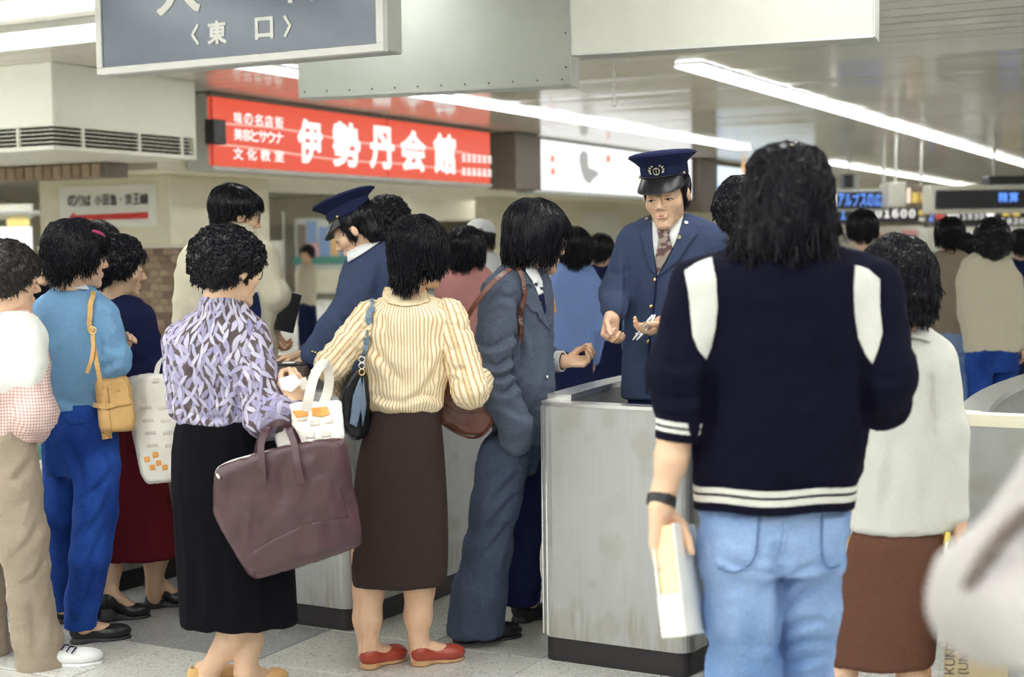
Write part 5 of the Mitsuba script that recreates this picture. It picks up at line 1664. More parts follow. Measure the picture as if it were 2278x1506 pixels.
J = [(556, 752, 0.0, 41), (590, 925, -0.10, 40), (612, 930, -0.12, 40), (646, 906, -0.09, 25)]
p.wear('sleeve', p.limb(*J), 'mat_floral', 0.008, 0.03, FOLD_SHIRT, uv=limb_uv([p.A(j[0], j[1], j[2]) for j in (J[0], J[1], J[3])], 0.075))
J = [(402, 760, 0.02, 36), (415, 900, 0.16, 34), (480, 930, 0.26, 26)]
p.wear('sleeve', p.limb(*J), 'mat_floral', 0.008, 0.03, FOLD_SHIRT, uv=limb_uv([p.A(j[0], j[1], j[2]) for j in J], 0.055))
p.hand(p.A(650, 896, -0.10), (0.22, 0.45, 0.85), (-0.75, 0.55, -0.1), True, (0.8, 0.9, 0.5), 0.98, 0.7)
p.hand(p.A(560, 905, 0.30), (0.95, 0.2, 0.2), (0.0, 0.6, 0.7), False, (0.6, 0.8, 0.5), 0.9)
S1 = p.rows([(930, 402, 582), (960, 392, 598), (1020, 386, 618), (1120, 388, 640), (1250, 396, 655), (1386, 404, 662)], 0.62)
p.wear('skirt', [loft(S1)], 'mat_black_velvet', 0.010, 0.02, FOLD_SKIRT, under=False)
p.leg((520, 1050, 0.0, 50), (540, 1330, 0.0, 40), (518, 1410, 0.03, 34), (468, 1490, 0.08, 23), (440, 1545, 0.10, 19))
p.leg((520, 1050, 0.06, 50), (560, 1330, 0.06, 38), (553, 1420, 0.07, 32), (546, 1495, 0.06, 24), (545, 1545, 0.06, 19))
a1, a2 = p.A(440, 1545, 0.10), p.A(545, 1545, 0.06)
p.shoe(np.array([a1[0] - 0.02, a1[1] - 0.03, 0]), -40, 0.21, 0.04, 0.02, 'mat_leather_tan', 'mat_sole')
p.shoe(np.array([a2[0] - 0.02, a2[1] - 0.03, 0]), -40, 0.21, 0.04, 0.02, 'mat_leather_tan', 'mat_sole')
p.done('mat_stocking')

# ================================================================== man in the varsity jacket
p = Person('long-haired man in a navy varsity jacket with white shoulder inserts and pale blue jeans', 3.1)
h = p.head(1755, 436, -8, -4, 0, 1.0, neck=(1752, 560, 0.0))
H1 = p.rows([(318, 1722, 1786), (326, 1700, 1806), (345, 1678, 1828), (400, 1658, 1848), (450, 1652, 1851), (500, 1646, 1848), (530, 1648, 1840), (552, 1668, 1822), (572, 1700, 1800)], 1.05, -0.012)
p.hair([loft(H1)] + [ell(p.A(1668, 528, -0.03), (0.035, 0.05, 0.035)), ell(p.A(1822, 505, -0.03), (0.03, 0.05, 0.05))], cut=p.face_cut(0, 0.06, 0.118), k=0.03, curl=0.006, n=1500, length=0.16, radius=0.0026, seed=4, res=0.006, spread=0.3)
T1 = p.rows([(538, 1668, 1842), (552, 1632, 1868), (572, 1584, 1908), (605, 1545, 1946), (660, 1540, 1950), (760, 1545, 1940), (860, 1542, 1930), (960, 1540, 1925), (1040, 1546, 1912), (1080, 1552, 1898), (1092, 1552, 1896)], 0.52)
AL = p.limb((1562, 640, 0.0, 70), (1512, 830, -0.02, 60), (1512, 935, -0.03, 46))
AR = p.limb((1930, 640, 0.0, 68), (1966, 838, -0.02, 60), (1962, 890, 0.04, 52), (1935, 872, 0.2, 44))
s = p.wear('jacket', [loft(T1)] + AL + AR, 'mat_varsity', 0.008, 0.03, FOLD_COAT, crease=[([(1575, 800), (1572, 900), (1568, 990)], 18, 16), ([(1930, 810), (1925, 880), (1922, 950)], 16, 14), ([(1462, 800), (1510, 815), (1560, 800)], 8, 12), ([(1470, 880), (1510, 890), (1555, 880)], 8, 10), ([(1940, 830), (1975, 845), (2010, 830)], 8, 11)])
sk = Skin(s)
part(p.k, 'shoulder_insert', sk.patch([(1524, 604), (1552, 586), (1584, 574), (1594, 622), (1597, 680), (1592, 730), (1580, 775), (1569, 800), (1552, 778), (1540, 748), (1536, 700), (1532, 650)], 0.004, 7, 0.004), 'mat_white_jacket', True, label='white shoulder insert')
part(p.k, 'shoulder_insert', sk.patch([(1901, 590), (1930, 600), (1956, 622), (1956, 680), (1963, 740), (1955, 775), (1942, 810), (1925, 790), (1908, 752), (1900, 700), (1898, 640)], 0.004, 7, 0.004), 'mat_white_jacket', True, label='white shoulder insert')
B1 = p.rows([(1074, 1548, 1901), (1126, 1550, 1894)], 0.55)


def hem_bands(rows_, nm):
    (x0, y0, z0, a0, b0), (x1, y1, z1, a1, b1) = rows_[0], rows_[-1]
    cuts = [(0.0, 0.24, 'mat_white_jacket'), (0.24, 0.34, 'mat_varsity'), (0.34, 0.64, 'mat_white_jacket'), (0.64, 1.0, 'mat_varsity')]
    for i, (u0, u1, mm) in enumerate(cuts):
        rr = [(x0 + (x1 - x0) * u, y0 + (y1 - y0) * u, z0 + (z1 - z0) * u, a0 + (a1 - a0) * u + 0.008, b0 + (b1 - b0) * u + 0.012) for u in (u0, u1)]
        n = 64
        an = np.arange(n) * 2 * np.pi / n
        v = []
        for (x, y, z, a, b), inn in ((rr[0], 0), (rr[1], 0), (rr[1], 1), (rr[0], 1)):
            wob = 0.0025 * np.sin(an * 5 + 0.7)
            v.append(np.c_[x + (a - inn * 0.01) * np.sin(an), y + (b - inn * 0.01) * np.cos(an), z + wob])
        v = np.vstack(v)
        f = []
        for r in range(4):
            for j in range(n):
                q = [r * n + j, r * n + (j + 1) % n, ((r + 1) % 4) * n + (j + 1) % n, ((r + 1) % 4) * n + j]
                f += [[q[0], q[1], q[2]], [q[0], q[2], q[3]]]
        m = trimesh.Trimesh(v, f, process=False)
        if m.volume < 0:
            m.invert()
        part(p.k, nm, m, mm, 40, label='white knit stripe' if 'white' in mm else None)


hem_bands(B1, 'hem_band')


def ring_band(a, b, ra, rb, n=40):
    """A short sleeve of cloth around the limb from a to b."""
    a, b = np.asarray(a), np.asarray(b)
    t = (b - a) / np.linalg.norm(b - a)
    x = np.cross(t, [0, 1.0, 0.1])
    x /= np.linalg.norm(x)
    y = np.cross(t, x)
    an = np.arange(n) * 2 * np.pi / n
    c = np.cos(an)[:, None] * x + np.sin(an)[:, None] * y
    v = np.vstack([a + c * ra, b + c * rb, b + c * (rb - 0.006), a + c * (ra - 0.006)])
    f = []
    for r in range(4):
        for j in range(n):
            q = [r * n + j, r * n + (j + 1) % n, ((r + 1) % 4) * n + (j + 1) % n, ((r + 1) % 4) * n + j]
            f += [[q[0], q[1], q[2]], [q[0], q[2], q[3]]]
    m = trimesh.Trimesh(v, f, process=False)
    if m.volume < 0:
        m.invert()
    return m


ca, cb = p.A(1513, 922, -0.035), p.A(1506, 978, -0.035)
for u0, u1, mm in ((0, 0.22, 'mat_varsity'), (0.22, 0.42, 'mat_white_jacket'), (0.42, 0.50, 'mat_varsity'), (0.50, 0.68, 'mat_white_jacket'), (0.68, 1.0, 'mat_varsity')):
    r0, r1 = p.px(53 - 4 * u0), p.px(53 - 4 * u1)
    part(p.k, 'cuff', ring_band(ca + (cb - ca) * u0, ca + (cb - ca) * u1, r0, r1), mm, 40, label='white knit stripe' if 'white' in mm else None)
p.body += p.limb((1512, 850, -0.03, 40), (1503, 960, -0.035, 39), (1494, 1020, -0.035, 36), (1476, 1100, -0.03, 27), (1470, 1118, -0.05, 26))
w1 = p.A(1470, 1120, -0.05)
p.hand(w1, (-0.02, -0.02, -0.99), (0.85, -0.5, 0.08), False, ((0.2, 0.35, 0.25), (0.18, 0.35, 0.25), (0.16, 0.3, 0.25), (0.14, 0.3, 0.2)), 1.08, 0.75, arm=p.A(1477, 1095, -0.03))
part(p.k, 'wrist_band', ring_band(p.A(1473, 1104, -0.042), p.A(1470, 1124, -0.05), p.px(33), p.px(33)), 'mat_leather_black', 40, label='black wrist band')
LG = p.rows([(1108, 1566, 1883, 0, .47), (1150, 1558, 1886, 0, .52), (1190, 1556, 1884), (1235, 1560, 1876), (1262, 1568, 1870)], 0.57)
LL = p.limb((1645, 1235, 0.0, 80), (1652, 1350, 0.0, 79), (1655, 1500, 0.01, 76), (1655, 1660, 0.0, 62), (1655, 1930, 0.02, 62))
LR = p.limb((1795, 1235, 0.02, 74), (1796, 1350, 0.03, 66), (1786, 1500, 0.06, 60), (1786, 1640, 0.06, 56), (1786, 1930, 0.10, 60))
s = p.wear('jeans', [loft(LG)] + LL + LR, 'mat_denim_light', 0.007, 0.025, [(0.006, (14, 14, 18), 6), (0.0025, (40, 40, 50), 8)], crease=[([(1735, 1225), (1733, 1260), (1738, 1310)], 11, 14), ([(1590, 1235), (1640, 1255), (1720, 1245)], 11, 9), ([(1730, 1268), (1690, 1270), (1640, 1255)], 10, 8), ([(1745, 1300), (1790, 1270), (1830, 1258)], 11, 10), ([(1740, 1350), (1790, 1320), (1835, 1310)], 11, 10), ([(1738, 1400), (1790, 1385), (1840, 1380)], 11, 10), ([(1735, 1440), (1785, 1425), (1838, 1425)], 11, 9), ([(1735, 1475), (1785, 1470), (1838, 1460)], 11, 9), ([(1590, 1330), (1630, 1310), (1690, 1320)], 6, 9), ([(1735, 1300), (1732, 1400), (1730, 1500)], 11, 12)])
sk = Skin(s)
for q in ([(1578, 1150), (1690, 1148), (1680, 1262), (1640, 1275), (1590, 1255)], [(1830, 1150), (1880, 1150), (1868, 1250), (1845, 1268), (1828, 1256)]):
    part(p.k, 'back_pocket', sk.patch(q, 0.003, 8, 0.003), 'mat_denim_light', True)
part(p.k, 'seam', sk.strap([(1748, 1130), (1746, 1180), (1738, 1230)], 0.006, 0.002, 0.002), 'mat_denim_light')
cloth('denim_dark', C('4a6490'))
for q in ([(1692, 1132), (1686, 1185), (1684, 1215), (1668, 1255), (1632, 1272), (1600, 1262)], [(1826, 1130), (1826, 1180), (1828, 1235), (1842, 1262), (1866, 1256)], ):
    part(p.k, 'seam', sk.strap(q, 0.0022, 0.0040, 0.002), 'mat_denim_dark')
for lx, ly in ((1655, 0.0), (1786, 0.08)):
    a = p.A(lx, 1900, ly)
    p.body.append(seg([a[0], a[1], 0.09], [a[0], a[1], 0.3], 0.04, 0.05))
    p.shoe(np.array([a[0], a[1] - 0.08, 0]), -5, 0.27, 0.048, 0.015, 'mat_leather_brown', low=False)
p.done()
W_VARSITY = p.k

# ================================================================== standing officer
p = Person('officer in a peaked cap facing the camera, standing in the middle booth', 5.35)
h = p.head(1482, 432, 158, -12, 4, 1.04, dd=-0.07, neck=(1492, 535, 0.02), res=0.004)
h.face_parts(p.k)
p.hair([h.E((0, -0.03, 0.035), (0.081, 0.094, 0.075)), h.E((0, -0.062, -0.03), (0.066, 0.042, 0.05)), h.E((0.072, -0.008, 0.01), (0.010, 0.028, 0.04)), h.E((-0.072, -0.008, 0.01), (0.010, 0.028, 0.04))], cut=[h.E((0, 0.09, 0.0), (0.07, 0.085, 0.09))], n=350, length=0.05, seed=5, radius=0.0016)
cloth('cap_cloth', C('1f2340'))
h.cap(p.k, 'mat_cap_cloth', 2)
T1 = p.rows([(478, 1452, 1536), (492, 1418, 1570), (508, 1394, 1594), (535, 1384, 1606), (600, 1386, 1602), (680, 1392, 1592), (760, 1388, 1588), (840, 1384, 1590), (884, 1384, 1592)], 0.6)
AR = p.limb((1408, 540, 0.0, 34), (1370, 655, -0.02, 34), (1366, 690, -0.20, 27))
AL = p.limb((1584, 540, 0.0, 34), (1600, 690, 0.0, 33), (1530, 735, -0.16, 27), (1492, 728, -0.20, 24))
s = p.wear('jacket', [loft(T1)] + AR + AL, 'mat_uniform', 0.007, 0.03, [(0.004, (9, 9, 5), 2), (0.002, (30, 30, 20), 4)], crease=[([(1345, 655), (1365, 645), (1392, 650)], 7, 7), ([(1392, 560), (1393, 640), (1394, 700)], 8, 7), ([(1350, 600), (1375, 610), (1395, 600)], 4, 8), ([(1585, 560), (1560, 600), (1540, 660)], 5, 9), ([(1500, 660), (1520, 700), (1560, 730)], 4, 9)])
sk = Skin(s)
part(p.k, 'shirt_front', sk.patch([(1447, 486), (1475, 512), (1512, 478), (1524, 482), (1500, 545), (1463, 612), (1455, 560), (1450, 520)], 0.004, 5, 0.004), 'mat_shirt_white', True, label='white shirt front')
part(p.k, 'necktie', sk.patch([(1464, 506), (1492, 504), (1488, 524), (1496, 552), (1480, 582), (1463, 608), (1458, 575), (1466, 530), (1462, 516)], 0.010, 4, 0.006), 'mat_tie', True, label='patterned brown necktie') if 'mat_tie' in scene else None
mat('tie', lambda q, n, uv: mix(C('8f8378'), C('5a3a40'), smoothstep(0.45, 0.6, noise(q.x * 60 + q.z * 60, q.z * 70 - q.x * 40, q.y * 30))), 0.6)
part(p.k, 'necktie', sk.patch([(1464, 506), (1492, 504), (1488, 524), (1496, 552), (1480, 582), (1463, 608), (1458, 575), (1466, 530), (1462, 516)], 0.010, 4, 0.006), 'mat_tie', True, label='patterned brown necktie')
part(p.k, 'lapel', sk.patch([(1434, 492), (1450, 488), (1452, 540), (1460, 612), (1448, 600), (1432, 548), (1425, 520)], 0.008, 5, 0.005), 'mat_uniform', True)
part(p.k, 'lapel', sk.patch([(1522, 478), (1544, 490), (1552, 520), (1534, 540), (1510, 580), (1464, 616), (1482, 585), (1502, 545)], 0.009, 5, 0.005), 'mat_uniform', True)
part(p.k, 'front_edge', sk.strap([(1461, 614), (1455, 680), (1446, 760), (1440, 878)], 0.006, 0.003, 0.003), 'mat_uniform_dark')
for u, v in ((1458, 622), (1449, 682), (1443, 760)):
    q, n_ = sk.on(u, v, 0.004)
    b = trimesh.creation.icosphere(2, 0.0085)
    b.vertices = b.vertices * [1, 0.6, 1] + q[0]
    part(p.k, 'button', b, 'mat_gold', True, label='brass button')
for u, v in ((1440, 492), (1525, 500), (1510, 528)):
    q, n_ = sk.on(u, v, 0.012)
    b = trimesh.creation.cylinder(0.0075, 0.004, sections=12, transform=trimesh.transformations.translation_matrix(q[0]) @ trimesh.geometry.align_vectors([0, 0, 1], n_[0]))
    part(p.k, 'badge', b, 'mat_crest')
part(p.k, 'pocket_flap', sk.patch([(1548, 790), (1588, 786), (1588, 806), (1550, 810)], 0.005, 5, 0.004), 'mat_uniform', True)
w1 = p.A(1362, 704, -0.235)
p.hand(w1, (-0.15, -0.45, -0.85), (0.65, -0.60, 0.35), True, ((1.0, 1.1, 0.5), (1.0, 1.0, 0.5), (0.95, 1.0, 0.5), (0.9, 1.0, 0.5)), 1.0, 0.6, arm=p.A(1366, 690, -0.19))
w2 = p.A(1478, 716, -0.22)
p.hand(w2, (-0.75, -0.35, -0.25), (-0.25, -0.45, 0.7), False, ((0.5, 0.5, 0.3), (0.55, 0.5, 0.3), (0.6, 0.6, 0.3), (0.6, 0.6, 0.3)), 1.0, 0.6, arm=p.A(1500, 728, -0.19))
LGp = [loft(p.rows([(860, 1395, 1580), (900, 1396, 1578), (960, 1400, 1572)], 0.6))] + chain([p.A(1440, 940), p.A(1440, 1130), np.r_[p.A(1440, 1200)[:2], 0.20]], (0.085, 0.075, 0.07)) + chain([p.A(1530, 940), p.A(1530, 1130), np.r_[p.A(1530, 1200)[:2], 0.20]], (0.085, 0.075, 0.07))
p.wear('trousers', LGp, 'mat_uniform_dark', 0.012, 0.02)
for u in (1440, 1530):
    g = p.A(u, 1200)
    p.shoe(np.array([g[0], g[1] + 0.06, 0.115]), 172, 0.26, 0.046, 0.02, low=False)
    p.body.append(seg([g[0], g[1], 0.19], [g[0], g[1], 0.3], 0.04))
p.done()
W_OFFICER = p.k
k = thing('ticket_punch', 'small metal ticket punch in the left hand of the standing officer', 'ticket punch')
a, b = p.A(1408, 757, -0.30), p.A(1452, 700, -0.27)
for off, nm in ((0.0, 'jaw'), (0.014, 'handle')):
    part(k, nm, tube(spline([a + [off, 0, 0], (a + b) / 2 + [off * 1.3, -0.006, 0], b + [off * 0.6, 0, 0]], 10), np.array([0.003, 0.005, 0.006, 0.006, 0.006, 0.006, 0.006, 0.006, 0.005, 0.003]), 8), 'mat_chrome', True)
part(k, 'pivot', trimesh.creation.cylinder(0.006, 0.03, sections=12, transform=trimesh.transformations.translation_matrix(a * 0.75 + b * 0.25 + [0.007, 0, 0]) @ trimesh.transformations.rotation_matrix(math.pi / 2, [0, 1, 0])), 'mat_chrome')

# ================================================================== stooping officer
p = Person('officer in a peaked cap stooping to the left, seen in profile', 5.95)
h = p.head(792, 512, 80, -30, 0, 1.02, neck=(826, 580, 0.02), res=0.004)
h.face_parts(p.k)
p.hair([h.E((0, -0.03, 0.035), (0.082, 0.095, 0.076)), h.E((0, -0.062, -0.04), (0.068, 0.046, 0.06)), h.E((0.072, 0.004, 0.005), (0.012, 0.022, 0.055)), h.E((-0.072, 0.004, 0.005), (0.012, 0.022, 0.055))], cut=[h.E((0, 0.10, 0.0), (0.09, 0.078, 0.12)), h.E((0, 0.01, -0.09), (0.1, 0.04, 0.05))], n=450, length=0.06, seed=6, radius=0.002)
h.cap(p.k, 'mat_cap_cloth', 4)
T1 = p.rows([(540, 795, 862), (556, 780, 880), (585, 768, 900), (640, 752, 915), (700, 740, 920), (770, 730, 920), (850, 724, 918), (900, 724, 918)], 0.62)
AL = p.limb((822, 612, -0.06, 36), (744, 735, -0.10, 35), (700, 790, -0.10, 30))
AR = p.limb((830, 612, 0.2, 34), (770, 740, 0.22, 33), (690, 790, 0.12, 26))
s = p.wear('jacket', [loft(T1)] + AL + AR, 'mat_uniform', 0.008, 0.03, [(0.006, (12, 12, 8), 12), (0.002, (30, 30, 20), 4)], crease=[([(745, 700), (775, 715), (800, 690)], 6, 8), ([(735, 735), (765, 750), (795, 740)], 6, 8), ([(845, 600), (830, 680), (800, 760)], 7, 9), ([(770, 620), (790, 660), (815, 680)], 4, 8)])
sk = Skin(s)
part(p.k, 'collar', sk.patch([(776, 560), (800, 545), (830, 525), (848, 516), (852, 535), (835, 548), (800, 572), (778, 585)], 0.012, 5, 0.006), 'mat_shirt_white', True, label='white shirt collar')
for u, v in ((696, 782), (702, 784)):
    q, n_ = sk.on(u, v, 0.004)
    b = trimesh.creation.icosphere(1, 0.006)
    b.apply_translation(q[0])
    part(p.k, 'cuff_button', b, 'mat_gold', True)
p.hand(p.A(690, 795, -0.10), (-0.75, 0.1, -0.5), (0.1, 0.5, -0.85), False, (0.5, 0.6, 0.4), 1.0)
p.hand(p.A(676, 790, 0.10), (-0.8, 0.1, -0.2), (0.1, -0.4, -0.9), True, (0.4, 0.6, 0.4), 1.0)
LGp = [loft(p.rows([(870, 726, 915), (960, 735, 905), (1010, 740, 900)], 0.6))] + chain([p.A(780, 990), p.A(780, 1150), np.r_[p.A(780, 1200)[:2], 0.2]], (0.085, 0.075, 0.07)) + chain([p.A(862, 990), p.A(862, 1150), np.r_[p.A(862, 1200)[:2], 0.2]], (0.085, 0.075, 0.07))
p.wear('trousers', LGp, 'mat_uniform_dark', 0.012, 0.02)
for u in (780, 862):
    g = p.A(u, 1200)
    p.shoe(np.array([g[0] + 0.05, g[1], 0.115]), 88, 0.26, 0.046, 0.02, low=False)
    p.body.append(seg([g[0], g[1], 0.19], [g[0], g[1], 0.3], 0.04))
p.done()

# ================================================================== man in the grey suit
p = Person('man in a grey suit with flared trousers, holding out his hand', 5.13)
h = p.head(1196, 530, -62, -12, 0, 1.04, neck=(1170, 620, 0.0), res=0.005)
h.face_parts(p.k)
p.hair(p.std_hair(-0.085, 0.014, -0.07, 1) + [ell(p.A(1165, 540, 0.0), (0.06, 0.075, 0.075)), ell(p.A(1195, 490, -0.02), (0.09, 0.075, 0.05))], cut=[h.E((0, 0.116, -0.072), (0.095, 0.092, 0.078))], n=1100, length=0.13, radius=0.0026, seed=7)
h.glasses(p.k)
T1 = p.rows([(590, 1120, 1196), (602, 1102, 1212), (625, 1084, 1222), (670, 1078, 1228), (740, 1082, 1228), (820, 1090, 1232), (900, 1096, 1232), (970, 1100, 1222), (1012, 1112, 1190)], 0.75)
AR = p.limb((1112, 652, -0.10, 40), (1092, 800, -0.12, 36), (1112, 880, -0.15, 34), (1150, 945, -0.17, 36))
AL = p.limb((1190, 660, 0.14, 32), (1196, 790, 0.17, 30), (1232, 803, 0.13, 24))
s = p.wear('jacket', [loft(T1)] + AR + AL + [ell(p.A(1148, 968, -0.14), (0.055, 0.05, 0.07))], 'mat_suit_grey', 0.007, 0.03, [(0.006, (14, 14, 14), 12), (0.003, (36, 36, 26), 4)], crease=[([(1075, 690), (1110, 660), (1145, 670)], 8, 8), ([(1068, 770), (1100, 770), (1135, 745)], 10, 8), ([(1075, 800), (1105, 815), (1140, 790)], 12, 8), ([(1085, 835), (1115, 840), (1150, 815)], 12, 8), ([(1100, 870), (1130, 870), (1150, 845)], 10, 8), ([(1150, 660), (1156, 740), (1150, 830)], 12, 9), ([(1120, 900), (1160, 920), (1190, 930)], 9, 9), ([(1160, 700), (1190, 760), (1205, 840)], 6, 10)])
sk_suit = Skin(s)
part(p.k, 'shirt_collar', sk_suit.patch([(1146, 574), (1164, 572), (1186, 590), (1204, 626), (1205, 652), (1196, 658), (1182, 625), (1160, 592)], 0.010, 5, 0.006), 'mat_shirt_white', True, label='white shirt collar')
part(p.k, 'lapel', sk_suit.patch([(1160, 600), (1180, 628), (1196, 660), (1210, 700), (1222, 735), (1190, 700), (1166, 672), (1158, 640)], 0.008, 5, 0.005), 'mat_suit_grey', True)
part(p.k, 'necktie', sk_suit.patch([(1198, 658), (1208, 655), (1212, 690), (1210, 700)], 0.007, 4, 0.005), 'mat_navy', True)
q, n_ = sk_suit.on(1215, 838, 0.005)
b = trimesh.creation.icosphere(1, 0.007)
b.apply_translation(q[0])
part(p.k, 'button', b, 'mat_chrome', True)
part(p.k, 'cuff', ring_band(p.A(1230, 803, 0.13), p.A(1252, 804, 0.11), p.px(25), p.px(24)), 'mat_shirt_white', 40, label='white shirt cuff')
p.hand(p.A(1254, 804, 0.11), (0.95, -0.15, 0.0), (0.1, -0.3, 0.9), False, ((0.9, 1.0, 0.5), (0.9, 1.0, 0.5), (0.8, 0.9, 0.5), (0.7, 0.9, 0.5)), 1.0, 0.7, arm=p.A(1236, 804, 0.13))
TR = [loft(p.rows([(960, 1098, 1215), (1000, 1092, 1205), (1050, 1085, 1190)], 0.75))]
L1 = p.limb((1120, 1020, -0.06, 56), (1102, 1120, -0.06, 50), (1086, 1220, -0.05, 48), (1066, 1320, -0.03, 56), (1056, 1412, 0.0, 62))
s = p.wear('trousers', TR + L1 + [hem(p.A(1056, 1406, 0))], 'mat_suit_trousers', 0.008, 0.03, FOLD_TROUSERS, crease=[([(1150, 1060), (1110, 1100), (1080, 1150)], 7, 9), ([(1140, 1110), (1100, 1160), (1072, 1210)], 7, 9), ([(1130, 1170), (1095, 1215), (1060, 1250)], 6, 8), ([(1120, 1040), (1095, 1060), (1070, 1075)], 5, 8), ([(1085, 1260), (1060, 1330), (1045, 1400)], 5, 12)])
L2 = p.limb((1165, 1040, 0.12, 48), (1160, 1180, 0.16, 42), (1158, 1290, 0.20, 40), (1158, 1340, 0.24, 42))
p.wear('trousers', L2 + [hem(p.A(1158, 1338, 0.24))], 'mat_uniform_dark', 0.010, 0.02, FOLD_TROUSERS)
g = at(1008, 1441, 5.13)
p.shoe(np.array([g[0], g[1], 0]), -72, 0.27, 0.045, 0.02, low=False, h=0.05)
p.body.append(seg([g[0] + 0.06, g[1], 0.09], p.A(1066, 1330, -0.02), 0.045))
g = p.A(1140, 1350, 0.26)
p.shoe(np.array([g[0], g[1], 0]), -60, 0.26, 0.045, 0.02, low=False, h=0.05)
p.body.append(seg([g[0] + 0.06, g[1] + 0.03, 0.09], p.A(1158, 1300, 0.2), 0.045))
p.done()

# ================================================================== woman in the blue sweater
p = Person('woman in a blue sweater and bright blue corduroy trousers, with a pink hair clip', 5.19)
h = p.head(174, 570, -52, -4, 0, 1.0, neck=(158, 655, 0.0), res=0.005)
h.face_parts(p.k)
p.hair(p.std_hair(-0.070, 0.014, -0.045, 1) + [ell(p.A(148, 560, -0.02), (0.072, 0.07, 0.08)), ell(p.A(200, 530, 0), (0.07, 0.06, 0.045))], cut=[h.E((0, 0.108, -0.062), (0.10, 0.092, 0.085))], n=900, length=0.11, radius=0.0026, seed=8, curl=0.004)
mat("clip", C("a8305c"), 0.35)
k = part(p.k, 'hair_clip', tube(spline([p.A(205, 513, -0.10), p.A(219, 517, -0.085), p.A(233, 526, -0.05)], 10), [0.003, 0.005, 0.006, 0.006, 0.006, 0.006, 0.006, 0.005, 0.004, 0.003], 8), 'mat_clip', True, label='pink hair clip')
mat('clip', C('a8305c'), 0.35)
T1 = p.rows([(638, 128, 196), (650, 108, 214), (672, 80, 236), (710, 60, 248), (770, 58, 244), (850, 80, 224), (895, 94, 216), (916, 100, 214)], 0.62)
AR = p.limb((228, 706, -0.02, 36), (250, 800, -0.04, 36), (236, 838, 0.02, 34), (200, 836, 0.22, 28))
AL = p.limb((82, 706, 0.04, 34), (74, 800, 0.1, 32), (150, 850, 0.26, 26))
s = p.wear('sweater', [loft(T1)] + AR + AL, 'mat_blue_knit', 0.007, 0.03, [(0.006, (14, 14, 10), 13), (0.003, (36, 36, 26), 4)], crease=[([(225, 760), (250, 775), (275, 770)], 5, 8), ([(215, 830), (240, 815), (262, 800)], 6, 8), ([(225, 700), (222, 770), (214, 840)], 7, 9), ([(110, 860), (140, 890), (200, 900)], 5, 9), ([(100, 720), (110, 800), (130, 870)], 5, 10)])
sk_blue = Skin(s)
part(p.k, 'collar', sk_blue.patch([(118, 642), (132, 630), (160, 624), (186, 632), (198, 648), (176, 646), (150, 640), (130, 650)], 0.012, 5, 0.006), 'mat_shirt_white', True, label='white blouse collar')
p.hand(p.A(266, 795, 0.10), (0.3, -0.1, 0.9), (0.6, -0.6, 0.1), False, (0.8, 0.9, 0.5), 0.9)
p.hand(p.A(205, 836, 0.22), (-0.9, 0.2, 0.1), (0.0, 0.4, 0.9), True, (0.8, 0.9, 0.5), 0.9)
p.body += [seg(p.A(150, 850, 0.26), p.A(262, 800, 0.12), 0.03)]
TR = [loft(p.rows([(900, 108, 214), (940, 100, 240), (985, 97, 262), (1020, 98, 264), (1050, 102, 262)], 0.68))]
L1 = p.limb((216, 1040, -0.04, 48), (212, 1140, -0.05, 45), (200, 1240, -0.04, 42), (184, 1340, -0.02, 36), (178, 1392, 0.0, 32))
L2 = p.limb((140, 1040, 0.10, 42), (138, 1140, 0.14, 38), (136, 1220, 0.2, 33), (132, 1300, 0.25, 28), (128, 1342, 0.27, 26))
s = p.wear('trousers', TR + L1 + L2 + [hem(p.A(178, 1396, 0.0))], 'mat_corduroy_blue', 0.008, 0.02, [(0.007, (14, 14, 7), 6)], crease=[([(150, 985), (170, 1030), (175, 1090)], 9, 9), ([(255, 1040), (225, 1080), (190, 1105)], 6, 9), ([(245, 1100), (215, 1160), (180, 1190)], 7, 9), ([(230, 1180), (205, 1240), (180, 1280)], 6, 8), ([(215, 1260), (198, 1320), (180, 1360)], 5, 8), ([(110, 990), (130, 1050), (150, 1080)], 5, 8)])
sk = Skin(s)
part(p.k, 'pocket_flap', sk.patch([(138, 922), (200, 920), (190, 942), (158, 945)], 0.004, 5, 0.003), 'mat_corduroy_blue', True)
g = at(156, 1439, 5.17)
p.shoe(np.array([g[0], g[1], 0]), -66, 0.225, 0.04, 0.012)
p.body.append(seg([g[0] + 0.05, g[1], 0.06], p.A(180, 1380, 0.0), 0.028))
g = p.A(118, 1395, 0.27)
p.shoe(np.array([g[0], g[1], 0]), -60, 0.225, 0.04, 0.012)
p.body.append(seg([g[0] + 0.04, g[1], 0.06], p.A(130, 1330, 0.26), 0.028))
p.done()

# ================================================================== woman in the navy jacket
p = Person('woman in a navy jacket, dark red skirt and black heeled pumps', 5.6)
h = p.head(262, 597, -62, -6, 0, 1.0, neck=(258, 680, 0.0), res=0.005)
h.face_parts(p.k)
p.hair(p.std_hair(-0.06, 0.014, -0.03, 1) + [ell(p.A(280, 548, 0.02), (0.045, 0.05, 0.03)), ell(p.A(240, 590, 0.0), (0.06, 0.07, 0.085))], cut=[h.E((0, 0.106, -0.06), (0.10, 0.092, 0.088))], curl=0.010, n=700, length=0.035, radius=0.003, seed=9)
T1 = p.rows([(658, 238, 290), (672, 220, 312), (700, 205, 334), (760, 200, 346), (830, 205, 345), (900, 214, 345), (940, 220, 345)], 0.68)
AR = p.limb((316, 718, -0.02, 32), (342, 828, -0.02, 33), (352, 850, 0.05, 28), (362, 815, 0.16, 22))
s = p.wear('jacket', [loft(T1)] + AR, 'mat_navy', 0.009, 0.035, FOLD_COAT)
p.hand(p.A(362, 805, 0.17), (0.1, 0.2, 0.95), (-0.8, -0.4, 0), True, (0.9, 1.0, 0.5), 0.85)
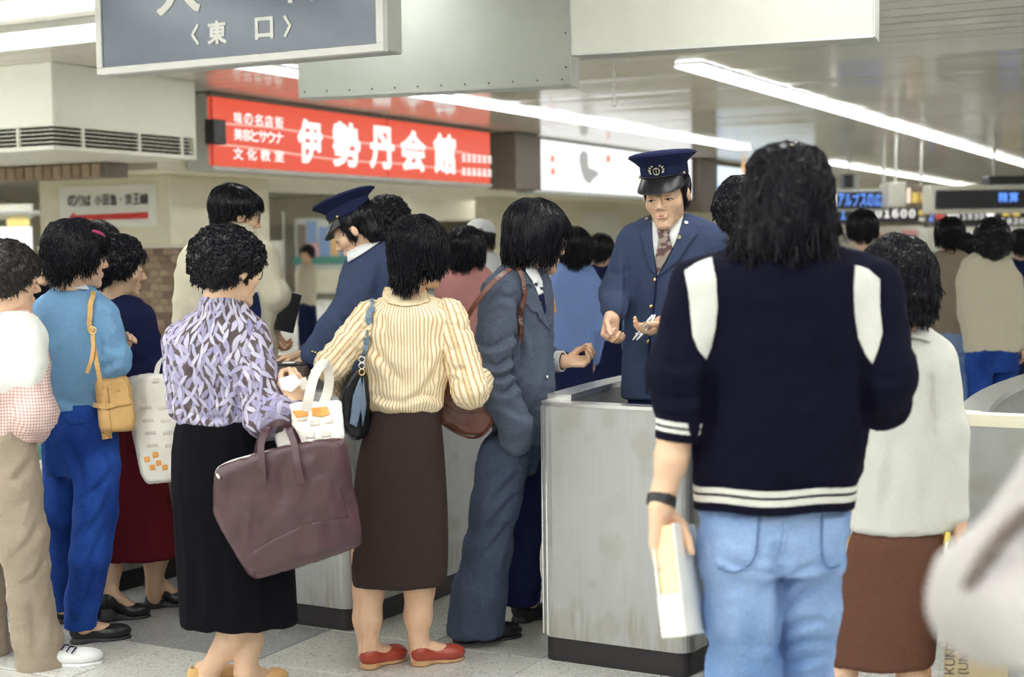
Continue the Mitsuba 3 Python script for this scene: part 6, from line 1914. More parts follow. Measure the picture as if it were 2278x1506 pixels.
p.wear('skirt', [loft(p.rows([(920, 225, 335), (1000, 220, 352), (1120, 214, 378), (1210, 208, 390), (1238, 206, 392)], 0.66))], 'mat_wine', 0.010, 0.02, FOLD_SKIRT, under=False)
p.leg((266, 1020, 0.0, 40), (256, 1180, -0.02, 28), (245, 1262, -0.06, 26), (243, 1335, -0.08, 17), (246, 1352, -0.08, 16))
p.leg((320, 1020, 0.03, 40), (340, 1180, 0.05, 28), (346, 1240, 0.08, 28), (342, 1310, 0.08, 17), (344, 1330, 0.08, 16))
g = at(222, 1390, 5.48)
p.shoe(np.array([g[0], g[1], 0]), -66, 0.20, 0.038, 0.05)
g = at(322, 1368, 5.68)
p.shoe(np.array([g[0], g[1], 0]), -68, 0.20, 0.038, 0.06)
p.done('mat_stocking')

# ================================================================== woman at the left edge
p = Person('woman with a white cardigan over a pink checked blouse, at the left edge', 4.9)
h = p.head(18, 622, -55, -6, 0, 1.0, neck=(8, 705, 0.0), res=0.005)
h.face_parts(p.k)
p.hair(p.std_hair(-0.06, 0.016, -0.02, 1) + [ell(p.A(0, 610, -0.02), (0.08, 0.07, 0.09))], m='mat_hair_brown', cut=[h.E((0, 0.106, -0.06), (0.10, 0.092, 0.088))], curl=0.008, n=700, length=0.05, radius=0.0028, seed=10)
T1 = p.rows([(690, -22, 50), (712, -60, 78), (745, -80, 88), (800, -84, 86), (870, -80, 78), (930, -72, 68), (968, -66, 60)], 0.62)
AR = p.limb((62, 765, -0.03, 36), (82, 920, -0.05, 36), (70, 945, 0.02, 34), (30, 930, 0.22, 26))
s = p.wear('blouse', [loft(T1)] + AR, 'mat_pink_check', 0.008, 0.035, FOLD_SHIRT, uv=lambda m: np.c_[m.vertices[:, 0] + 0.6 * m.vertices[:, 1], m.vertices[:, 2]])
CP = [loft(p.rows([(694, -28, 54), (712, -66, 84), (745, -88, 98), (800, -92, 100), (850, -90, 84), (880, -90, 40), (905, -88, 0)], 0.66, -0.012)), seg(p.A(60, 760, -0.045), p.A(66, 830, -0.06), p.px(41), p.px(38))]
p.wear('cardigan', CP, 'mat_white_knit', 0.008, 0.03, [(0.006, (12, 12, 10), 3)], under=False)
p.hand(p.A(35, 930, 0.22), (-0.9, 0.3, 0.1), (0, 0.4, 0.9), True, (0.8, 0.9, 0.5), 0.9)
TR = [loft(p.rows([(950, -62, 58), (1000, -66, 76), (1060, -66, 84), (1100, -66, 84)], 0.66))]
L1 = p.limb((30, 1090, -0.02, 56), (52, 1200, -0.04, 50), (66, 1320, -0.02, 44), (84, 1420, 0.0, 48), (92, 1482, 0.0, 50))
L2 = p.limb((-30, 1090, 0.08, 50), (-36, 1250, 0.12, 44), (-30, 1450, 0.15, 46))
p.wear('trousers', TR + L1 + L2 + [hem(p.A(92, 1488, 0.0))], 'mat_beige_trousers', 0.009, 0.025, FOLD_TROUSERS, crease=[([(70, 1020), (40, 1060), (10, 1080)], 6, 9), ([(90, 1150), (60, 1210), (40, 1230)], 5, 8), ([(100, 1240), (70, 1290), (50, 1300)], 6, 8), ([(60, 1300), (75, 1380), (85, 1470)], 6, 12)])
g = at(66, 1502, 4.86)
p.shoe(np.array([g[0], g[1], 0]), -72, 0.25, 0.044, 0.02, 'mat_shirt_white', 'mat_shirt_white', low=False, h=0.05)
p.body.append(seg([g[0] + 0.045, g[1], 0.07], p.A(80, 1400, 0.0), 0.022, 0.035))
for t_ in range(3):
    q = np.array([g[0] + 0.115 + 0.018 * t_, g[1] + 0.035, 0.068 - 0.006 * t_])
    part(p.k, 'shoe_lace', tube([q + [-0.004, -0.03, -0.004], q + [0, 0, 0.006], q + [0.004, 0.03, -0.004]], 0.0025, 6), 'mat_navy')
g = p.A(-50, 1470, 0.15)
p.shoe(np.array([g[0], g[1], 0]), -60, 0.25, 0.044, 0.02, 'mat_shirt_white', 'mat_shirt_white', low=False, h=0.05)
p.body.append(seg([g[0] + 0.03, g[1] + 0.03, 0.08], p.A(-32, 1400, 0.15), 0.035))
p.done()

# ================================================================== man in the trench coat
p = Person('man in a pale beige trench coat behind the woman in the floral blouse', 6.12)
h = p.head(526, 478, -58, -10, 0, 1.02, neck=(510, 545, 0.0), res=0.005)
h.face_parts(p.k)
p.hair(p.std_hair(-0.045, 0.006, 0.008, 1, 0.06) + [ell(p.A(515, 455, -0.02), (0.075, 0.07, 0.06))], cut=[h.E((0, 0.112, -0.055), (0.10, 0.088, 0.09))], n=600, length=0.08, radius=0.0024, seed=11)
h.glasses(p.k)
T1 = p.rows([(500, 478, 556), (512, 456, 566), (540, 424, 588), (575, 400, 604), (640, 390, 612), (720, 388, 614), (820, 388, 618), (960, 386, 624), (1080, 384, 628)], 0.66)
AR = p.limb((588, 575, -0.02, 30), (614, 655, -0.04, 25), (604, 720, 0.06, 21))
s = p.wear('coat', [loft(T1)] + AR, 'mat_trench', 0.010, 0.035, FOLD_COAT)
sk = Skin(s)
part(p.k, 'collar', sk.patch([(462, 518), (478, 490), (515, 486), (548, 496), (566, 520), (540, 528), (505, 524), (478, 530)], 0.012, 6, 0.008), 'mat_trench', True)
part(p.k, 'dark_patch', sk.patch([(536, 690), (552, 655), (572, 650), (580, 690), (576, 740), (545, 740)], 0.006, 6, 0.004), 'mat_uniform_dark', True)  # dark navy patch laid on the coat beside the sleeve
part(p.k, 'sleeve_strap', ring_band(p.A(613, 684, 0.0), p.A(610, 700, 0.03), p.px(28), p.px(26)), 'mat_trench', 40)
p.hand(p.A(605, 728, 0.07), (0.3, 0.2, -0.75), (0.6, -0.3, 0.3), True, (0.7, 0.9, 0.5), 0.95)
for a in standing_legs(p, 505, 1000, 505):
    p.shoe(np.array([a[0], a[1] - 0.05, 0]), -40, 0.26, 0.045, 0.02, low=False)
p.wear('trousers', chain([p.A(470, 1020), np.r_[p.A(470, 1020)[:2], 0.10]], (0.08, 0.075)) + chain([p.A(545, 1020), np.r_[p.A(545, 1020)[:2], 0.10]], (0.08, 0.075)), 'mat_uniform_dark', 0.012, 0.0)
p.done()
k = thing('notebook', 'black notebook with pale page edges held by the man in the trench coat', 'notebook')
q = p.A(640, 694, -0.02)
mb = bevel_box((-0.042, -0.012, -0.085), (0.042, 0.012, 0.085), 0.003)
Rn = rot(20, 0, 14)
mb.vertices = mb.vertices @ Rn.T + q
part(k, 'cover', mb, 'mat_leather_black')
mb = bevel_box((-0.040, -0.009, 0.080), (0.040, 0.009, 0.088), 0.001)
mb.vertices = mb.vertices @ Rn.T + q
part(k, 'pages', mb, 'mat_shirt_white')

# ================================================================== woman in the white jacket
p = Person('woman in a white jacket and long chestnut skirt, holding a kraft paper bag', 3.75)
h = p.head(1998, 640, -25, -14, 0, 0.98, neck=(2008, 745, 0.0))
p.hair(p.std_hair(-0.09, 0.016, -0.07, 1) + [ell(p.A(2000, 620, -0.02), (0.082, 0.07, 0.07)), ell(p.A(2030, 690, -0.02), (0.035, 0.05, 0.05))], cut=p.face_cut(0, 0.06, 0.122), curl=0.007, n=1000, length=0.10, radius=0.0026, seed=12, spread=0.4)
T1 = p.rows([(722, 1972, 2056), (740, 1950, 2076), (768, 1928, 2096), (830, 1920, 2108), (920, 1925, 2108), (1000, 1918, 2112), (1080, 1906, 2118), (1150, 1896, 2120), (1180, 1892, 2118)], 0.55)
AR = p.limb((2076, 806, -0.01, 50), (2104, 960, -0.01, 41), (2126, 1140, -0.02, 30))
AL = p.limb((1940, 806, 0.03, 46), (1925, 960, 0.1, 40), (1918, 1080, 0.2, 32))
s = p.wear('jacket', [loft(T1)] + AR + AL, 'mat_white_jacket', 0.008, 0.03, [(0.006, (9, 9, 4), 2), (0.002, (26, 26, 12), 4)], crease=[([(2078, 800), (2072, 900), (2082, 1000)], 9, 9), ([(1990, 960), (1975, 1080), (1965, 1170)], 6, 14), ([(2050, 960), (2060, 1080), (2070, 1170)], 5, 14), ([(1950, 800), (1980, 860), (2000, 930)], 4, 12)])
sk = Skin(s)
part(p.k, 'collar', sk.patch([(1990, 752), (2002, 728), (2026, 718), (2052, 734), (2068, 764), (2045, 756), (2018, 752)], 0.010, 6, 0.006), 'mat_white_jacket', True)
S1 = p.rows([(1140, 1922, 2080, 0, .5), (1176, 1908, 2090, 0, .52), (1200, 1893, 2093), (1300, 1876, 2090), (1400, 1858, 2082), (1474, 1846, 2076)], 0.6)
p.wear('skirt', [loft(S1)], 'mat_skirt_chestnut', 0.010, 0.02, FOLD_SKIRT, under=False)
p.leg((1940, 1250, 0.0, 50), (1905, 1400, 0.0, 30), (1874, 1500, 0.0, 30), (1866, 1640, 0.02, 24), (1866, 1690, 0.02, 22))
p.leg((2030, 1250, 0.0, 50), (2032, 1400, 0.0, 38), (2032, 1500, 0.0, 36), (2030, 1640, 0.02, 24), (2030, 1690, 0.02, 22))
for u in (1866, 2030):
    g = p.A(u, 1690, 0.0)
    p.shoe(np.array([g[0], g[1] - 0.04, 0]), -20, 0.21, 0.04, 0.03)
    p.body.append(seg([g[0], g[1] + 0.02, 0.08], g, 0.024))
w2 = p.A(2132, 1158, -0.02)
p.hand(w2, (0.05, 0.1, -0.95), (-0.95, 0.3, 0.05), True, (0.9, 1.1, 0.7), 0.92, 0.7, arm=p.A(2127, 1135, -0.02))
p.hand(p.A(1918, 1082, 0.2), (-0.1, 0.2, -0.95), (0.9, -0.3, 0.05), False, (0.9, 1.1, 0.7), 0.9, 0.7)
p.done()
W_WHITE = p.k

# ================================================================== short-haired man in the third lane
p = Person('short-haired man, only head and neck showing between the officer and the long-haired man', 4.62)
h = p.head(1654, 478, -22, -4, 0, 0.98, neck=(1660, 575, 0.0))
p.hair(p.std_hair(-0.05, 0.006, -0.01, 1), cut=p.face_cut(0, 0.07, 0.112), curl=0.006, n=800, length=0.04, radius=0.002, seed=13, spread=0.5)
p.wear('jacket', [loft(p.rows([(556, 1630, 1690), (572, 1590, 1730), (600, 1565, 1760), (680, 1560, 1765), (900, 1565, 1760), (1000, 1570, 1755)], 0.55, 0.02)), *p.limb((1580, 640, 0.02, 34), (1570, 900, 0.02, 30)), *p.limb((1745, 640, 0.02, 34), (1755, 900, 0.02, 30))], 'mat_uniform_dark', 0.012, 0.03)
p.wear('trousers', [loft(p.rows([(960, 1575, 1750), (1100, 1580, 1745)], 0.6)), *chain([p.A(1620, 1080), np.r_[p.A(1620, 1080)[:2], 0.09]], (0.085, 0.07)), *chain([p.A(1705, 1080), np.r_[p.A(1705, 1080)[:2], 0.09]], (0.085, 0.07))], 'mat_navy', 0.012, 0.0)
for u in (1620, 1705):
    g = p.A(u, 1080)
    p.shoe(np.array([g[0], g[1] - 0.06, 0]), -20, 0.26, 0.045, 0.02, low=False)
    p.body.append(seg([g[0], g[1], 0.08], [g[0], g[1], 0.3], 0.035))
for u in (1570, 1755):
    p.hand(p.A(u, 905, 0.02), (0, 0.1, -1), (0.9 if u < 1600 else -0.9, 0.2, 0), u > 1600, res=0.005)
p.done()


# ================================================================== people beyond the gates
def bystander(label, d, hu, hv, rows, m, yaw=0, hair_vol=0.006, nape=-0.06, arms=(), legs=None, skirt=None, curl=0.0, pitch=-4, seed=20, hs=1.0, ratio=0.6, res=0.012, hairn=220, hair_m='mat_hair', uv=None, foot_yaw=-25):
    p = Person(label, d)
    top = rows[0]
    h = p.head(hu, hv, yaw, pitch, 0, hs, neck=((top[1] + top[2]) / 2, top[0] + 14, 0.0), res=0.007)
    p.hair(p.std_hair(nape, hair_vol, nape + 0.02, 1), m=hair_m, cut=p.face_cut(0, 0.064, 0.120) if abs(yaw) < 45 else [h.E((0, 0.124, -0.06), (0.10, 0.085, 0.092))], curl=curl, n=hairn, length=0.10 if not curl else 0.04, radius=0.004, seed=seed, res=0.009)
    pr = [loft(p.rows(rows, ratio))]
    for a in arms:
        pr += p.limb(*a)
    p.wear('top', pr, m, res, 0.035, [(0.006, (11, 11, 7), seed)], uv=uv)
    for i, a in enumerate(arms):
        A_, B_ = p.A(*a[-2][:3]), p.A(*a[-1][:3])
        d_ = (B_ - A_) / np.linalg.norm(B_ - A_)
        side = (a[0][0] > hu)
        p.hand(B_ + d_ * 0.01, d_ + [0, 0, -0.2], (-0.9 if side else 0.9, 0.3, 0.0), side, (0.5, 0.6, 0.4), 0.95, res=0.0055, arm=A_ * 0.2 + B_ * 0.8)
    b = rows[-1]
    cu, hw = (b[1] + b[2]) / 2, p.px((b[2] - b[1]) / 2)
    base = p.A(cu, b[0] - 12)
    if skirt:
        z0 = skirt[1]
        p.wear('skirt', [loft([(base[0], base[1], base[2], hw * 0.98, hw * 0.62), (base[0], base[1], (base[2] + z0) / 2, hw * 1.08, hw * 0.72), (base[0], base[1], z0, hw * 1.15, hw * 0.8)])], skirt[0], 0.014, 0.0, FOLD_SKIRT, under=False)
        for x in (-1, 1):
            a = np.array([base[0] + x * hw * 0.45, base[1], 0.08])
            p.body += chain([a + [0, 0, base[2] - 0.1], a + [0, 0, 0.36], a], (0.07, 0.05, 0.03))
            p.shoe(np.array([a[0], a[1] - 0.05, 0]), foot_yaw, 0.22, 0.04, 0.02)
    else:
        lm = legs or 'mat_uniform_dark'
        pr = [loft([(base[0], base[1], base[2], hw * 0.96, hw * 0.6), (base[0], base[1], base[2] - 0.16, hw, hw * 0.66)])]
        for x in (-1, 1):
            a = np.array([base[0] + x * hw * 0.5, base[1] + 0.03 * x, 0.09])
            pr += chain([np.r_[a[:2], base[2] - 0.1], np.r_[a[:2], 0.45], a], (hw * 0.52, 0.068, 0.06))
            p.shoe(np.array([a[0], a[1] - 0.06, 0]), foot_yaw, 0.25, 0.044, 0.02, low=False)
            p.body.append(seg(a, a + [0, 0, 0.2], 0.035))
        p.wear('trousers', pr, lm, 0.013, 0.02)
    p.done(res=0.014)
    return p


bystander('person with a dark afro just behind the stooping officer', 7.4, 866, 500, [(560, 838, 902), (580, 815, 925), (640, 805, 935), (760, 812, 930), (850, 815, 926)], 'mat_uniform_dark', -30, 0.030, -0.07, curl=0.014, seed=21, hairn=500, arms=[[(925, 620, 0, 24), (932, 740, 0, 20), (928, 830, 0, 16)]])
bystander('person in a salmon pink jacket, just beyond the striped blouse, facing away', 7.3, 1040, 560, [(590, 1005, 1070), (606, 978, 1092), (640, 968, 1100), (720, 972, 1096), (800, 972, 1098), (850, 972, 1098)], 'mat_pink', -30, 0.012, -0.085, arms=[[(1088, 640, -0.02, 24), (1098, 750, -0.02, 22), (1092, 830, 0.05, 17)]], seed=22, hairn=400)
pp = bystander('person in white with a white cap, blurred between the salmon jacket and the grey suit', 9.0, 1070, 535, [(560, 1050, 1096), (575, 1035, 1112), (640, 1030, 1116), (760, 1034, 1112), (820, 1034, 1112)], 'mat_shirt_white', -20, 0.002, -0.05, seed=23, arms=[[(1104, 620, 0, 18), (1110, 720, 0, 15), (1108, 790, 0, 12)]])
hh = pp.h
m = solid([('u', [hh.E((0, -0.01, 0.062), (0.094, 0.11, 0.075)), hh.E((0, 0.10, 0.045), (0.07, 0.05, 0.012))], 0.02), ('-', hh.E((0, 0, -0.02), (0.2, 0.2, 0.055)), 0.01)], 0.008, 0, (hh.c - 0.18, hh.c + 0.2))
part(pp.k, 'cap', m, 'mat_shirt_white', True, label='white cap')
bystander('woman in a sky blue sweater beyond the grey suit, seen from behind', 8.3, 1281, 555, [(585, 1245, 1308), (602, 1222, 1324), (640, 1212, 1334), (720, 1218, 1326), (772, 1222, 1318), (785, 1224, 1316)], 'mat_sky_blue', -10, 0.010, -0.085, arms=[[(1322, 640, -0.01, 21), (1334, 730, 0.0, 18), (1320, 800, 0.1, 13)]], skirt=('mat_uniform_dark', 0.4), seed=24, hairn=400)
bystander('person in a pale teal top and navy skirt at the officer\'s elbow, beyond the booth', 10.4, 1362, 590, [(622, 1338, 1384), (640, 1322, 1396), (690, 1318, 1402), (770, 1320, 1400), (785, 1320, 1400)], 'mat_teal', -15, 0.008, -0.06, skirt=('mat_uniform_dark', 0.45), seed=25)
bystander('person in a dark navy jacket between the blue sweater and the officer', 9.8, 1338, 560, [(585, 1320, 1362), (600, 1305, 1378), (660, 1300, 1384), (780, 1302, 1382), (830, 1302, 1380)], 'mat_uniform_dark', -15, 0.004, -0.05, seed=26)
bystander('boy with a bowl haircut in a blue and white checked shirt', 9.2, 1918, 512, [(555, 1896, 1942), (570, 1874, 1962), (620, 1866, 1970), (720, 1870, 1966), (800, 1872, 1964)], 'mat_blue_check', -5, 0.012, -0.05, seed=27, hairn=400, uv=lambda m: np.c_[m.vertices[:, 0] + 0.6 * m.vertices[:, 1], m.vertices[:, 2]], arms=[[(1962, 610, 0, 18), (1972, 710, 0, 16), (1966, 790, 0, 12)]])
bystander('man in a taupe sweater and light blue jeans, facing away on the right', 9.3, 2112, 526, [(558, 2090, 2136), (574, 2066, 2160), (600, 2052, 2172), (660, 2052, 2170), (720, 2056, 2164), (742, 2058, 2160)], 'mat_sweater_taupe', -8, 0.006, -0.06, legs='mat_denim_light', arms=[[(2164, 615, -0.01, 19), (2184, 690, 0, 17), (2178, 752, 0.04, 14)]], seed=28, hairn=400)
bystander('long-haired person in a cream parka, facing away at the right edge', 8.8, 2206, 535, [(562, 2168, 2232), (580, 2142, 2250), (620, 2134, 2262), (700, 2140, 2264), (782, 2146, 2266)], 'mat_parka', -12, 0.020, -0.11, legs='mat_corduroy_blue', arms=[[(2252, 625, -0.01, 22), (2268, 710, 0, 19), (2274, 765, 0.04, 15)], [(2146, 625, 0.02, 20), (2150, 700, 0.02, 17), (2168, 762, 0.02, 14)]], seed=29, hairn=400, curl=0.004)
bystander('dark-haired person in navy at the far right edge, beyond the cream parka', 11.5, 2268, 545, [(575, 2246, 2290), (590, 2232, 2304), (660, 2228, 2308), (800, 2230, 2306)], 'mat_uniform_dark', -10, 0.008, -0.06, seed=30)
bystander('person whose dark hair shows between the taupe sweater and the cream parka', 12.0, 2146, 552, [(580, 2126, 2166), (594, 2112, 2180), (700, 2112, 2180), (780, 2114, 2178)], 'mat_uniform_dark', -10, 0.010, -0.06, seed=31)
bystander('person whose dark hair shows just behind the head with the pink clip', 8.6, 226, 538, [(590, 200, 252), (608, 170, 282), (680, 160, 292), (850, 165, 288), (950, 165, 288)], 'mat_uniform_dark', -40, 0.008, -0.06, seed=32)
bystander('far man in a black suit between the two women on the left', 11.0, 100, 598, [(632, 82, 116), (645, 68, 132), (720, 66, 134), (820, 68, 132)], 'mat_black_velvet', 165, 0.004, -0.04, seed=33, foot_yaw=165)
bystander('far figure in pale clothes beside the poster case', 19.0, 683, 565, [(585, 672, 694), (593, 664, 702), (630, 662, 704), (680, 664, 702)], 'mat_parka', 150, 0.006, -0.05, seed=34, hairn=80, foot_yaw=150)
bystander('far man in blue at the right edge of the crowd', 14.0, 2262, 600, [(628, 2248, 2278), (640, 2236, 2290), (700, 2234, 2292), (790, 2236, 2290)], 'mat_corduroy_blue', -10, 0.006, -0.05, seed=35)

# ================================================================== close passer-by, bottom right
p = Person('out-of-focus person in a light grey coat, bottom right corner', 1.3)
h = p.head(2700, 330, 30, 0, 0, 1.0, neck=(2695, 640, 0.0), res=0.006)
p.hair(p.std_hair(-0.06, 0.01, -0.03, 1), cut=p.face_cut(), n=300, seed=36)
T1 = p.rows([(690, 2560, 2830), (760, 2480, 2960), (900, 2440, 3000), (1300, 2450, 2990), (1800, 2430, 3010), (2400, 2400, 3050)], 0.55, 0.06)
AL = p.limb((2520, 930, 0.0, 130), (2218, 1312, -0.06, 112), (2208, 1345, -0.06, 108), (2420, 1450, -0.22, 100), (2560, 1450, -0.26, 90))
s = p.wear('coat', [loft(T1)] + AL, 'mat_light_grey', 0.009, 0.03, [(0.005, (12, 12, 10), 2)])
p.hand(p.A(2570, 1450, -0.26), (0.9, -0.3, 0.1), (0.2, 0.5, -0.8), False, (0.6, 0.8, 0.5), 0.95, res=0.004)
base = p.A(2720, 2380, 0.06)
pr = []
for x in (-1, 1):
    a = np.array([base[0] + 0.09 * x, base[1], 0.09])
    pr += chain([np.r_[a[:2], base[2] + 0.1], np.r_[a[:2], 0.45], a], (0.085, 0.07, 0.06))
    p.shoe(np.array([a[0], a[1] - 0.06, 0]), 20, 0.25, 0.044, 0.02, low=False)
    p.body.append(seg(a, a + [0, 0, 0.2], 0.035))
p.wear('trousers', pr, 'mat_uniform_dark', 0.013, 0.02)
p.done()
sk = Skin(s)
k = single('shoulder_strap', sk.strap([(2290, 1140), (2240, 1190), (2200, 1240), (2160, 1310)], 0.012, 0.003, 0.004), 'mat_booth_dark', 'blurred dark strap across the light grey sleeve in the bottom right corner', 'strap')
# ------------------------------------------------------------------ bags and things in the hands
mat('tote_nylon', lambda p, n, uv: mix(C('331b22'), C('4a2b34'), fbm(p.x * 14, p.y * 14, p.z * 14)), 0.42, 0.6)
mat('paper_white', C('eceae2'), 0.6)
mat('paper_kraft', C('ab9a7a'), 0.7)
mat('orange_print', C('e0a050'), 0.6)
mat('zip', C('d8d2c8'), 0.4)
mat('yellow_plastic', C('e0c458'), 0.4)


def bag_solid(corners, depth_near, depth_far, thick, res=0.007, k=0.02, soft=6):
    """A soft bag: the hull of spheres at its corners (u, v, d), front and back."""
    pts = []
    for u, v, d in corners:
        pts += [at(u, v, d - thick / 2), at(u, v, d + thick / 2)]
    man = manifold3d.Manifold.hull_points(np.array(pts))
    m = man.refine_to_length(res * 1.6).to_mesh()
    m = trimesh.Trimesh(m.vert_properties[:, :3], m.tri_verts, process=False)
    m.merge_vertices()
    c = m.vertices.mean(0)
    trimesh.smoothing.filter_laplacian(m, iterations=soft)
    return m


# brown tote of the woman in the floral blouse
k = thing('tote_bag', 'large brown nylon tote bag hanging from the arm of the woman in the floral blouse', 'bag')
D = 4.27
m = bag_solid([(482, 1052, D), (560, 1020, D), (680, 992, D), (764, 984, D), (804, 1214, D + 0.03), (690, 1254, D - 0.02), (566, 1290, D - 0.02), (522, 1230, D - 0.02), (480, 1145, D)], 0, 0, 0.13)
folds(m, 0.007, (16, 16, 7), 4)
folds(m, 0.003, (40, 40, 18), 14)
part(k, 'body', m, 'mat_tote_nylon', True)
sk = Skin(m)
part(k, 'side_gusset', sk.patch([(735, 990), (752, 987), (772, 1040), (800, 1212), (790, 1216), (760, 1090)], 0.003, 6, 0.003), 'mat_tote_nylon', True)
part(k, 'base_panel', sk.patch([(548, 1238), (600, 1205), (680, 1165), (780, 1150), (800, 1212), (690, 1250), (568, 1284)], 0.003, 8, 0.003), 'mat_tote_nylon', True, label='darker base panel')
part(k, 'zip_edge', tube(spline([at(488, 1064, D - 0.06), at(482, 1048, D - 0.03), at(494, 1036, D), at(560, 1014, D - 0.02), at(650, 994, D - 0.03), at(752, 976, D - 0.02)], 30), 0.0045, 6), 'mat_zip', True, label='pale zip edge')
for u0, u1, ut, du in ((586, 582, 596, 0.0), (672, 660, 648, 0.0)):
    top = at(ut, 955, D + 0.02)
    line = spline([at(u0, 1075, D - 0.075), at(u1, 1020, D - 0.068), at(u1 - 6 if ut > 620 else u1, 985, D - 0.05), at(ut - 4, 958, D - 0.02), top], 20)
    part(k, 'handle', band(line, np.array([0, -1.0, 0.1]), 0.020, 0.005), 'mat_tote_nylon')
    q, n_ = sk.on(u0 - 1, 1052, 0.010)
    b = trimesh.creation.icosphere(1, 0.006)
    b.apply_translation(q[0])
    part(k, 'rivet', b, 'mat_chrome', True)
part(k, 'handle', band(spline([at(572, 1010, D + 0.05), at(590, 960, D + 0.03), at(630, 940, D + 0.02), at(648, 955, D + 0.03), at(668, 1000, D + 0.05)], 24), np.array([0, -1.0, 0.2]), 0.02, 0.005), 'mat_tote_nylon')

# white shopping bag standing in the tote
k = thing('shopping_bag', 'white paper shopping bag with orange print standing in the brown tote', 'bag')
m = bag_solid([(606, 912, 4.36), (640, 906, 4.36), (758, 900, 4.36), (764, 985, 4.32), (620, 1010, 4.32)], 0, 0, 0.07, soft=2)
folds(m, 0.005, (22, 22, 12), 8)
part(k, 'body', m, 'mat_paper_white', True)
sk = Skin(m)
part(k, 'print', sk.patch([(692, 908), (728, 905), (734, 922), (712, 928), (696, 925)], 0.003, 5, 0.002), 'mat_orange_print', True, label='orange print')
part(k, 'print', sk.patch([(650, 914), (684, 912), (686, 926), (660, 930)], 0.003, 5, 0.002), 'mat_orange_print', True, label='orange print')
for u, v in ((640, 935), (672, 930), (700, 940), (730, 935), (655, 965), (690, 968), (725, 965)):
    part(k, 'print', sk.patch([(u - 10, v - 7), (u + 10, v - 8), (u + 11, v + 6), (u - 9, v + 8)], 0.002, 5, 0.002), 'mat_zip', True)
part(k, 'handle', band(spline([at(680, 915, 4.31), at(690, 870, 4.32), at(702, 830, 4.36), at(722, 808, 4.40), at(732, 836, 4.42), at(716, 905, 4.40)], 24), np.array([0.2, -1.0, 0.1]), 0.030, 0.004), 'mat_zip')
k = thing('paper_slip', 'white folded papers in the hand of the woman in the floral blouse', 'paper')
for i, q in enumerate(([(612, 842), (648, 832), (662, 852), (640, 872), (618, 866)], [(652, 846), (672, 838), (680, 862), (664, 868)])):
    pg = np.array([at(u + 8, v, 4.37 + 0.02 * i) for u, v in q])
    n_ = np.array([0, -1.0, 0.3])
    N = len(pg)
    V = np.vstack([pg, pg + [0, 0.004, 0]])
    F = [[0, j, j + 1] for j in range(1, N - 1)] + [[N, N + j + 1, N + j] for j in range(1, N - 1)]
    for j in range(N):
        F += [[j, j + N, (j + 1) % N], [(j + 1) % N, j + N, (j + 1) % N + N]]
    part(k, 'slip', trimesh.Trimesh(V, F, process=False), 'mat_paper_white')

# printed bag low down between the two women at the left
k = thing('printed_bag', 'white printed bag with green and dark red bands, between the women at the left edge', 'bag')
m = bag_solid([(72, 985, 5.62), (132, 985, 5.62), (138, 1170, 5.62), (70, 1170, 5.62)], 0, 0, 0.10, soft=3)
part(k, 'body', m, 'mat_paper_white', True)
sk = Skin(m)
for v0, v1, mm in ((988, 1022, 'mat_green_paint'), (1074, 1098, 'mat_wine')):
    part(k, 'printed_band', sk.patch([(74, v0), (134, v0), (135, v1), (73, v1)], 0.003, 6, 0.002), mm, True)
for j in range(4):
    for i in range(4):
        u, v = 80 + i * 14, 1032 + j * 10
        part(k, 'print', sk.patch([(u, v), (u + 9, v), (u + 9, v + 5), (u, v + 5)], 0.003, 5, 0.002), 'mat_black_plastic')
part(k, 'handle', tube(spline([at(88, 990, 5.6), at(95, 940, 5.58), at(110, 940, 5.58), at(118, 990, 5.6)], 14), 0.004, 6), 'mat_paper_white', True)

# black handbag of the woman in the striped blouse
k = thing('handbag', 'black leather handbag hanging at the left side of the woman in the striped blouse', 'bag')
m = bag_solid([(800, 835, 4.72), (812, 842, 4.74), (826, 905, 4.76), (822, 985, 4.76), (790, 998, 4.72), (764, 975, 4.70), (758, 900, 4.70), (772, 870, 4.70)], 0, 0, 0.11)
folds(m, 0.007, (24, 24, 8), 3)
part(k, 'body', m, 'mat_leather_black', True)
mat('leather_slate', C('6d7f96'), 0.3, 0.6)
for q in ([(800, 838), (806, 880), (792, 950), (776, 942), (784, 880)], [(806, 838), (812, 900), (804, 948), (800, 900)]):
    part(k, 'flap', Skin(m).patch(q, 0.008, 5, 0.005), 'mat_leather_slate', True, label='grey leather tassel')
part(k, 'strap', sk_blouse.strap([(830, 672), (824, 700), (814, 755), (806, 800)], 0.022, 0.008, 0.005), 'mat_leather_slate')
for i in range(3):
    t = trimesh.creation.torus(0.010, 0.0028, 14, 6)
    t.apply_transform(trimesh.transformations.rotation_matrix(math.pi / 2, [1, 0.3 * i, 0]))
    t.apply_translation(at(805, 800 + 14 * i, 4.66))
    part(k, 'ring', t, 'mat_chrome' if i < 2 else 'mat_gold', True)

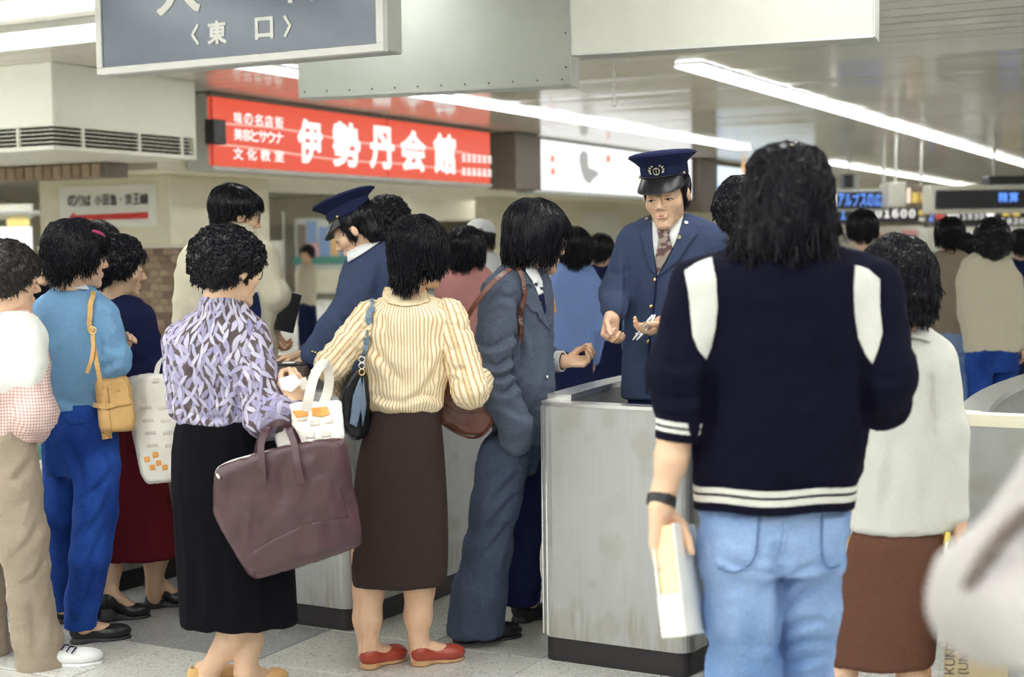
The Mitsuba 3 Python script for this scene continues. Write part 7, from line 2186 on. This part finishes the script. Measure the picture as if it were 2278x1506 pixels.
# tan shoulder bag of the woman in the blue sweater
k = thing('shoulder_bag', 'small tan leather shoulder bag of the woman in the blue sweater', 'bag')
m = bag_solid([(212, 862, 5.06), (240, 850, 5.06), (282, 850, 5.08), (290, 872, 5.08), (302, 958, 5.06), (296, 974, 5.06), (226, 978, 5.02), (222, 966, 5.02)], 0, 0, 0.08)
folds(m, 0.003, (20, 20, 12), 3)
part(k, 'body', m, 'mat_leather_tan', True)
sk = Skin(m)
part(k, 'flap', sk.patch([(240, 856), (282, 852), (290, 880), (292, 900), (262, 905), (244, 900)], 0.006, 5, 0.005), 'mat_leather_tan', True)
part(k, 'belt', sk.strap([(214, 900), (236, 905), (258, 898)], 0.018, 0.008, 0.004), 'mat_leather_tan')
part(k, 'side_panel', sk.patch([(216, 868), (238, 862), (250, 972), (228, 976)], 0.004, 5, 0.004), 'mat_leather_tan', True)
q, _ = sk.on(263, 868, 0.010)
b = trimesh.creation.icosphere(1, 0.005)
b.apply_translation(q[0])
part(k, 'stud', b, 'mat_gold', True)
part(k, 'strap', sk_blue.strap([(207, 655), (203, 690), (204, 735)], 0.018, 0.012, 0.004), 'mat_leather_tan')
part(k, 'strap', band(spline([at(205, 730, 5.035), at(210, 775, 5.0), at(218, 820, 4.99), at(226, 866, 5.02)], 16), np.array([0, -1.0, 0]), 0.016, 0.004), 'mat_leather_tan')
part(k, 'strap_end', band(spline([at(206, 738, 5.02), at(207, 780, 4.985), at(200, 812, 4.98), at(193, 830, 4.985)], 14), np.array([0, -1.0, 0]), 0.013, 0.003), 'mat_leather_tan')
tor = trimesh.creation.torus(0.013, 0.0025, 16, 6)
tor.apply_transform(trimesh.transformations.rotation_matrix(math.pi / 2, [1, 0, 0]))
tor.apply_translation(at(206, 735, 5.01))
part(k, 'buckle', tor, 'mat_gold', True)

# white plastic carrier of the woman in navy
k = thing('carrier_bag', 'white carrier bag with orange print held by the woman in the navy jacket', 'bag')
m = bag_solid([(274, 850, 5.30), (330, 838, 5.30), (392, 842, 5.32), (396, 1070, 5.30), (330, 1078, 5.26), (318, 1060, 5.26)], 0, 0, 0.11, soft=3)
folds(m, 0.006, (18, 18, 8), 5)
folds(m, 0.003, (45, 45, 25), 6)
part(k, 'body', m, 'mat_paper_white', True)
sk = Skin(m)
for u, v in ((326, 1022), (338, 1040), (352, 1030), (345, 1012), (366, 1040)):
    part(k, 'print', sk.patch([(u - 6, v - 5), (u + 6, v - 7), (u + 8, v + 4), (u - 4, v + 7)], 0.002, 4, 0.002), 'mat_orange_print', True, label='orange print')
for i in range(4):
    for j in range(2):
        u, v = 312 + j * 40 + i * 5, 905 + i * 28
        part(k, 'print', sk.patch([(u, v), (u + 24, v - 2), (u + 25, v + 5), (u + 1, v + 7)], 0.002, 5, 0.002), 'mat_zip', True)
part(k, 'handle', band(spline([at(345, 850, 5.26), at(352, 815, 5.34), at(364, 800, 5.50), at(376, 815, 5.36), at(382, 850, 5.28)], 18), np.array([0, -1.0, 0.2]), 0.02, 0.003), 'mat_paper_white')

# brown leather shoulder bag of the man in the suit
k = thing('leather_bag', 'brown leather shoulder bag hanging behind the man in the grey suit', 'bag')
m = bag_solid([(985, 845, 4.98), (1030, 830, 4.98), (1096, 838, 4.98), (1115, 880, 4.98), (1100, 945, 4.98), (1072, 978, 4.98), (1030, 972, 4.97), (968, 938, 4.96), (970, 890, 4.97)], 0, 0, 0.12)
folds(m, 0.007, (16, 16, 16), 5)
part(k, 'body', m, 'mat_leather_brown', True)
sk = Skin(m)
part(k, 'piping', tube(sk.on(*spline([(972, 930), (1020, 962), (1064, 970), (1090, 945), (1104, 900), (1100, 862)], 26).T, 0.004)[0], 0.0045, 6), 'mat_leather_brown', True)
part(k, 'flap', sk.patch([(990, 850), (1092, 842), (1106, 885), (1070, 915), (1020, 918), (980, 895)], 0.006, 6, 0.005), 'mat_leather_brown', True)
part(k, 'strap', band(spline([at(1135, 600, 4.96), at(1104, 622, 4.90), at(1070, 660, 4.90), at(1030, 722, 4.93)], 18), np.array([-0.3, -1.0, 0.1]), 0.016, 0.005), 'mat_leather_brown')
part(k, 'strap', band(spline([at(1022, 735, 4.93), at(1005, 790, 4.94), at(996, 850, 4.95)], 14), np.array([-0.2, -1.0, 0]), 0.016, 0.005), 'mat_leather_brown')
part(k, 'strap', sk_suit.strap([(1150, 596), (1162, 620), (1164, 660), (1156, 720), (1150, 760)], 0.014, 0.010, 0.004), 'mat_leather_brown')
for i in range(2):
    t = trimesh.creation.torus(0.011, 0.003, 14, 6)
    t.apply_transform(trimesh.transformations.rotation_matrix(math.pi / 2, [1, 0.4 * i, 0.2]))
    t.apply_translation(at(1029 - 6 * i, 720 + 12 * i, 4.91))
    part(k, 'ring', t, 'mat_chrome', True)

# white folder in the hand of the man in the varsity jacket
k = thing('book_box', 'white cased book in the hand of the man in the varsity jacket', 'book')
a, b = at(1488, 1166, 3.06), at(1516, 1415, 3.0)
up = (a - b) / np.linalg.norm(a - b)
side = np.array([0.34, 0.94, 0.0])
side -= up * (side @ up)
side /= np.linalg.norm(side)
nrm = np.cross(side, up)
L = np.linalg.norm(a - b)


def plate(w0, w1, n0, n1, l0, l1, bev=0.003, r=None):
    m = bevel_box((w0, n0, l0), (w1, n1, l1), bev)
    m.vertices = b + m.vertices[:, :1] * side + m.vertices[:, 1:2] * nrm + m.vertices[:, 2:3] * up
    return m


part(k, 'cover', plate(-0.05, 0.14, -0.030, -0.024, 0, L), 'mat_paper_white')
part(k, 'cover', plate(-0.05, 0.14, 0.018, 0.024, 0, L), 'mat_paper_white')
part(k, 'spine', plate(-0.053, -0.047, -0.030, 0.024, 0, 0.09), 'mat_paper_white')
mat('page_cream', C('e8dcae'), 0.7)
part(k, 'pages', plate(-0.043, 0.133, -0.023, 0.017, 0.08, L - 0.004), 'mat_page_cream')

# bags of the woman in the white jacket
k = thing('paper_bag', 'kraft paper carrier bag with dark lettering, held by the woman in white', 'bag')
D = 3.62
m = bag_solid([(2110, 1330, D), (2240, 1330, D), (2240, 1560, D), (2100, 1560, D)], 0, 0, 0.10)
folds(m, 0.003, (14, 14, 8), 3)
part(k, 'body', m, 'mat_paper_kraft', True)
p0 = at(2098, 1600, D - 0.058)
for word, u in (('KUNI', 2122), ('(UNI', 2152)):
    x = 0.0
    for ch in word:
        tm = meshkit.text_mesh(ch, 0.024, 0.0015)
        w_ = tm.bounds[1][0] - tm.bounds[0][0]
        tm.apply_translation([x - tm.bounds[0][0], 0, 0])
        x += w_ + 0.004
        o_ = at(u, 1500, D - 0.060)
        tm.vertices = o_ + tm.vertices[:, :1] * np.array([0.05, 0, 0.998]) + tm.vertices[:, 1:2] * np.array([-0.998, 0, 0.05]) + tm.vertices[:, 2:3] * np.array([0, -1.0, 0])
        part(k, 'letter', tm, 'mat_black_plastic')
for u0, u1 in ((2098, 2106), (2148, 2158)):
    part(k, 'cord', tube(spline([at(u0 + 4, 1340, D - 0.04), at((u0 + u1) / 2, 1270, D - 0.03), at(u1, 1205, 3.68)], 12), 0.0035, 6), 'mat_shirt_white', True)
    part(k, 'grip', tube([at(u1 - 1, 1212, 3.68), at(u1 + 3, 1185, 3.69)], 0.008, 8), 'mat_yellow_plastic', True, label='yellow grip')
m = bag_solid([(2090, 1238, 3.78), (2116, 1244, 3.78), (2116, 1300, 3.78), (2088, 1300, 3.78)], 0, 0, 0.03)
part(k, 'wrapped_parcel', m, 'mat_page_cream', True)
k = thing('umbrella_handle', 'small curved yellow handle showing between the varsity jacket and the white jacket', 'handle')
an = np.linspace(0.2, 3.4, 16)
c_ = at(1895, 1100, 3.93)
part(k, 'hook', tube(np.stack([c_[0] - 0.012 + 0.016 * np.sin(an), 0 * an + c_[1], c_[2] + 0.022 * np.cos(an)], 1), 0.006, 8), 'mat_yellow_plastic', True)
part(k, 'shaft', tube([c_ + [-0.008, 0, -0.02], c_ + [-0.006, 0, -0.30]], 0.005, 8), 'mat_yellow_plastic', True)

# tan bag of the woman in the sky blue sweater
k = thing('canvas_bag', 'tan bag on the back of the woman in the sky blue sweater', 'bag')
m = bag_solid([(1228, 690, 8.05), (1246, 700, 8.05), (1280, 760, 8.05), (1276, 774, 8.05), (1222, 774, 8.05), (1216, 740, 8.05)], 0, 0, 0.10, 0.01)
part(k, 'body', m, 'mat_leather_tan', True)
part(k, 'strap', band(spline([at(1218, 610, 8.05), at(1226, 650, 8.02), at(1234, 695, 8.0)], 12), np.array([0, -1.0, 0]), 0.025, 0.006), 'mat_leather_tan')

# desk tray at the left booth
k = thing('ticket_tray', 'dark ticket tray on the booth in front of the stooping officer', 'tray')
q = at(640, 812, 5.78)
part(k, 'base', bevel_box(q + [-0.07, -0.05, -0.05], q + [0.08, 0.10, 0.0], 0.006), 'mat_booth_dark')
part(k, 'lid', bevel_box(q + [-0.068, -0.048, 0.0], q + [0.078, 0.098, 0.008], 0.003), 'mat_black_plastic')
part(k, 'paper', bevel_box(q + [-0.02, -0.03, 0.008], q + [0.03, 0.02, 0.012], 0.001), 'mat_paper_white')
